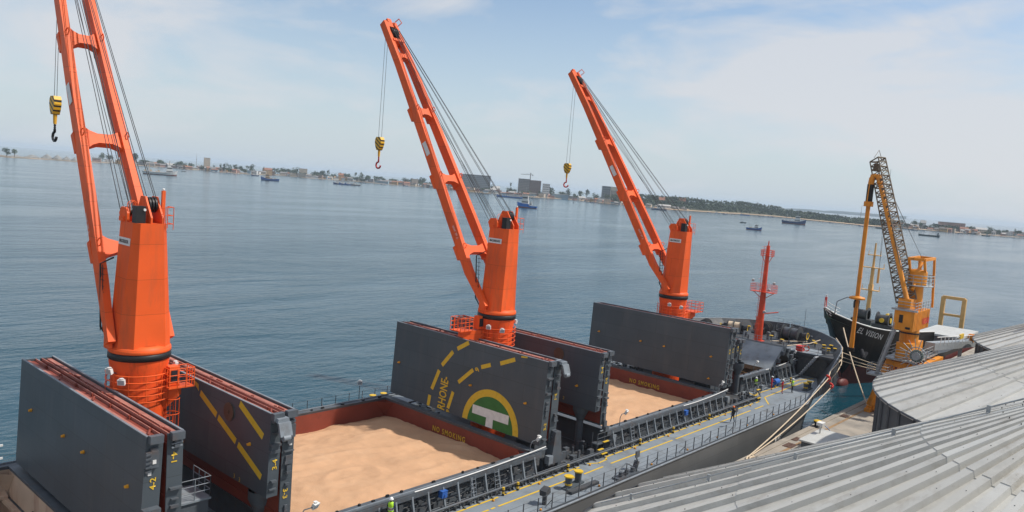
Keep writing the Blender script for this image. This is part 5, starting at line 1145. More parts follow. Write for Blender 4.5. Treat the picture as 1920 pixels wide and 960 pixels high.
fender(69.8, -13.6, 6.9, 'upper orange red rope guard bunched on the grey ship rail by the bow ladder'); fender(70.8, -13.7, 5.9, 'lower orange red rope guard bunched on the grey ship rail by the bow ladder'); fender(88.9, -7.0, 7.9, 'orange red rope guard at the very tip of the grey bow')
SHORE = [(281,1895),(490,1844),(500,1806),(601,1910),(647,1861),(824,2125),(815,2008),(931,2037),(911,1885),(986,1963),(955,1832),(1022,1782),(1257,2016),(1238,1845),(1348,1865),(1396,1734),(1510,1679),(1404,1385),(1478,1330),(1437,1186),(1604,1204),(1479,964),(1596,1016),(1449,815),(1627,774),(1756,790),(1822,725),(1725,603),(1660,467),(1776,435),(1795,359),(1855,304),(1953,241),(2051,81)]
B_tower_block = (1005,1971,2.0,15.2,31.7)
B_pink_block = (1274,1924,2.0,21.7,23.0)
B_yellow_house = (1169,1942,2.0,24.1,17.2)
B_grey_block = (1509,1455,2.0,81.9,43.6)
B_beige_house = (1513,1378,2.0,20.0,17.7)
B_site_left = (1554,1316,2.0,28.5,42.7)
B_site_right = (1553,1277,2.0,29.5,42.7)
B_frame_building = (1543,1230,2.0,17.9,33.6)
B_office_grey = (1596,1078,2.0,22.7,39.3)
B_office_beige = (1578,1040,2.0,21.0,38.8)
B_blue_shed = (1584,1215,2.0,41.8,9.6)
B_cream_house = (1844,411,2.0,10.5,18.5)
B_long_brick = (1915,371,2.0,49.6,18.1)
B_red_roof_a = (1877,338,2.0,16.1,10.7)
B_red_roof_b = (1872,321,2.0,18.2,8.3)
B_beige_hall = (1916,313,2.0,20.8,12.4)
B_white_house = (1461,1730,2.0,15.6,8.8)
B_salmon_house = (1525,1720,2.0,19.1,18.5)
B_hill_house = (1588,905,2.0,27.6,23.7)
B_hill_house2 = (1611,874,2.0,17.5,25.5)
B_white_sheds = (1476,839,2.0,28.0,7.9)
B_yellow_hut = (1371,1874,2.0,14.2,18.5)
B_white_cream = (1479,1354,2.0,19.6,11.8)
TREES = [(504,1852,2.0,13.5,17.8),(516,1844,2.0,13.5,16.9),(775,2073,2.0,13.6,23.6),(818,2134,2.0,14.1,21.1),(857,2068,2.0,21.1,34.8),(891,2060,2.0,17.0,9.7),(918,2067,2.0,10.0,18.6),(936,1985,2.0,19.7,17.5),(930,1945,2.0,11.1,14.4),(1011,2012,2.0,8.7,13.4),(982,1885,2.0,5.5,15.2),(994,1876,2.0,6.9,19.1),(1002,1871,2.0,8.3,22.7),(1010,1865,2.0,13.9,23.5),(1020,1845,2.0,12.5,20.9),(1062,1845,2.0,16.9,24.0),(1148,1928,2.0,6.0,19.3),(1226,2005,2.0,7.8,19.9),(1287,2052,2.0,19.4,22.1),(1278,2006,2.0,9.6,17.2),(1276,1966,2.0,17.3,25.2),(1292,1891,2.0,7.7,21.8),(1322,1900,2.0,20.4,23.4),(1344,1900,2.0,9.5,26.5),(1362,1896,2.0,12.7,16.8),(1401,1912,2.0,16.1,23.3),(1392,1866,2.0,15.9,18.7),(1412,1859,2.0,9.6,25.1),(1420,1838,2.0,14.3,28.1),(1454,1803,2.0,22.3,22.6),(1462,1745,2.0,15.7,13.4),(1508,1744,2.0,15.9,20.9),(1518,1729,2.0,14.3,22.3),(1556,1732,2.0,29.0,29.3),(1515,1636,2.0,7.7,19.3),(1488,1547,2.0,11.9,27.2),(1470,1507,2.0,11.7,20.9),(1504,1384,2.0,11.4,22.6),(1530,1340,2.0,7.1,30.8),(1510,1327,2.0,14.1,17.8),(1575,1233,2.0,22.3,29.6),(1625,1238,2.0,18.5,21.9),(1658,1244,2.0,15.9,26.1),(1618,1194,2.0,9.8,16.0),(1618,1175,2.0,15.3,24.3),(1617,1153,2.0,13.8,28.3),(1572,1094,2.0,14.6,20.5),(1555,1049,2.0,13.0,24.0),(1537,1013,2.0,15.3,23.0),(1505,983,2.0,17.5,22.3),(1834,450,2.0,10.6,17.3),(1840,426,2.0,9.3,18.3),(1833,412,2.0,10.4,13.6),(1847,398,2.0,9.3,12.8),(1841,381,2.0,20.7,13.1),(1860,367,2.0,16.1,10.1),(1915,337,2.0,18.7,12.5),(1935,301,2.0,11.6,16.2),(1959,285,2.0,8.2,13.3),(1994,262,2.0,5.9,15.9),(1994,254,2.0,8.2,12.0),(1881,346,2.0,9.2,8.8),(1739,478,2.0,13.7,14.0),(1757,467,2.0,11.4,13.0),(1799,461,2.0,11.6,17.9),(1428,1793,2.0,12.6,8.9),(1422,1810,2.0,11.0,17.0),(1644,1046,2.0,18.9,26.9),(1613,1002,2.0,15.7,24.5),(1977,273,2.0,9.4,8.7),(1939,290,2.0,9.3,4.4),(1667,1258,2.0,15.8,11.8),(1532,1010,2.0,13.0,9.9),(1635,1241,2.0,9.3,16.0),(1483,1764,2.0,11.6,15.1),(1027,1812,2.0,18.0,12.4),(838,2028,2.0,17.9,10.4),(1390,1885,2.0,12.6,13.4),(1333,1876,2.0,16.3,9.8),(1468,1764,2.0,13.3,15.1),(1439,1833,2.0,15.5,19.3),(1525,1757,2.0,14.4,18.6),(1477,1727,2.0,12.4,11.0),(1501,1316,2.0,11.5,8.1),(1491,1395,2.0,14.6,12.3),(1516,1604,2.0,13.2,18.8),(1377,1878,2.0,17.2,13.6),(1210,1979,2.0,11.8,8.7),(1510,987,2.0,13.8,9.7),(1268,1955,2.0,20.3,18.1),(1033,1858,2.0,10.3,11.6),(939,2097,2.0,9.5,15.6),(1592,1029,2.0,14.5,15.3),(968,1977,2.0,19.3,16.5),(1275,1995,2.0,13.5,10.0),(929,2061,2.0,14.4,10.8),(1046,1866,2.0,11.7,17.3),(1360,1936,2.0,15.3,13.5),(1601,1170,2.0,8.5,9.5),(1262,1914,2.0,15.4,12.3),(1571,1012,2.0,16.8,7.1),(869,2050,2.0,8.5,9.4),(1261,1896,2.0,16.2,11.2),(1314,1902,2.0,19.1,17.2),(1533,1339,2.0,19.2,14.2),(1590,1094,2.0,15.5,10.2),(1301,2044,2.0,20.9,20.4),(1400,1893,2.0,12.8,19.9),(1159,1944,2.0,17.0,11.0),(1497,1244,2.0,13.6,14.1),(1476,1523,2.0,14.4,16.4),(931,2071,2.0,16.3,8.5),(1535,1660,2.0,18.6,15.4),(1495,1252,2.0,10.2,12.5),(878,2061,2.0,16.9,14.2),(1383,1815,2.0,17.0,12.2),(1504,1269,2.0,14.2,12.0),(1601,1027,2.0,11.3,10.1),(1564,1735,2.0,10.2,12.0),(899,2089,2.0,19.4,12.3),(1384,1838,2.0,14.4,12.5),(998,1872,2.0,19.2,9.6),(1501,1573,2.0,16.8,18.1),(1030,1862,2.0,11.2,13.8),(997,1972,2.0,16.7,9.5),(1504,1776,2.0,10.4,13.4),(941,2000,2.0,10.1,16.4),(1512,1381,2.0,10.8,15.4),(1557,1070,2.0,12.8,9.0),(1593,1090,2.0,9.2,14.0),(1293,1887,2.0,21.6,15.5),(1523,1663,2.0,12.2,14.1),(1447,1447,2.0,10.7,9.3),(1439,1757,2.0,12.8,9.4),(1394,1792,2.0,21.3,8.5),(844,2050,2.0,11.4,13.4),(934,2081,2.0,17.9,15.8),(1395,1881,2.0,13.7,13.5),(1411,1911,2.0,14.7,12.6),(977,1838,2.0,18.4,11.9),(1480,1762,2.0,13.5,13.6),(1538,1673,2.0,18.5,11.9),(1477,1366,2.0,19.4,9.8),(1279,2045,2.0,21.3,18.8),(1344,1887,2.0,14.1,9.0),(1532,1237,2.0,12.2,16.5),(1534,1695,2.0,19.1,10.7),(1480,1396,2.0,10.7,12.5),(1426,1741,2.0,15.3,14.5),(1558,1246,2.0,17.6,9.5),(1518,1406,2.0,12.5,12.1),(1639,1249,2.0,17.7,15.7),(996,1829,2.0,17.5,10.7),(1285,2076,2.0,20.3,19.1),(1398,1786,2.0,13.4,17.4),(1412,1763,2.0,9.4,14.7),(1888,329,2.0,6.9,11.0),(1944,281,2.0,8.0,7.0),(1912,357,2.0,11.5,8.0),(1985,254,2.0,12.4,12.7),(1942,307,2.0,13.2,10.2),(1798,431,2.0,14.9,9.1),(1900,328,2.0,7.8,9.3),(1896,344,2.0,13.4,11.6),(1919,292,2.0,11.3,8.6),(1936,283,2.0,7.4,8.6),(1842,407,2.0,10.7,9.4),(1802,444,2.0,12.9,9.2),(1912,326,2.0,7.1,12.7),(1735,464,2.0,15.2,9.6),(1979,295,2.0,16.4,10.6),(1839,349,2.0,6.8,7.7),(2003,241,2.0,9.4,7.9),(2051,252,2.0,7.2,10.4),(1850,430,2.0,11.8,13.5),(1984,279,2.0,11.1,13.9),(1979,288,2.0,12.9,7.7),(1828,422,2.0,9.8,12.5),(1887,315,2.0,7.1,8.3),(1998,246,2.0,14.6,7.6),(1896,297,2.0,11.4,5.7),(1814,460,2.0,8.3,10.1),(1871,356,2.0,14.8,12.1),(1892,371,2.0,15.9,12.9),(1741,468,2.0,13.4,7.1),(2022,246,2.0,15.4,7.1)]
HOUSES = [(1564,1034,1.5,10.4,9.5),(1515,1769,1.5,19.4,9.5),(1559,1022,1.5,9.1,9.4),(1461,1365,1.5,12.9,5.3),(1464,1399,1.5,12.0,9.5),(1001,1817,1.5,11.5,9.3),(1493,972,1.5,13.4,3.3),(849,2088,1.5,15.0,9.5),(1080,1865,1.5,13.3,9.5),(1373,1859,1.5,10.5,8.7),(1472,1261,1.5,17.2,5.1),(1019,1898,1.5,20.0,9.5),(1592,1219,1.5,17.8,8.1),(1583,1023,1.5,11.2,8.6),(974,1903,1.5,15.3,8.6),(1510,1651,1.5,22.6,9.5),(828,2028,1.5,20.4,4.3),(1293,1866,1.5,14.4,9.2),(886,2060,1.5,12.2,9.5),(1577,1058,1.5,14.0,7.5),(1367,1847,1.5,20.4,9.5),(1546,1048,1.5,17.1,7.9),(1516,1287,1.5,12.2,8.8),(1646,1255,1.5,17.7,9.5),(980,1889,1.5,14.2,9.5),(920,2043,1.5,21.1,6.8),(1517,1651,1.5,18.7,8.8),(978,1900,1.5,18.8,9.5),(1533,1398,1.5,16.9,9.5),(1345,1886,1.5,22.1,9.5),(1446,1731,1.5,19.8,9.5),(1595,1100,1.5,8.2,9.4),(1480,1786,1.5,18.4,9.5),(931,1970,1.5,11.4,8.5),(1005,1980,1.5,17.7,9.2),(1463,1712,1.5,10.1,9.5),(1457,1752,1.5,12.7,9.5),(1473,1526,1.5,10.2,9.5),(1323,1871,1.5,12.9,4.9),(1440,1467,1.5,14.8,4.8),(1314,1869,1.5,9.9,8.1),(1503,1586,1.5,20.4,9.2),(1471,1281,1.5,12.4,8.2),(961,1838,1.5,17.5,5.0),(1269,1858,1.5,19.5,6.4),(1418,1756,1.5,18.9,6.9),(1425,1382,1.5,15.7,4.3),(1059,1825,1.5,8.8,6.2),(1529,1768,1.5,15.2,9.5),(1466,1544,1.5,22.0,7.6),(1629,1193,1.5,11.2,9.5),(1274,1897,1.5,17.9,9.5),(1452,1504,1.5,18.1,9.5),(981,1844,1.5,16.6,5.9),(1448,1804,1.5,22.4,9.5),(1001,1906,1.5,20.2,8.7),(1569,1111,1.5,18.8,5.4),(1393,1893,1.5,12.9,9.5),(1506,1205,1.5,17.6,9.5),(1352,1874,1.5,16.9,4.9),(1583,1144,1.5,17.8,9.5),(1331,1875,1.5,18.3,7.2),(1260,1957,1.5,14.7,9.5),(1503,1698,1.5,14.7,5.2),(1573,1234,1.5,18.3,9.5),(1611,1237,1.5,11.7,9.5),(1508,1652,1.5,19.5,8.2),(956,2093,1.5,19.8,7.4),(1553,1699,1.5,19.7,9.5),(1032,1799,1.5,8.4,8.2),(1512,1380,1.5,19.5,9.2),(1587,1162,1.5,19.5,4.6),(1442,1757,1.5,17.6,9.5),(1494,1619,1.5,15.2,9.5),(912,2054,1.5,12.8,7.0),(1470,1732,1.5,11.0,9.5),(953,1956,1.5,12.6,7.1),(1479,1580,1.5,15.6,9.5),(1289,1917,1.5,19.6,9.5),(1525,1328,1.5,19.5,8.8),(882,2036,1.5,20.7,8.6),(925,1951,1.5,8.8,4.6),(1446,1408,1.5,18.0,9.5),(1425,1736,1.5,22.9,9.0),(1523,1722,1.5,23.5,7.9),(1541,1211,1.5,20.4,5.5),(1401,1768,1.5,14.6,9.5),(1480,1216,1.5,8.3,5.9),(1436,1760,1.5,16.3,7.3),(1560,1092,1.5,11.3,4.6),(1424,1418,1.5,9.4,8.6),(1008,2013,1.5,15.9,9.5),(1259,1871,1.5,10.9,9.3),(1645,1255,1.5,21.5,9.5),(1253,1897,1.5,14.3,8.6),(974,1836,1.5,8.3,9.2),(1392,1792,1.5,12.5,5.3),(1311,1876,1.5,17.1,7.3),(1508,1601,1.5,15.5,8.8),(1367,1845,1.5,16.0,8.4),(1106,1889,1.5,17.7,7.5),(1387,1934,1.5,19.5,9.5),(1364,1885,1.5,18.1,9.0),(1579,1144,1.5,10.9,4.9),(1528,991,1.5,14.5,9.3),(1470,1552,1.5,21.0,9.5),(940,2061,1.5,17.0,7.1),(1474,1344,1.5,17.4,5.0),(1474,1445,1.5,10.4,9.5),(1495,1202,1.5,14.7,9.2),(1254,1905,1.5,11.2,9.5),(928,2110,1.5,18.3,9.5),(1506,1615,1.5,11.0,7.0),(922,1907,1.5,18.5,7.1),(1530,1347,1.5,10.5,9.5),(1456,1222,1.5,15.4,8.2),(1356,1901,1.5,18.4,9.0),(1537,1050,1.5,14.2,8.8),(970,1869,1.5,10.8,8.9),(1539,1053,1.5,18.0,5.1),(1428,1856,1.5,20.6,9.5),(1475,1292,1.5,9.3,8.8),(1477,1312,1.5,20.2,4.2),(1527,988,1.5,11.3,4.3),(1492,976,1.5,8.6,5.1),(899,2101,1.5,13.3,9.5),(833,2019,1.5,9.7,9.4),(1484,1742,1.5,23.4,9.5),(861,2031,1.5,16.7,7.4),(1432,1444,1.5,10.1,6.8),(1451,1721,1.5,17.7,9.5),(1441,1435,1.5,16.2,7.2),(1416,1900,1.5,13.1,9.5),(1136,1909,1.5,17.0,8.7),(1529,1035,1.5,9.7,5.2),(1510,1387,1.5,13.7,7.5),(828,2037,1.5,17.4,6.9),(936,2005,1.5,21.2,5.4),(1464,1528,1.5,12.1,6.7),(1183,1947,1.5,21.8,9.4),(1379,1935,1.5,10.2,9.5),(1475,1260,1.5,15.1,5.7),(1252,1885,1.5,14.8,9.5),(1546,1084,1.5,9.2,6.6),(1469,1363,1.5,17.5,8.2),(1506,1748,1.5,11.6,9.2),(990,1887,1.5,18.4,9.5),(1358,1901,1.5,17.2,9.5),(1475,1292,1.5,16.3,5.5),(1584,1012,1.5,8.0,9.0),(926,2060,1.5,20.0,6.8),(947,1928,1.5,20.4,5.1),(1485,1342,1.5,14.5,8.0),(1533,1220,1.5,17.4,9.5),(935,2035,1.5,16.4,9.2),(1540,1233,1.5,17.5,9.5),(1465,1243,1.5,11.9,5.2),(1442,1396,1.5,11.9,9.1),(1279,1964,1.5,21.5,9.5),(1400,1871,1.5,10.9,9.5),(1261,1869,1.5,22.5,6.0),(1564,1235,1.5,13.6,9.5),(1265,1974,1.5,18.0,9.5),(1275,2004,1.5,10.6,9.5),(1551,1073,1.5,13.1,9.0),(1571,1110,1.5,14.4,8.9),(1508,993,1.5,15.2,6.6),(1473,1214,1.5,17.6,9.5),(956,2086,1.5,16.7,9.5),(964,2092,1.5,17.2,9.5),(1486,1713,1.5,21.2,9.5),(1604,1240,1.5,13.8,9.5),(1645,1224,1.5,19.6,7.5),(1454,1507,1.5,10.8,9.5),(1518,1019,1.5,14.8,9.2),(996,1980,1.5,12.2,7.7),(1012,1823,1.5,11.8,9.5),(1284,1992,1.5,21.2,9.5),(1065,1829,1.5,14.2,8.0),(1269,2023,1.5,15.4,9.5),(932,1942,1.5,10.6,9.5),(1289,1887,1.5,11.5,9.5),(884,2098,1.5,9.0,8.5),(1465,1731,1.5,19.3,9.5),(1549,1055,1.5,8.2,9.5),(1373,1832,1.5,14.5,9.3),(1488,1570,1.5,10.9,9.5),(1493,1601,1.5,22.0,5.8),(1601,1111,1.5,9.5,9.5),(1533,1397,1.5,20.7,9.5),(1923,272,1.5,8.1,6.0),(1808,387,1.5,9.7,3.6),(1997,260,1.5,7.3,9.5),(1806,431,1.5,9.2,8.1),(1821,369,1.5,7.1,8.4),(1970,304,1.5,15.7,9.4),(1832,393,1.5,16.2,4.3),(1973,263,1.5,17.3,5.4),(1963,268,1.5,14.0,5.0),(1861,451,1.5,8.0,9.5),(1811,418,1.5,15.8,3.7),(1740,452,1.5,16.2,3),(1962,269,1.5,14.9,7.1),(1834,392,1.5,10.8,4.3),(1821,373,1.5,8.2,4.0),(1850,416,1.5,13.4,9.1),(1851,461,1.5,10.2,8.5),(1814,354,1.5,14.9,7.2),(1796,413,1.5,11.7,5.1),(1842,330,1.5,9.7,3.1),(1823,430,1.5,8.9,5.0),(1908,358,1.5,8.9,9.5),(1966,244,1.5,15.5,6.9),(1850,386,1.5,12.7,5.9),(2042,254,1.5,11.1,9.5),(1758,456,1.5,14.0,6.9),(1841,333,1.5,7.4,6.6),(1854,322,1.5,7.5,8.2),(2014,248,1.5,16.2,5.8),(2005,257,1.5,8.6,7.7),(1906,357,1.5,12.9,6.7),(1907,287,1.5,7.5,7.8),(1982,239,1.5,15.5,5.8),(1965,304,1.5,17.1,8.7),(2014,250,1.5,16.0,8.8),(1959,246,1.5,15.0,5.0),(1818,347,1.5,9.8,7.1),(1869,308,1.5,6.9,3.5),(1837,440,1.5,12.7,7.5),(1814,359,1.5,14.0,6.0),(1940,263,1.5,10.8,8.3),(1844,326,1.5,9.6,5.6),(1869,418,1.5,16.6,7.8),(1775,441,1.5,9.8,5.2),(1825,421,1.5,13.2,9.2),(1827,454,1.5,17.4,9.5),(1795,413,1.5,11.6,6.3),(1806,373,1.5,9.9,5.6),(1761,461,1.5,15.7,6.8),(1944,271,1.5,12.6,6.4),(1811,368,1.5,16.7,6.1),(1873,335,1.5,15.5,5.4),(1858,312,1.5,8.5,3.3),(1833,454,1.5,7.7,5.6),(1765,450,1.5,14.5,5.8),(1838,448,1.5,11.5,5.2),(2020,242,1.5,16.2,9.1),(1766,444,1.5,9.2,5.0),(1804,361,1.5,16.2,5.7),(2015,272,1.5,13.2,7.3),(1850,325,1.5,9.8,6.0),(1791,477,1.5,9.6,7.0),(2020,269,1.5,12.3,9.5),(1878,389,1.5,15.9,7.5),(1799,434,1.5,12.2,5.8),(1829,391,1.5,14.7,4.4),(1865,325,1.5,15.6,4.3),(1731,454,1.5,10.6,5.6),(1877,314,1.5,12.8,4.5),(1862,320,1.5,7.8,7.5),(1795,415,1.5,7.8,7.6),(1822,364,1.5,15.9,7.2),(1806,428,1.5,11.2,6.4),(1800,479,1.5,14.3,8.4),(1850,325,1.5,10.4,8.0),(1827,360,1.5,11.2,5.9),(2001,279,1.5,13.6,9.3),(1822,431,1.5,16.8,9.0),(1480,839,1.5,8.4,6.0),(1536,826,1.5,7.5,7.0),(1577,979,1.5,12.2,7.8),(1518,880,1.5,13.2,5.2),(1523,815,1.5,17.4,3.7),(1520,904,1.5,11.4,7.2),(1530,885,1.5,16.9,5.8),(1498,823,1.5,14.1,5.6),(755,2049,1.5,18.6,9.5),(842,2115,1.5,20.5,9.5),(825,2079,1.5,20.5,7.1),(854,2162,1.5,15.3,9.5),(767,2075,1.5,19.0,9.5),(697,1964,1.5,17.5,7.8),(806,2107,1.5,17.8,6.9),(759,2054,1.5,18.6,9.5)]
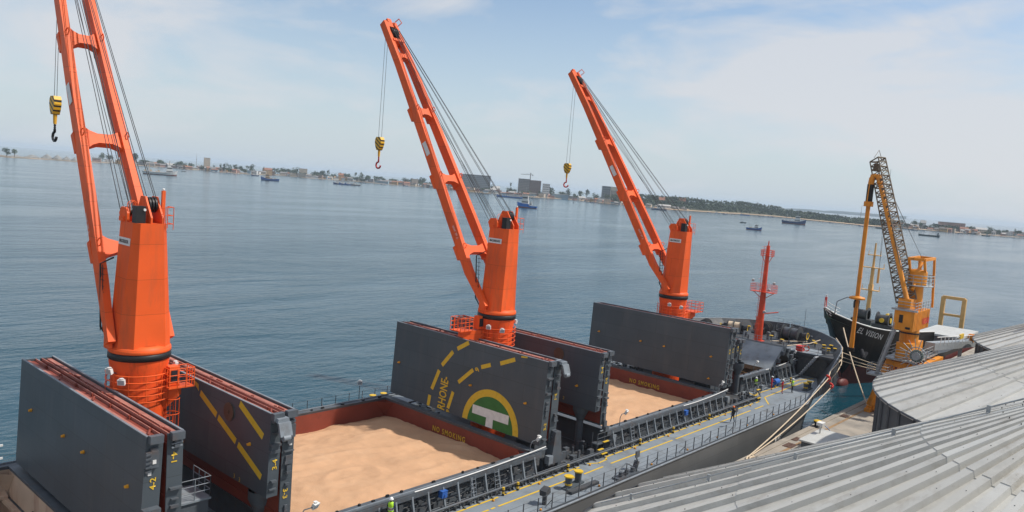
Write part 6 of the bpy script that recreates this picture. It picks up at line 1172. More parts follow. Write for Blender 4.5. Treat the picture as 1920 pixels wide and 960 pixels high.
WOOD = [(1627,1026,12.0),(1696,1069,26.5),(1655,1044,17.4),(1637,1032,9.8),(1718,1084,26.0),(1620,1020,11.3),(1698,1068,25.5),(1635,1028,9.7),(1690,1060,29.1),(1661,1043,16.7),(1614,1013,11.9),(1652,1034,20.4),(1633,1023,10.4),(1623,1015,11.3),(1662,1038,17.2),(1623,1012,12.3),(1653,1029,17.4),(1689,1050,28.5),(1653,1030,20.0),(1610,999,11.4),(1697,1055,30.3),(1691,1049,28.3),(1600,989,10.9),(1641,1016,17.3),(1617,999,11.5),(1680,1039,27.1),(1628,1006,20.2),(1604,991,11.5),(1637,1010,18.8),(1632,1004,19.9),(1603,986,10.4),(1668,1026,28.0),(1628,999,20.4),(1601,983,10.7),(1677,1028,30.0),(1636,1004,17.3),(1677,1026,29.6),(1616,988,20.4),(1582,967,10.7),(1673,1023,31.1),(1625,993,19.0),(1665,1017,28.9),(1618,986,18.7),(1591,970,12.6),(1655,1010,26.1),(1616,985,17.4),(1654,1007,28.3),(1622,988,20.0),(1587,964,10.5),(1620,982,18.0),(1582,959,11.0),(1626,985,17.8),(1657,1003,27.1),(1620,979,19.1),(1643,994,27.9),(1602,966,17.3),(1580,954,10.7),(1603,967,17.8),(1574,948,10.9),(1657,998,28.7),(1618,974,19.8),(1582,952,12.0),(1636,984,26.6),(1590,954,19.7),(1653,993,25.8),(1568,940,12.3),(1653,991,24.9),(1609,962,16.7),(1573,940,11.5),(1635,977,29.0),(1638,978,29.9),(1560,929,11.0),(1646,980,24.9),(1596,949,19.0),(1565,931,10.7),(1636,974,25.0),(1593,948,18.6),(1643,975,25.1),(1597,947,20.1),(1555,921,12.1),(1632,968,28.5),(1549,916,11.0),(1630,963,24.3),(1589,940,18.3),(1636,968,26.2),(1591,940,19.8),(1553,917,11.5),(1588,935,19.1),(1551,912,10.7),(1614,950,28.5),(1573,926,17.4),(1541,907,10.3),(1631,960,27.7),(1532,899,11.8),(1629,956,28.1),(1569,920,17.7),(1545,904,11.6),(1609,941,29.4),(1580,924,16.9),(1610,940,28.5),(1580,922,18.2),(1604,936,28.1),(1558,907,16.5),(1525,889,10.3),(1601,931,28.5),(1573,915,17.4),(1529,888,10.3),(1558,905,16.5),(1523,883,10.7),(1594,923,24.7),(1533,887,9.9),(1595,922,27.9),(1567,905,17.6),(1530,882,10.3),(1592,918,29.3),(1550,894,19.5),(1536,885,11.3),(1585,911,25.6),(1552,894,17.7),(1534,882,9.5),(1589,915,23.9),(1564,898,16.5),(1528,878,11.8),(1593,914,28.0),(1556,893,16.7),(1604,918,27.7),(1557,891,18.1),(1507,863,10.5),(1544,883,16.5),(1587,905,24.1),(1538,878,18.2),(1503,858,9.8),(1555,886,19.3),(1499,852,11.0),(1555,884,19.6),(1595,907,28.4),(1510,856,10.5),(1578,893,25.1),(1529,865,20.3),(1496,845,9.9),(1572,889,27.7),(1545,874,20.2),(1514,856,10.1),(1573,889,24.6),(1542,871,18.5),(1514,853,11.1),(1583,891,27.3),(1546,871,19.4),(1589,895,29.7),(1539,866,19.9),(1501,844,11.7),(1543,865,19.6),(1508,846,11.4),(1509,845,11.3),(1580,883,28.5),(1537,859,19.8),(1512,845,10.5),(1592,891,28.2),(1504,838,10.6),(1536,855,20.5),(1517,843,11.2),(1542,857,20.6),(1599,888,28.7),(1541,855,20.7),(1528,849,11.4),(1545,856,19.6),(1522,844,11.5),(1590,881,30.3),(1549,857,19.9),(1519,841,11.5),(1613,891,26.0),(1550,856,20.7),(1531,846,11.3),(1590,879,29.1),(1546,853,16.8),(1518,836,12.4),(1591,876,28.8),(1562,861,19.4),(1594,876,28.3),(1569,864,18.4),(1608,884,26.0),(1539,843,12.3),(1597,877,25.5),(1561,855,20.5),(1560,854,20.4),(1543,844,9.8),(1576,860,17.7),(1525,831,11.6),(1617,882,27.1),(1578,860,18.6),(1616,881,29.8),(1583,863,19.7),(1550,843,10.3),(1577,858,17.9),(1533,832,10.3),(1618,878,25.4),(1568,849,19.6),(1535,832,10.7),(1609,873,28.7),(1588,858,19.9),(1549,837,10.8),(1637,885,26.0),(1550,836,10.2),(1594,859,20.8),(1537,828,12.0),(1617,872,28.0),(1588,856,20.0),(1617,870,28.5),(1577,849,16.9),(1554,834,11.4),(1629,875,26.2),(1544,827,12.4),(1646,882,30.6),(1586,850,18.5),(1549,828,10.1),(1647,882,25.4),(1595,854,16.8),(1635,873,30.6),(1554,828,12.3),(1633,870,25.3),(1553,825,11.3),(1605,854,18.8),(1574,836,12.2),(1595,848,19.1),(1552,823,10.0),(1603,849,17.7),(1616,855,19.1),(1640,867,28.9),(1658,874,25.2),(1564,823,10.7),(1647,867,29.1),(1610,849,17.3),(1615,850,19.9),(1643,863,29.1),(1582,828,11.8),(1665,874,27.7),(1605,840,20.2),(1585,829,10.1),(1619,848,18.7),(1589,828,11.2),(1630,849,18.4),(1658,863,29.5),(1616,841,18.5),(1575,818,10.2),(1667,866,27.7),(1595,827,11.3),(1678,870,28.3),(1612,835,19.0),(1591,823,10.4),(1630,843,19.8),(1669,863,25.3),(1633,843,19.1),(1598,825,11.4),(1666,859,28.9),(1626,838,18.2),(1605,826,11.9),(1691,870,27.7),(1629,837,16.6),(1594,818,11.8),(1688,869,28.0),(1625,835,17.6),(1690,867,24.2),(1633,836,17.6),(1599,819,11.1),(1695,869,25.9),(1626,832,19.8),(1608,823,10.8),(1678,859,25.2),(1631,834,19.2),(1595,815,9.6),(1696,866,23.6),(1636,835,17.0),(1600,816,10.8),(1679,855,27.7),(1596,812,10.5),(1702,865,28.6),(1646,836,16.2),(1597,812,10.1),(1694,861,23.8),(1647,834,18.7),(1614,819,10.5),(1643,832,17.4),(1685,853,25.5),(1657,839,18.5),(1644,830,18.2),(1623,818,9.5),(1701,859,25.9),(1610,810,9.5),(1671,839,16.2),(1613,809,11.2),(1691,850,27.5),(1662,835,16.4),(1633,818,10.6),(1711,858,26.4),(1633,818,9.2),(1658,828,18.6),(1677,836,18.6),(1659,828,19.3),(1631,811,10.8),(1716,855,25.6),(1655,824,16.2),(1628,810,11.5),(1712,852,23.8),(1676,833,17.2),(1724,856,25.5),(1627,805,10.4),(1685,833,16.7),(1647,815,9.5),(1732,855,24.6),(1670,825,15.6),(1719,847,23.4),(1683,829,17.5),(1644,811,11.0),(1684,830,18.1),(1687,830,18.7),(1732,850,26.3),(1692,831,15.6),(1658,812,10.7),(1728,847,27.7),(1696,831,18.4),(1662,812,10.8),(1743,854,27.9),(1691,825,15.4),(1661,812,11.0),(1683,819,17.3),(1662,811,9.9),(1742,851,25.2),(1690,824,18.5),(1654,806,11.0),(1746,850,23.3),(1693,822,17.9),(1655,805,11.1),(1738,843,24.0),(1701,825,16.1),(1648,800,9.5),(1746,846,22.8),(1698,823,18.0),(1657,800,9.3),(1705,824,18.8),(1745,842,24.6),(1705,822,18.1),(1657,798,10.4),(1753,845,26.0),(1694,816,17.8),(1749,841,28.3),(1700,816,19.3),(1767,848,23.3),(1674,803,10.5),(1747,839,23.6),(1715,823,18.7),(1675,801,11.4),(1712,818,19.8),(1683,805,10.0),(1719,820,19.1),(1688,805,10.6),(1723,821,17.5),(1710,813,16.7),(1699,806,10.9),(1778,846,28.4),(1713,814,18.6),(1782,844,28.6),(1739,823,16.7),(1772,841,28.0),(1733,820,18.5),(1685,797,11.9),(1772,837,25.3),(1745,824,20.1),(1713,809,10.3),(1786,841,24.0),(1732,816,19.4),(1798,848,27.2),(1731,815,18.5),(1716,806,9.9),(1750,822,17.2),(1710,803,10.4),(1810,849,24.6),(1738,816,17.2),(1717,806,12.0),(1795,841,24.1),(1708,800,11.8),(1777,829,20.4),(1804,841,26.0),(1773,826,17.6),(1726,804,9.8),(1824,850,28.4),(1759,818,17.9),(1735,808,11.2),(1727,801,10.9),(1815,843,24.8),(1773,822,17.8),(1749,812,11.5),(1828,847,29.2),(1756,812,12.2),(1774,820,20.1),(1753,810,11.8),(1787,825,19.6),(1757,810,11.7),(1848,854,30.7),(1782,821,18.8),(1758,808,11.7),(1813,833,20.0),(1852,850,29.8),(1798,826,18.9),(1772,812,10.5),(1850,848,28.2),(1770,811,12.4),(1765,807,10.5),(1857,848,29.0),(1820,832,21.1),(1858,847,31.1),(1805,824,19.1),(1877,855,30.6),(1824,829,19.1),(1795,815,10.5),(1871,851,29.5),(1785,808,12.4),(1874,851,29.8),(1827,829,21.1),(1803,815,12.9),(1885,855,31.6),(1849,836,18.9),(1799,814,11.1),(1892,854,28.7),(1826,826,21.3),(1797,811,11.0),(1883,850,31.3),(1882,849,26.8),(1811,815,12.6),(1908,857,31.5),(1855,835,18.3),(1842,825,21.0),(1812,813,11.0),(1883,845,30.6),(1841,823,20.6),(1813,809,11.1),(1902,849,31.4),(1862,830,18.3),(1903,848,27.5),(1857,825,20.1),(1810,804,11.5),(1912,849,31.3),(1869,829,20.1),(1812,803,10.7),(1908,847,30.2),(1862,826,20.9),(1825,809,12.4),(1902,841,26.6),(1832,811,12.3),(1872,826,19.9),(1917,846,25.7),(1871,825,20.0),(1816,800,11.2),(1913,844,27.7),(1847,813,18.7),(1916,843,28.9),(1850,810,19.9),(1827,802,10.7),(1911,839,28.1),(1866,819,17.7),(1911,838,29.3),(1813,793,11.4),(1905,833,26.4),(1816,792,11.7),(1899,828,25.1),(1904,826,26.7),(1837,797,10.6),(1914,831,29.7),(1837,797,10.1),(1903,825,24.6),(1873,810,19.2),(1915,827,24.5),(1845,796,10.0),(1910,824,25.6),(1824,785,10.3),(1926,829,27.7),(1850,795,10.9),(1926,827,29.4),(1875,805,18.1),(1927,826,23.9),(1874,803,17.4),(1910,817,23.8),(1889,807,16.2),(1832,780,12.0),(1912,814,28.5),(1883,803,16.5),(1850,788,11.0),(1924,818,28.4),(1878,799,15.8),(1832,777,10.1),(1923,817,26.7),(1881,799,16.5),(1855,785,11.2),(1941,823,28.4),(1885,798,17.0),(1847,782,11.0),(1917,810,23.0),(1878,792,19.6),(1846,781,11.0),(1893,798,16.8),(1851,781,9.3),(1919,809,27.1),(1877,789,16.4),(1944,818,25.2),(1892,796,18.6),(1854,778,9.3),(1944,816,25.1),(1850,775,10.5),(1880,785,18.6),(1946,813,22.9),(1882,785,16.5),(1941,811,23.3),(1896,789,18.8),(1856,771,10.9),(1942,809,23.1),(1905,792,17.6),(1948,809,23.6),(1897,787,17.0),(1901,787,17.4),(1869,771,10.0),(1941,801,22.7),(1889,781,15.2),(1858,766,9.6),(1943,801,27.5),(1901,782,18.1),(1866,769,10.6),(1931,794,27.3),(1892,778,15.9),(1886,773,15.7),(1856,760,10.4),(1912,782,17.9),(1854,758,10.8),(1891,773,18.5),(1860,760,9.3),(1960,802,27.3),(1889,769,16.2),(1871,762,10.2),(1955,796,24.4),(1862,758,8.9),(1914,777,16.7),(1877,763,10.5),(1951,792,26.2),(1965,795,25.2),(1918,777,16.6),(1905,769,17.0),(1963,791,24.9),(1914,771,17.2),(1880,758,9.2),(1906,767,17.2),(1874,753,9.6),(1945,780,24.0),(1917,768,14.8),(1870,751,9.2),(1871,749,9.6),(1953,782,24.0),(1923,769,16.3),(1887,756,9.2),(1919,765,14.6),(1867,746,9.5),(1968,785,24.9),(1925,768,16.7),(1868,744,8.4),(1898,753,16.4),(1871,743,9.8),(1971,784,20.6),(1917,761,16.1),(1867,741,8.8),(1915,758,15.9),(1885,746,7.9),(1952,771,22.2),(1894,748,15.1),(1865,735,7.7),(1905,750,12.7),(1869,735,9.1),(1903,750,12.5),(1857,730,7.6),(1894,744,13.0),(1870,735,7.4),(1945,763,19.3),(1906,747,12.6),(1935,757,17.4),(1911,748,14.1),(1943,760,17.4),(1899,741,12.7),(1846,718,8.5),(1951,762,19.2),(1885,734,13.2),(1844,717,7.4),(1883,733,12.2),(1854,720,8.2),(1938,752,18.0),(1894,734,11.7),(1858,719,7.3),(1939,751,18.4),(1876,725,14.3),(1846,713,7.9),(1888,729,12.2),(1853,714,8.2),(1878,723,13.7),(1842,710,7.0),(1920,739,20.0),(1882,723,12.7),(1842,708,8.0),(1836,703,7.5),(1924,737,19.1),(1896,727,12.2),(1843,706,7.7),(1931,739,20.7),(1882,719,12.1),(1841,704,7.7),(1932,739,19.1),(1866,712,12.4),(1854,706,8.0),(1922,733,18.5),(1865,709,13.3),(1927,734,17.3),(1884,715,13.9),(1835,697,7.0),(1924,730,16.5),(1860,703,11.6),(1824,690,8.1),(1921,728,17.2),(1828,689,7.0),(1919,726,18.2),(1864,703,12.7),(1829,689,6.9),(1904,718,17.3),(1870,705,11.6),(1834,690,8.0),(1903,716,17.9),(1879,707,11.4),(1919,719,18.7),(1875,704,12.4),(1829,685,7.0),(1896,709,17.3),(1910,714,17.5),(1835,685,7.8),(1919,716,18.9),(1825,680,7.5),(1898,705,17.8),(1866,693,12.8),(1812,672,6.8),(1903,708,19.3),(1860,689,11.9),(1825,676,7.1),(1913,710,18.8),(1841,680,11.3),(1823,674,7.8),(1904,703,16.4),(1841,679,10.9),(1909,704,18.8),(1865,687,12.6),(1803,664,6.7),(1847,680,12.0),(1812,665,7.8),(1895,695,16.1),(1803,661,7.0),(1880,688,17.4),(1858,682,12.9),(1859,679,12.6),(1800,656,6.8),(1833,669,12.4),(1890,689,15.7),(1847,671,12.4),(1796,653,7.5),(1852,673,11.2),(1818,659,6.3),(1887,685,16.7),(1810,655,6.9),(1888,683,16.0),(1844,665,10.9),(1799,648,6.5),(1873,675,16.8),(1839,663,10.8),(1788,643,7.6),(1880,677,18.3),(1808,650,6.2),(1871,673,17.8),(1849,665,11.1),(1788,642,7.8),(1872,670,19.1),(1843,659,11.7),(1804,646,6.4),(1865,667,19.3),(1823,652,13.1),(1780,634,7.1),(1821,650,11.4),(1795,641,7.6),(1866,665,17.2),(1780,632,6.8),(1868,664,16.2),(1821,646,11.7),(1795,637,6.4),(1859,659,15.7),(1826,648,10.6),(1793,634,7.7),(1871,664,15.6),(1838,651,10.5),(1784,629,7.5),(1875,663,17.4),(1836,647,11.1),(1786,630,6.3),(1858,655,16.4),(1822,642,12.0),(1875,660,17.6),(1826,640,12.2),(1815,636,11.9),(1794,628,7.3),(1867,655,16.6),(1828,638,12.8),(1792,626,7.1),(1861,650,17.4),(1821,635,11.5),(1767,616,7.3),(1851,645,17.2),(1804,628,10.9),(1769,615,6.2),(1865,649,18.9),(1819,633,11.7),(1776,615,7.2),(1811,628,11.4),(1785,619,7.2),(1850,641,16.6),(1813,627,12.6),(1779,614,6.4),(1846,637,17.7),(1813,626,11.9),(1769,611,7.3),(1855,640,17.0),(1806,623,11.0),(1766,606,6.8),(1813,624,12.2),(1772,609,6.8),(1808,619,12.0),(1765,604,7.1),(1856,635,17.5),(1852,632,17.9),(1815,618,11.3),(1781,607,6.2),(1847,629,15.3),(1866,635,14.9),(1807,615,10.2),(1773,602,6.3),(1855,631,14.7),(1817,617,11.9),(1774,600,6.5),(1846,626,15.8),(1843,622,15.2),(1816,612,10.2),(1776,599,6.4),(1807,609,10.6),(1764,592,6.3),(1815,609,10.8),(1864,627,16.1),(1811,608,10.3),(1760,590,6.5),(1846,617,15.3),(1812,607,9.5),(1770,590,5.7),(1815,605,9.7),(1768,588,6.2),(1840,614,15.3),(1798,599,11.5),(1839,612,15.6),(1791,596,11.1),(1804,599,11.8),(1766,584,6.6),(1852,613,15.9),(1794,594,11.6),(1751,578,7.1),(1849,610,14.5),(1767,582,6.0),(1840,607,14.1),(1807,596,10.3),(1772,584,5.5),(1803,591,9.5),(1764,579,6.0),(1855,608,15.0),(1797,588,9.6),(1758,574,6.0),(1842,604,14.1),(1795,586,10.9),(1763,576,6.1),(1796,587,10.6),(1757,573,5.8),(1849,602,15.0),(1800,586,9.8),(1749,568,6.2),(1831,595,15.1),(1799,584,9.1),(1852,601,14.7),(1783,577,11.5),(1767,571,5.3),(1836,594,16.3),(1840,592,14.2),(1743,558,6.4),(1842,591,15.3),(1793,573,10.3),(1755,560,5.7),(1785,570,9.0),(1740,554,5.8),(1847,588,15.2),(1778,563,9.2),(1740,551,6.0),(1840,583,15.3),(1752,555,6.3),(1841,582,13.7),(1795,568,9.5),(1758,556,5.6),(1842,583,13.9),(1736,546,5.5),(1759,553,5.4),(1774,556,9.2),(1758,551,5.6),(1833,575,13.8),(1775,555,8.8),(1754,548,5.4),(1835,574,12.8),(1777,554,10.1),(1759,550,5.4),(1836,574,12.6),(1833,570,13.7),(1777,551,9.3),(1754,544,6.3),(1819,564,15.1),(1730,535,5.9),(1830,567,14.1),(1768,546,10.2),(1746,539,6.2),(1779,548,8.8),(1838,568,12.5),(1785,550,9.0),(1727,530,5.8),(1820,560,12.5),(1783,547,9.2),(1729,529,6.4),(1777,544,9.1),(1750,535,5.1),(1828,560,12.6),(1784,547,9.1),(1734,528,5.3),(1789,546,8.9),(1733,529,5.3),(1783,542,10.5),(1726,524,6.0),(1776,538,8.6),(1728,524,5.0),(1739,527,5.9),(1782,538,9.6),(1740,524,5.1),(1815,547,14.9),(1769,532,8.7),(1740,523,5.7),(1810,546,12.8),(1768,532,10.1),(1729,520,6.0),(1809,543,13.5),(1779,534,10.1),(1818,546,13.4),(1729,516,5.7),(1818,544,14.0),(1768,528,10.0),(1718,511,6.1),(1808,539,13.1),(1721,511,6.3),(1827,544,15.0),(1758,523,9.2),(1807,536,12.1),(1758,522,10.1),(1757,518,8.7),(1717,507,5.1),(1825,538,13.9),(1764,519,10.2),(1715,504,5.6),(1806,532,14.1),(1774,522,9.3),(1715,504,6.1),(1811,532,14.2),(1765,518,8.6),(1772,519,8.7),(1800,528,13.4),(1771,517,8.5),(1730,505,5.8),(1802,527,13.2),(1718,499,5.8),(1819,531,13.5),(1761,511,8.1),(1727,501,5.0),(1812,526,13.4),(1772,513,9.2),(1819,527,14.1),(1717,494,5.5),(1764,507,8.6),(1708,490,5.8),(1803,519,11.8),(1760,506,8.6),(1814,522,12.5),(1762,505,8.2),(1803,516,14.6),(1755,502,9.6),(1733,495,5.5),(1769,504,8.7),(1766,503,8.8),(1798,510,12.0),(1752,498,8.8),(1728,491,5),(1744,492,8.3),(1730,489,5),(1800,510,14.2),(1754,494,8.3),(1727,488,5.7),(1799,507,11.8),(1766,497,8.1),(1715,483,5.0),(1804,508,13.4),(1758,494,8.6),(1723,482,5.6),(1734,485,5.4),(1752,489,8.6),(1729,482,5),(1820,509,13.5),(1731,482,5),(1759,488,8.1),(1740,484,5),(1829,509,12.0),(1782,495,9.2),(1719,476,5.8),(1809,503,12.2),(1760,487,8.9),(1722,476,5.7),(1732,478,5.4),(1789,494,8.8),(1732,477,5.2),(1769,486,9.6),(1829,500,14.7),(1759,481,5),(1828,500,14.7),(1741,474,5.7),(1832,499,14.9),(1737,471,5.3),(1844,502,12.0),(1792,487,8.2),(1753,476,5.1),(1850,503,12.4),(1778,482,8.5),(1740,470,5.4),(1849,501,14.2),(1806,488,9.1),(1761,476,5.3),(1854,502,13.6),(1809,488,8.4)]
P_white = (488,1092,48.0)
P_small = (726,1517,9.8)
P_blue1 = (715,1173,31.5)
P_blue0 = (926,1587,17.1)
P_cluster = (917,1228,46.5)
P_ferry = (1167,1010,54.3)
P_trawler = (687,559,19.1)
P_little = (1206,883,10.5)
P_bargeL = (1303,748,31.1)
P_traw2 = (731,294,15.6)
P_traw2b = (960,413,8.5)
P_ship3 = (1187,435,36.8)
P_blueb = (1597,707,21.1)
P_far3 = (1474,389,18.3)
P_lowboat = (1215,248,28.4)
P_g1 = (1907,746,16.2)
P_y1 = (1192,919,8.5)
P_ss = (1692,402,23.8)
P_c1 = (1834,314,15.6)
P_c2 = (1709,266,14.4)
SMALL = [(878,1683,15.8),(926,1709,11.1),(944,1691,10.3),(1248,1608,18.1),(1250,1523,16.8),(1391,1604,16.5),(1306,1218,16.1),(1290,1057,12.2),(1422,1138,10.3),(1435,1003,12.2),(1381,942,11.1),(1510,748,10.1),(1535,741,14.1),(1520,716,9.7),(1571,722,11.3),(1593,669,10.7),(1618,666,15.1),(1698,692,13.4),(1633,553,9.1),(1587,517,8.8),(1579,481,8.8),(1542,444,11.0),(1594,445,11.2),(1605,366,13.2),(1711,378,11.0),(1758,320,9.0),(1808,272,9.7),(1776,249,9.2),(1765,229,7.8)]
MOUNDS = [(616,1964,2.0,27.1,14.2),(634,1951,2.0,24.7,14.3),(645,1927,2.0,19.7,12.3),(572,1919,2.0,35.7,10.1),(531,1885,2.0,30.0,6.7),(658,1915,2.0,17.3,11.4)]
HILL = [(8242,3531,1),(8305,3381,19),(8336,3306,35),(8385,3179,38),(8424,3076,24),(8477,2928,51),(8528,2779,51),(8605,2532,50),(8687,2242,49)]
# ================================================================ FAR SHORE
CAMP = Vector((-18.3, -42.7, 0))
def radial(x, y): v = Vector((x, y, 0)) - CAMP; v.z = 0; return v.normalized()
LAND = mat('dry sandy ground', (0.26, 0.20, 0.14), .95, var=.25, scale=.02, dirt=(0.08, 0.09, 0.05), dirt_amt=.8, dirt_scale=.015)
b = MB(); vs = []
offs = ((0, -.5), (5, 1.0), (30, 1.7), (110, 2.2), (170, 2.0), (200, -1.0))
for (x, y) in SHORE:
    u = radial(x, y)
    for o_, z in offs: vs.append((x + u.x * o_, y + u.y * o_, z))
m = len(offs); b.add(vs, [(i*m+j, (i+1)*m+j, (i+1)*m+j+1, i*m+j+1) for i in range(len(SHORE)-1) for j in range(m-1)]); struct(b.build('shore_land', LAND))
SAND = mat('pale beach sand', (0.52, 0.36, 0.22), .95, var=.12, scale=.05)
def band(i0, i1, w0, w1, z, name, m_):
    b = MB(); vs = []
    for (x, y) in SHORE[i0:i1]: u = radial(x, y); vs += [(x + u.x * w0, y + u.y * w0, z), (x + u.x * w1, y + u.y * w1, z + 1.0)]
    b.add(vs, [(2*i, 2*i+2, 2*i+3, 2*i+1) for i in range(i1 - i0 - 1)]); struct(b.build(name, m_))
band(19, 32, 2, 26, .9, 'beach', SAND)
# low hill under the wood
b = MB(); vs = []
hp = [(0, 0), (40, 5), (90, 9), (150, 13), (200, 10), (260, 0)]
for k, (x, y) in enumerate(SHORE[21:29]):
    u = radial(x, y); s = (0.15, .8, 1, 1, 1, .7, .5, .2)[k]
    for o_, z in hp: vs.append((x + u.x * (o_ + 28), y + u.y * (o_ + 28), 1.5 + z * s))
m = len(hp); b.add(vs, [(i*m+j, (i+1)*m+j, (i+1)*m+j+1, i*m+j+1) for i in range(7) for j in range(m-1)], 0, True); struct(b.build('wooded_hill', mat('hill earth', (.10, .10, .06), .95, var=.3, scale=.03)))
b = MB(); n = len(HILL); b.add([(x, y, -2) for x, y, z in HILL] + [(x, y, max(0, z * .6 - 4)) for x, y, z in HILL] + [(x + 900, y + 200, z * .6) for x, y, z in HILL], [(i, i+1, n+i+1, n+i) for i in range(n-1)] + [(n+i, n+i+1, 2*n+i+1, 2*n+i) for i in range(n-1)], 0, True); struct(b.build('distant_hills', mat('distant hill green', (.06, .09, .06), .9)))
LEAF = [mat('leaf green a', (.045, .075, .028), .8, var=.35, scale=.25), mat('leaf green b', (.065, .090, .035), .8, var=.35, scale=.25), mat('leaf green c', (.035, .060, .030), .8, var=.3, scale=.25)]
TRUNK = mat('tree bark', (.10, .075, .055), .9, var=.2)
def crown(bm, c, rx, rz, n, rr, size, mi=0):
    """leaf clumps scattered through an uneven crown"""
    lobes = [(Vector((rr.uniform(-.6, .6) * rx, rr.uniform(-.6, .6) * rx, rr.uniform(-.45, .5) * rz)), rr.uniform(.4, .75)) for _ in range(6)]
    for _ in range(n):
        l, s = rr.choice(lobes); v = Vector((rr.gauss(0, 1), rr.gauss(0, 1), rr.gauss(0, 1))).normalized() * (rr.random() ** .4)
        p = Vector(c) + l + Vector((v.x * rx * s, v.y * rx * s, v.z * rz * s * .9)); d1 = Vector((rr.gauss(0,1), rr.gauss(0,1), rr.gauss(0,.6))).normalized(); d2 = d1.cross(Vector((rr.gauss(0,1), rr.gauss(0,1), rr.gauss(0,1)))).normalized(); q_ = size * rr.uniform(.6, 1.3)
        bm.add([p - d1 * q_, p - d2 * q_ * .8, p + d1 * q_, p + d2 * q_ * .8], [(0,1,2,3)], mi)
def zone(x, y):
    u = radial(x, y); f = Vector((.7484, .6571, 0)); s = Vector((.6571, -.7484, 0)); px = 960 + 1456 * u.dot(s) / u.dot(f)
    Z = ((150, ' at the far left'), (262, ' behind the nearest crane jib'), (375, ' above the white coaster'), (450, ' right of the slim tower block'), (540, ' above the lone blue boat'), (620, ' by the pinkish block'), (700, ' above the raft of boats'), (780, ' right of the middle hook'), (860, ' behind the middle jib'), (930, ' by the dark office block'), (1000, ' by the construction block'), (1070, ' under the third hook'), (1125, ' left of the grey glazed block'), (1200, ' behind the third jib'), (1500, ' by the wood'), (1700, ' behind the loader boom'), (1790, ' above the low green boat'), (1850, ' by the red roofed halls'), (3000, ' at the far right'))
    return next(t_ for a_, t_ in Z if px < a_)
protos = []
tr = random.Random(21)
KIND = ['round dark green shore tree', 'pale loose crowned shore tree', 'slender dark palm like shore tree']
def make_tree(kind, x, y, z, w_, h_):
    t = thing('tree', KIND[kind] + zone(x, y), 'tree', (x, y, z), 'trees of the far shore')
    b = MB(); b.cyl((x, y, z - .5), (x + .2, y, z + h_ * .5), w_ * .045, w_ * .025, 6); 
    for a in (0, 2.1, 4.2): b.cyl((x + .1, y, z + h_ * .3), (x + w_ * .25 * math.cos(a), y + w_ * .25 * math.sin(a), z + h_ * .6), w_ * .02, w_ * .01, 5)
    b.build('trunk', TRUNK, t)
    b = MB()
    if kind == 2: crown(b, (x, y, z + h_ * .72), w_ * .38, h_ * .34, 170, tr, w_ * .085)
    else: crown(b, (x, y, z + h_ * .58), w_ * .5, h_ * .46, 260 if kind == 0 else 150, tr, w_ * .075)
    b.build('crown', LEAF[(kind + int(x)) % 3], t, fix=False)
    return t
for i, (x, y, z, w_, h_) in enumerate(TREES):
    w_ *= 1.25; k = 2 if h_ > w_ * 1.6 else (1 if i % 4 == 1 else 0); make_tree(k, x, y, z, w_, h_)
b = MB(); wr = random.Random(9)
for (x, y, h_) in WOOD:
    r_ = wr.uniform(4.5, 8); crown(b, (x, y, h_ - 3), r_, wr.uniform(3.5, 6), 26, wr, 1.7, wr.randint(0, 2)); crown(b, (x, y, h_ - 10), r_, 6, 14, wr, 2.0, wr.randint(0, 2))
tag(b.build('woodland', LEAF, fix=False), 'dark green wood covering the low hill and beach edge on the far shore', 'wood', kind='stuff')
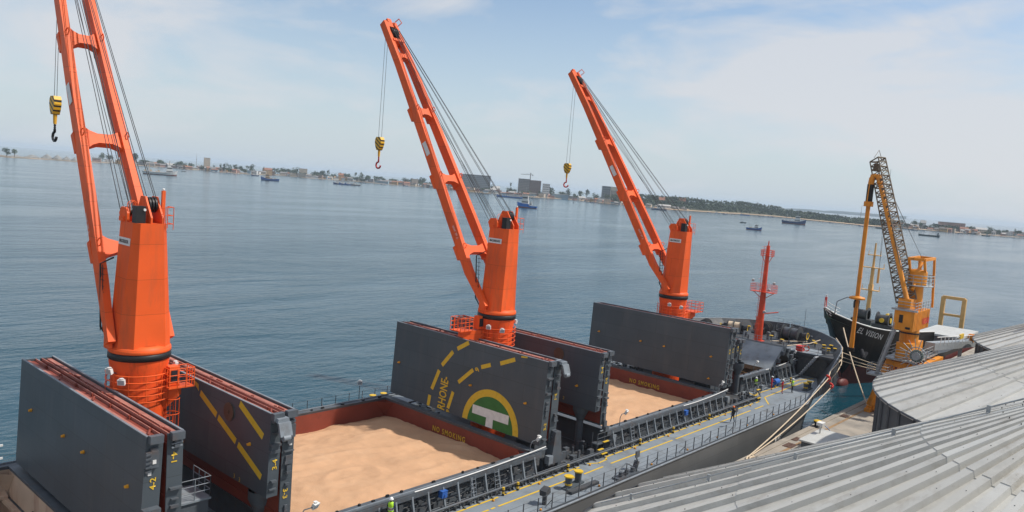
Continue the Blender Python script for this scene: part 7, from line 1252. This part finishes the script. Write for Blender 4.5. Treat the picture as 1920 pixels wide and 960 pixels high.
# houses
WALLC = [mat('house wall ' + n_, c_, .85, var=.08, scale=.3) for n_, c_ in (('cream', (.50,.42,.32)), ('white', (.62,.60,.56)), ('grey', (.27,.26,.25)), ('ochre', (.50,.30,.12)), ('rose', (.42,.25,.20)), ('brown', (.24,.16,.11)), ('blue', (.25,.36,.42)))]
WALLN = ['cream', 'white', 'grey', 'ochre', 'rose', 'brown', 'pale blue']
ROOFC = [mat('roof ' + n_, c_, .8, var=.15, scale=.4) for n_, c_ in (('rust', (.28,.12,.07)), ('grey', (.22,.21,.20)), ('pale', (.45,.43,.40)), ('dark', (.10,.09,.08)))]
ROOFN = ['rusty', 'grey', 'pale', 'dark']
WIN = mat('dark window', (.03, .035, .04), .3)
def house(x, y, z, w_, h_, wi, ri, yaw, label=None, group=None, flat=False, depth=None, floors=None, name='house', cat='house'):
    u = radial(x, y); ang = math.atan2(u.y, u.x) - math.pi / 2 + yaw; c_, s_ = math.cos(ang), math.sin(ang); dp = depth or w_ * .7
    t = thing(name, label or '%s walled %s shore house with a %s roof%s' % (WALLN[wi], 'flat' if flat else 'gabled', ROOFN[ri], zone(x, y)), cat, (x, y, z), group or 'houses of the far shore town')
    def P(a, b_, zz): return (x + a * c_ - b_ * s_, y + a * s_ + b_ * c_, zz)
    def bx(bm, a0, a1, b0, b1, z0, z1, mi=0): bm.hexa([P(a0,b0,z0), P(a1,b0,z0), P(a1,b1,z0), P(a0,b1,z0), P(a0,b0,z1), P(a1,b0,z1), P(a1,b1,z1), P(a0,b1,z1)], mi)
    hw = w_ / 2; wh = h_ if flat else h_ * .7
    b = MB(); bx(b, -hw, hw, -dp/2, dp/2, z - 2, z + wh)
    if not flat:
        for s in (-1, 1): b.add([P(s*hw*.99, -dp/2, z+wh), P(s*hw*.99, dp/2, z+wh), P(s*hw*.99, 0, z+h_-.05)], [(0,1,2)])
    b.build('wall', WALLC[wi], t)
    b = MB()
    if flat: bx(b, -hw-.2, hw+.2, -dp/2-.2, dp/2+.2, z+wh+.003, z+wh+.5)
    else:
        e = .5
        for s in (-1, 1):
            v = [P(-hw-e, s*(dp/2+e), z+wh-.3), P(hw+e, s*(dp/2+e), z+wh-.3), P(hw+e, 0, z+h_), P(-hw-e, 0, z+h_)]; b.prism(v, (0, 0, .22))
    b.build('roof', ROOFC[ri], t)
    fl = floors or max(1, int(wh / 3)); nw = max(2, int(w_ / 3)); b = MB(); fh = wh / fl
    for f in range(fl):
        for k in range(nw):
            a = -hw + (k + .5) * w_ / nw; bx(b, a - w_/nw*.25, a + w_/nw*.25, -dp/2-.06, -dp/2+.1, z + f*fh + fh*.35, z + f*fh + fh*.78)
    b.build('window', WIN, t)
    return t, P, bx
hr = random.Random(31)
for (x, y, z, w_, h_) in HOUSES:
    wi = hr.choice([0, 0, 0, 1, 1, 2, 2, 3, 4, 4, 5, 6]); ri = hr.choice([0, 0, 1, 1, 2, 3]); house(x, y, z, w_, h_, wi, ri, hr.uniform(-.5, .5), flat=hr.random() < .4)
def big(D, wi, ri, label, flat=True, yaw=0.1, depth=None, floors=None, name='building', cat='building'):
    return house(*D, wi, ri, yaw, label, 'larger buildings of the far shore', flat, depth, floors, name, cat)
big(B_tower_block, 0, 2, 'slim cream tower block of many floors standing alone on the low spit at the left')
big(B_pink_block, 0, 0, 'pinkish cream block of flats on the far shore, left of the middle crane')
big(B_yellow_house, 3, 0, 'long yellow ochre house with an orange roof above the lone blue fishing boat', False)
big(B_beige_house, 0, 2, 'pale beige house just right of the big dark office block', False)
big(B_frame_building, 1, 1, 'tall white building with open floors just right of the brown construction site', floors=6)
big(B_cream_house, 1, 2, 'white and cream house above the town at the right, nearest the unloader boom', False)
big(B_long_brick, 4, 3, 'long low reddish terrace of buildings on the rise at the right'); big(B_red_roof_a, 4, 0, 'wide red roofed hall at the right, left of its neighbour', False); big(B_red_roof_b, 4, 0, 'lower wide red roofed hall nearer the water at the right', False)
big(B_beige_hall, 0, 2, 'broad beige building on the far shore at the right, taller than its red roofed neighbours', False); big(B_white_house, 1, 2, 'small bright white house at the waterline left of the middle crane jib', False); big(B_salmon_house, 0, 0, 'salmon coloured two floor house left of the middle crane jib')
big(B_hill_house, 0, 0, 'long cream building among the trees on the wooded hill', False); big(B_hill_house2, 4, 0, 'reddish villa with a raised roof on top of the wooded hill', False); big(B_white_sheds, 1, 2, 'white sheds at the foot of the wooded hill', False); big(B_yellow_hut, 3, 0, 'yellow gabled house with trees around it on the far shore', False); big(B_white_cream, 1, 2, 'low white house at the waterline right of the dark office block', False)
big(B_blue_shed, 6, 2, 'long low shed with a pale blue roof on the far waterfront', True)
# large grey office block
DKG = mat('dark grey cladding', (.17, .195, .21), .5, var=.1, scale=.1); WALLC.append(DKG); WALLN.append('dark grey'); CNC = mat('raw concrete', (.20, .19, .18), .8, var=.15, scale=.2); WALLC.append(CNC); WALLN.append('grey'); NET = mat('brown scaffold net', (.15, .10, .085), .9, var=.2, scale=.3); WALLC.append(NET); WALLN.append('brown')
big(B_grey_block, 7, 3, 'large wide dark grey office block behind the middle crane jib', depth=30, floors=9, yaw=.15)
big(B_office_grey, 7, 1, 'grey glazed office block seen right of the third crane hook', floors=7, depth=14); big(B_office_beige, 0, 2, 'blank beige block joined to the grey glazed office block', floors=1, depth=14)
t, P_, bx_ = big(B_site_left, 8, 1, 'unfinished brown and grey concrete block with a tower crane on top', floors=10, depth=22, name='construction_site')
x, y, z, w_, h_ = B_site_right; b = MB(); bx_(b, w_/2 + 15.0 - 15, w_/2 + 30, -11.5, 11, 0, z + h_ - 1.5); b.build('scaffold_wall', NET, t)
b = MB()
for k in range(12): bx_(b, w_/2 + .2, w_/2 + 29.8, -11.75, -11.5, 3 + k * 3.4, 3.35 + k * 3.4)
b.build('floor_edge', CNC, t)
x, y, z, w_, h_ = B_site_left; u = radial(x, y); sdv = Vector((u.y, -u.x, 0)); T0 = Vector((x, y, 0)) + sdv * 16
t = thing('tower_crane', 'thin tower crane above the unfinished concrete block', 'crane', T0)
b = MB(); b.beam(T0, T0 + Vector((0, 0, 62)), 1.6); b.build('tower', CNC, t)
b = MB(); b.beam(T0 + Vector((0, 0, 57)) - sdv * 26, T0 + Vector((0, 0, 57)) + sdv * 7, 1.0); b.beam(T0 + Vector((0, 0, 62)), T0 + Vector((0, 0, 57.5)) - sdv * 18, .3); b.beam(T0 + Vector((0, 0, 62)), T0 + Vector((0, 0, 57.5)) + sdv * 6, .3); b.beam(T0 + sdv * 5 + Vector((0,0,57)), T0 + sdv * 7 + Vector((0,0,54.5)), 2.0); b.build('jib', CNC, t)
# thin lattice masts, storage mounds
for i, (x, y, h_, lab) in enumerate(((1000, 2020, 44, 'thin pale radio mast left of the slim tower block'), (1900, 560, 44, 'thin radio mast rising from the wood at the right'))):
    o = MB().cyl((x, y, 0), (x, y, h_), .7, .3, 5).box(x - 1, x + 1, y - 1, y + 1, h_ * .6, h_ * .62).build('radio_mast', CNC); tag(o, lab, 'mast')
MD = mat('grey quarry spoil', (.24, .235, .22), .9, var=.3, scale=.12)
for k, (x, y, z, w_, h_) in enumerate(MOUNDS):
    b = MB(); pr = []; rr_ = random.Random(k); n = 14
    for q_ in range(5): f = q_ / 4; pr.append([(x + w_ * .5 * (1 - f ** 1.3) * math.cos(6.283 * i / n) * rr_.uniform(.85, 1.1) + .01, y + w_ * .5 * (1 - f ** 1.3) * math.sin(6.283 * i / n) * rr_.uniform(.85, 1.1), z - 1 + (h_ * .8) * f) for i in range(n)])
    b.add([p for r_ in pr for p in r_], [(q_*n+i, q_*n+(i+1)%n, (q_+1)*n+(i+1)%n, (q_+1)*n+i) for q_ in range(4) for i in range(n)])
    tag(b.build('spoil_heap', MD), '%s pale grey spoil heap on the spit at the far left' % ('tallest', 'second tallest', 'small right hand', 'long low', 'leftmost low', 'lowest right hand')[k], 'heap', 'heaps of grey spoil on the far left spit')

# ================================================================ BOATS
BC = {'white': mat('boat white', (.66,.64,.60), .5, var=.06), 'blue': mat('boat blue', (.025,.11,.36), .45, var=.1, scale=.4), 'bright': mat('boat bright blue', (.02,.17,.55), .45, var=.12, scale=.4), 'navy': mat('boat navy', (.02,.05,.16), .45, var=.1), 'dark': mat('boat dark green', (.03,.06,.06), .5), 'rust': mat('boat rust red', (.22,.06,.04), .7), 'grey': mat('boat grey', (.25,.27,.28), .5), 'tan': mat('boat tan', (.42,.30,.18), .6)}
def boat(P, yaw, hullc, label, style='trawler', lowc='rust', group=None, cabc='white', nm='boat'):
    x0, y0, L = P; u = radial(x0, y0); base = math.atan2(-u.x, u.y) if False else math.atan2(u.y, u.x) - math.pi / 2; ang = base + yaw; c_, s_ = math.cos(ang), math.sin(ang); B_ = L * (.22 if style != 'barge' else .20) ; H = L * {'tug': .19, 'trawler': .115, 'coaster': .085, 'barge': .07, 'skiff': .10, 'ferry': .05}[style]
    y0 += u.y * B_ * .5; x0 += u.x * B_ * .5
    t = thing(nm, label, 'boat', (x0, y0, 0), group)
    def Q(a, b_, z): return (x0 + a * c_ - b_ * s_, y0 + a * s_ + b_ * c_, z)
    # +a = towards the bow (image right when yaw = 0 ... pi turns it)
    st = [(-.5, .36, 1.15), (-.44, .44, 1.1), (-.2, .5, .92), (.1, .5, .95), (.3, .40, 1.25), (.42, .22, 1.6), (.5, .02, 1.9)]
    if style == 'tug': st = [(-.5, .40, .55), (-.44, .46, .55), (-.12, .5, .55), (-.10, .5, 1.0), (.2, .48, 1.05), (.38, .32, 1.2), (.5, .04, 1.35)]
    if style == 'barge': st = [(-.5, .48, 1), (-.3, .5, 1), (0, .5, 1), (.3, .5, 1), (.44, .40, 1.15), (.5, .2, 1.3)]
    if style == 'ferry': st = [(-.5, .45, 1.2), (-.3, .5, 1.2), (.2, .5, 1.2), (.4, .35, 1.4), (.5, .05, 1.7)]
    b = MB(); vs = []
    for a, w_, hh in st:
        for f, g in ((-.25, .55), (.25, .80), (1.0, 1.0)):
            for s in (-1, 1): vs.append(Q(a * L * (.93 + .07 * max(f, 0)), s * w_ * B_ * g, max(-.4, H * hh * f)))
    for i in range(len(st) - 1):
        o_ = i * 6; q_ = o_ + 6
        for s in (0, 1): b.add([vs[o_+s], vs[q_+s], vs[q_+2+s], vs[o_+2+s]], [(0,1,2,3)], 1); b.add([vs[o_+2+s], vs[q_+2+s], vs[q_+4+s], vs[o_+4+s]], [(0,1,2,3)], 0)
        d_ = .12 * H; b.add([(vs[o_+4][0], vs[o_+4][1], vs[o_+4][2]-d_), (vs[q_+4][0], vs[q_+4][1], vs[q_+4][2]-d_), (vs[q_+5][0], vs[q_+5][1], vs[q_+5][2]-d_), (vs[o_+5][0], vs[o_+5][1], vs[o_+5][2]-d_)], [(0,1,2,3)], 2)
    b.add([vs[0], vs[1], vs[3], vs[2]], [(0,1,2,3)], 1); b.add([vs[2], vs[3], vs[5], vs[4]], [(0,1,2,3)], 0)
    b.build('hull', [BC[hullc], BC[lowc], CNC], t)
    def bx(bm, a0, a1, b0, b1, z0, z1, mi=0): bm.hexa([Q(a0,b0,z0), Q(a1,b0,z0), Q(a1,b1,z0), Q(a0,b1,z0), Q(a0,b0,z1), Q(a1,b0,z1), Q(a1,b1,z1), Q(a0,b1,z1)], mi)
    if style == 'skiff':
        b = MB(); bx(b, -L*.3, L*.05, -B_*.25, B_*.25, H*.7, H*1.9); bx(b, -L*.34, L*.12, -B_*.3, B_*.3, H*1.9, H*2.05); b.build('cabin', BC[cabc], t); return t
    ca = {'tug': (-.06, .26), 'trawler': (.02, .26), 'coaster': (.16, .36), 'barge': (-.46, -.34), 'ferry': (-.35, .25)}[style]
    b = MB(); bx(b, ca[0]*L, ca[1]*L, -B_*.33, B_*.33, H*.8, H*2.0); bx(b, (ca[0]+.03)*L, (ca[1]-.02)*L, -B_*.26, B_*.26, H*2.0, H*2.9); bx(b, (ca[0]+.02)*L, (ca[1]-.01)*L, -B_*.3, B_*.3, H*2.9, H*3.0)
    if style == 'coaster': bx(b, -.46*L, .14*L, -B_*.38, B_*.38, H*.9, H*1.12); bx(b, (ca[0]+.05)*L, (ca[1]-.06)*L, -B_*.2, B_*.2, H*3.0, H*3.7)
    co = b.build('wheelhouse', BC[cabc], t)
    b = MB(); bx(b, (ca[0]+.04)*L, (ca[1]-.025)*L, -B_*.263, B_*.263, H*2.35, H*2.7); bx(b, (ca[0]+.01)*L, (ca[1]-.012)*L, -B_*.333, B_*.333, H*1.35, H*1.6); b.build('window', WIN, co)
    b = MB(); ma = (ca[0]+ca[1])/2*L; b.cyl(Q(ma, 0, H*3), Q(ma, 0, H*5.2), L*.008, n=5); b.cyl(Q(-.3*L, 0, H*.8), Q(-.3*L, 0, H*3.8), L*.010, n=5); b.beam(Q(-.3*L, -B_*.4, H*2.6), Q(-.3*L, B_*.4, H*2.6), L*.012); b.cyl(Q(-.3*L, 0, H*3.0), Q(-.05*L, 0, H*2.2), L*.006, n=4)
    b.build('mast', BC['grey'] if style != 'coaster' else BC['tan'], t)
    b = MB(); rb_ = random.Random(int(L * 7))
    for k in range(5): a = rb_.uniform(-.44, .0) * L; bx(b, a, a + L*.05, -B_*.2, B_*.1, H*.75, H*rb_.uniform(1.1, 1.7))
    b.build('deck_gear', BC[rb_.choice(['white', 'tan', 'grey'])], t)
    return t
PI = math.pi
boat(P_white, 0, 'white', 'white coaster with a rust red waterline anchored just right of the nearest crane', 'coaster')
boat(P_small, 0, 'grey', 'tiny white launch just beyond the bow of the white coaster', 'skiff')
boat(P_blue1, PI, 'blue', 'blue fishing boat with a white stern anchored alone between the first and second cranes', 'trawler', 'navy', cabc='tan')
boat(P_blue0, PI, 'navy', 'small dark fishing boat behind the bow of the lone blue one', 'trawler', 'navy')
G = 'fishing boats rafted together left of the middle crane hook'
for k, (dx, c_, lab) in enumerate(((-16, 'navy', 'leftmost dark blue boat of the raft left of the middle crane hook'), (-5, 'blue', 'second blue boat of the raft left of the middle crane hook'), (6, 'blue', 'third blue boat of the raft left of the middle crane hook'), (18, 'grey', 'rightmost greyish boat of the raft left of the middle crane hook'))):
    u = radial(P_cluster[0], P_cluster[1]); boat((P_cluster[0] + u.y * dx, P_cluster[1] - u.x * dx, 20), PI + .15, c_, lab, 'trawler', 'navy' if k < 3 else 'rust', G)
boat((P_ferry[0], P_ferry[1], P_ferry[2] * .8), PI, 'bright', 'long blue and white vessel moored by the shore behind the bright blue trawler', 'ferry', 'navy')
boat((P_ferry[0] - 6, P_ferry[1] + 22, 24), PI, 'blue', 'blue vessel with white upperworks moored left of the long blue and white one', 'trawler', 'navy')
boat((P_trawler[0], P_trawler[1], 25), PI - .25, 'bright', 'bright blue trawler with a high bow anchored right of the middle crane top', 'tug', 'rust')
boat(P_little, PI * .5, 'navy', 'small blue and white boat seen end on under the third crane hook', 'skiff', 'navy', cabc='white')
boat(P_bargeL, 0, 'navy', 'dark low barge with white gear moored behind the third crane jib', 'barge', 'dark')
boat(P_traw2, 0, 'blue', 'blue trawler with a rust red waterline right of the third crane, nearest of its group', 'trawler', 'rust')
boat(P_traw2b, 0, 'dark', 'dark green workboat behind the stern of the blue trawler', 'skiff', 'dark', cabc='grey')
boat(P_ship3, 0, 'navy', 'long navy blue ship with a rust red waterline off the wooded shore', 'trawler', 'rust')
boat(P_blueb, 0, 'bright', 'bright blue barge beached below the wood', 'barge', 'navy')
boat(P_far3, 0, 'dark', 'grey dark trawler between the unloader pipe and its boom', 'trawler', 'dark')
boat(P_lowboat, PI, 'dark', 'long low dark green boat right of the unloader boom', 'barge', 'dark', cabc='grey')
boat(P_g1, 0, 'grey', 'small grey boat at the beach below the wood', 'skiff'); boat(P_ss, 0, 'grey', 'flat grey landing barge just right of the unloader boom', 'barge', 'grey', cabc='grey')
boat(P_c1, 0, 'dark', 'dark fishing boat moored below the red roofed halls at the right', 'trawler', 'dark'); boat(P_c2, 0, 'dark', 'dark fishing boat just right of the one below the red roofed halls', 'trawler', 'dark')
for k, (x, y, L) in enumerate(SMALL):
    boat((x, y, L), (0, PI)[k % 2] + .2 * (k % 3), ('white', 'navy', 'tan', 'grey')[k % 4], '%s small boat on the far waterline%s' % (('white', 'dark blue', 'tan', 'grey')[k % 4], zone(x, y)), 'skiff', 'navy', 'small boats along the far waterline')
# ================================================================ PEOPLE
def person(x, y, z, h, yaw, label, suit, legs, vest=False, arms='down', shoes=None, helm=HELM, step=.0):
    """one continuous skinned body, helmet, vest and boots as children"""
    t = thing('person', label, 'person', (x, y, z)); k = h / 1.75
    J = {}; E_ = []; Rd = {}
    def j(n_, p, r): J[n_] = Vector(p) * k; Rd[n_] = r * k; return n_
    def e(*a):
        for p, q_ in zip(a, a[1:]): E_.append((p, q_))
    j('pel', (0, 0, .94), .135); j('wai', (0, 0, 1.10), .115); j('che', (0, 0, 1.30), .135); j('sho', (0, 0, 1.43), .085); j('nek', (0, .0, 1.51), .052); j('hea', (0, .012, 1.60), .078); j('crn', (0, .012, 1.68), .078)
    e('pel', 'wai', 'che', 'sho', 'nek', 'hea', 'crn')
    for s, n_ in ((-1, 'l'), (1, 'r')):
        st = step * s
        j(n_ + 'hip', (s * .085, 0, .88), .095); j(n_ + 'kne', (s * .10, st * .5 + .02, .49), .062); j(n_ + 'ank', (s * .11, st, .09), .042); j(n_ + 'toe', (s * .125, st + .14, .035), .035); e('pel', n_ + 'hip', n_ + 'kne', n_ + 'ank', n_ + 'toe')
        j(n_ + 'shd', (s * .175, 0, 1.40), .062)
        if arms == 'down': el, wr_, hd = (s * .225, -.03, 1.13), (s * .235, .05, .89), (s * .235, .07, .80)
        elif arms == 'front': el, wr_, hd = (s * .235, -.02, 1.14), (s * .13, .20, 1.12), (s * .07, .27, 1.14)
        else: el, wr_, hd = (s * .27, -.06, 1.17), (s * .15, .08, 1.02), (s * .10, .12, .99)
        j(n_ + 'elb', el, .045); j(n_ + 'wri', wr_, .03); j(n_ + 'pal', hd, .032); e('che', n_ + 'shd', n_ + 'elb', n_ + 'wri', n_ + 'pal')
        W_ = Vector(wr_); D_ = Vector(hd) - W_; D_.normalize(); sd_ = D_.cross(Vector((s, .2, 0))).normalized() if abs(D_.x) < .9 else Vector((0, 0, 1)); pl_ = D_.cross(sd_)
        for q_, (o_, l_) in enumerate(((-.03, .070), (-.01, .082), (.01, .078), (.03, .060))):
            a = Vector(hd) + sd_ * o_ + D_ * .02; j(n_ + 'f%d' % q_, a + D_ * l_ * .5, .0095); j(n_ + 'g%d' % q_, a + D_ * l_ * .85 + pl_ * .02, .008); e(n_ + 'pal', n_ + 'f%d' % q_, n_ + 'g%d' % q_)
        j(n_ + 'th', Vector(hd) - sd_ * .045 - D_ * .01, .011); j(n_ + 'tt', Vector(hd) - sd_ * .06 + D_ * .03, .009); e(n_ + 'pal', n_ + 'th', n_ + 'tt')
    names = list(J); me = bpy.data.meshes.new('body'); me.from_pydata([J[n_] for n_ in names], [(names.index(a), names.index(b_)) for a, b_ in E_], [])
    o = bpy.data.objects.new('body', me); COL.objects.link(o); md = o.modifiers.new('skin', 'SKIN'); md.use_smooth_shade = True
    for i, n_ in enumerate(names): me.skin_vertices[0].data[i].radius = (Rd[n_] * (1.15 if n_ in ('che', 'wai', 'pel') else 1), Rd[n_] * (.85 if n_ in ('che', 'wai', 'pel') else 1)); me.skin_vertices[0].data[i].use_root = (i == 0)
    o.modifiers.new('sub', 'SUBSURF').levels = 2
    dg = bpy.context.evaluated_depsgraph_get(); m2 = bpy.data.meshes.new_from_object(o.evaluated_get(dg)); bpy.data.objects.remove(o)
    m2.name = 'body'; m2.materials.clear(); [m2.materials.append(q_) for q_ in (suit, legs, SKIN, shoes or BLACK)]
    for f in m2.polygons:
        c_ = f.center / k; hx = abs(c_.x)
        hand = any((c_ - J[s + 'pal'] / k).length < .13 for s in 'lr') and hx > .04 and c_.z < 1.3
        f.material_index = 2 if (c_.z > 1.50 or hand) else (3 if c_.z < .10 else (1 if c_.z < .93 else 0))
    rot = Matrix.Rotation(yaw, 4, 'Z')
    for v in m2.vertices: v.co = rot @ v.co
    bo = bpy.data.objects.new('body', m2); COL.objects.link(bo); bo.parent = t
    def child(bm, name, m_, par=None):
        oo = bm.build(name, m_, None)
        for v in oo.data.vertices: v.co = rot @ (v.co * k)
        oo.parent = par or t; return oo
    b = MB(); b.sphere((0, .012, 1.665), .118, 14, 8, sc=(1, 1.12, .95)); v_ = b.v; b.v = [(a, c_, max(d_, 1.655)) for a, c_, d_ in v_]; b.lathe([(.118, 1.655), (.150, 1.648), (.150, 1.655), (.11, 1.665)], (0, .02, 0), 16); child(b, 'helmet', helm)
    b = MB(); b.sphere((0, .105, 1.60), .018, 6, 4); b.sphere((-.082, .012, 1.60), .022, 6, 4); b.sphere((.082, .012, 1.60), .022, 6, 4); child(b, 'face', SKIN)
    b = MB(); b.sphere((-.03, .088, 1.615), .012, 6, 4); b.sphere((.03, .088, 1.615), .012, 6, 4); b.box(-.025, .025, .082, .094, 1.562, 1.570); child(b, 'eyes_and_mouth', BLACK)
    if vest:
        b = MB(); pr = [(.172, .90), (.168, 1.05), (.180, 1.25), (.195, 1.38), (.12, 1.47), (.07, 1.49)]; n = 18
        vs = [(r * 1.02 * math.cos(6.2832 * i / n), r * .80 * math.sin(6.2832 * i / n), z_) for r, z_ in pr for i in range(n)]
        b.add(vs, [(q_*n+i, q_*n+(i+1)%n, (q_+1)*n+(i+1)%n, (q_+1)*n+i) for q_ in range(len(pr)-1) for i in range(n)], 0, True); vo = child(b, 'safety_vest', HIVIS)
        b = MB()
        for z_ in (1.0, 1.12): vs = [(.181 * math.cos(6.2832 * i / n), .148 * math.sin(6.2832 * i / n), zz) for zz in (z_, z_ + .05) for i in range(n)]; b.add(vs, [(i, (i+1)%n, n+(i+1)%n, n+i) for i in range(n)])
        child(b, 'reflective_band', REFL, vo)
    return t
person(10.75, -9.35, DK + .55, 1.72, R(115), 'person in a yellow green vest standing by the nearest grain hold, back to us', NAVY, NAVY, True, 'front')
person(65.3, -7.35, DK, 1.62, R(95), 'person in a yellow green vest behind the pipes, left of the two in red', DARKC, NAVY, True, 'front')
person(67.75, -8.15, DK, 1.60, R(200), 'person in red overalls seen from the side, standing nearer the blue drum', REDSUIT, REDSUIT, False, 'front')
person(67.2, -9.65, DK, 1.64, R(185), 'person in red overalls on the yellow line, between the other red one and a vest', REDSUIT, REDSUIT, False, 'hips', step=.05)
person(68.8, -10.15, DK, 1.64, R(170), 'person in a yellow green vest and dark trousers right of the red overalls', DARKC, DARKC, True, 'down', step=.04)
person(51.1, -11.45, DK, 1.66, R(60), 'person in dark clothes with an orange helmet walking along the yellow deck line', DARKC, NAVY, False, 'down', shoes=WHITE, helm=mat('orange helmet', (.7, .16, .03), .4), step=.16)
MB().cyl((49.9, -12.3, DK), (49.9, -12.3, DK + 2.0), .035, n=5).box(49.7, 50.1, -12.34, -12.26, DK + 1.5, DK + 1.9).build('gangway_post', STEEL, ship)
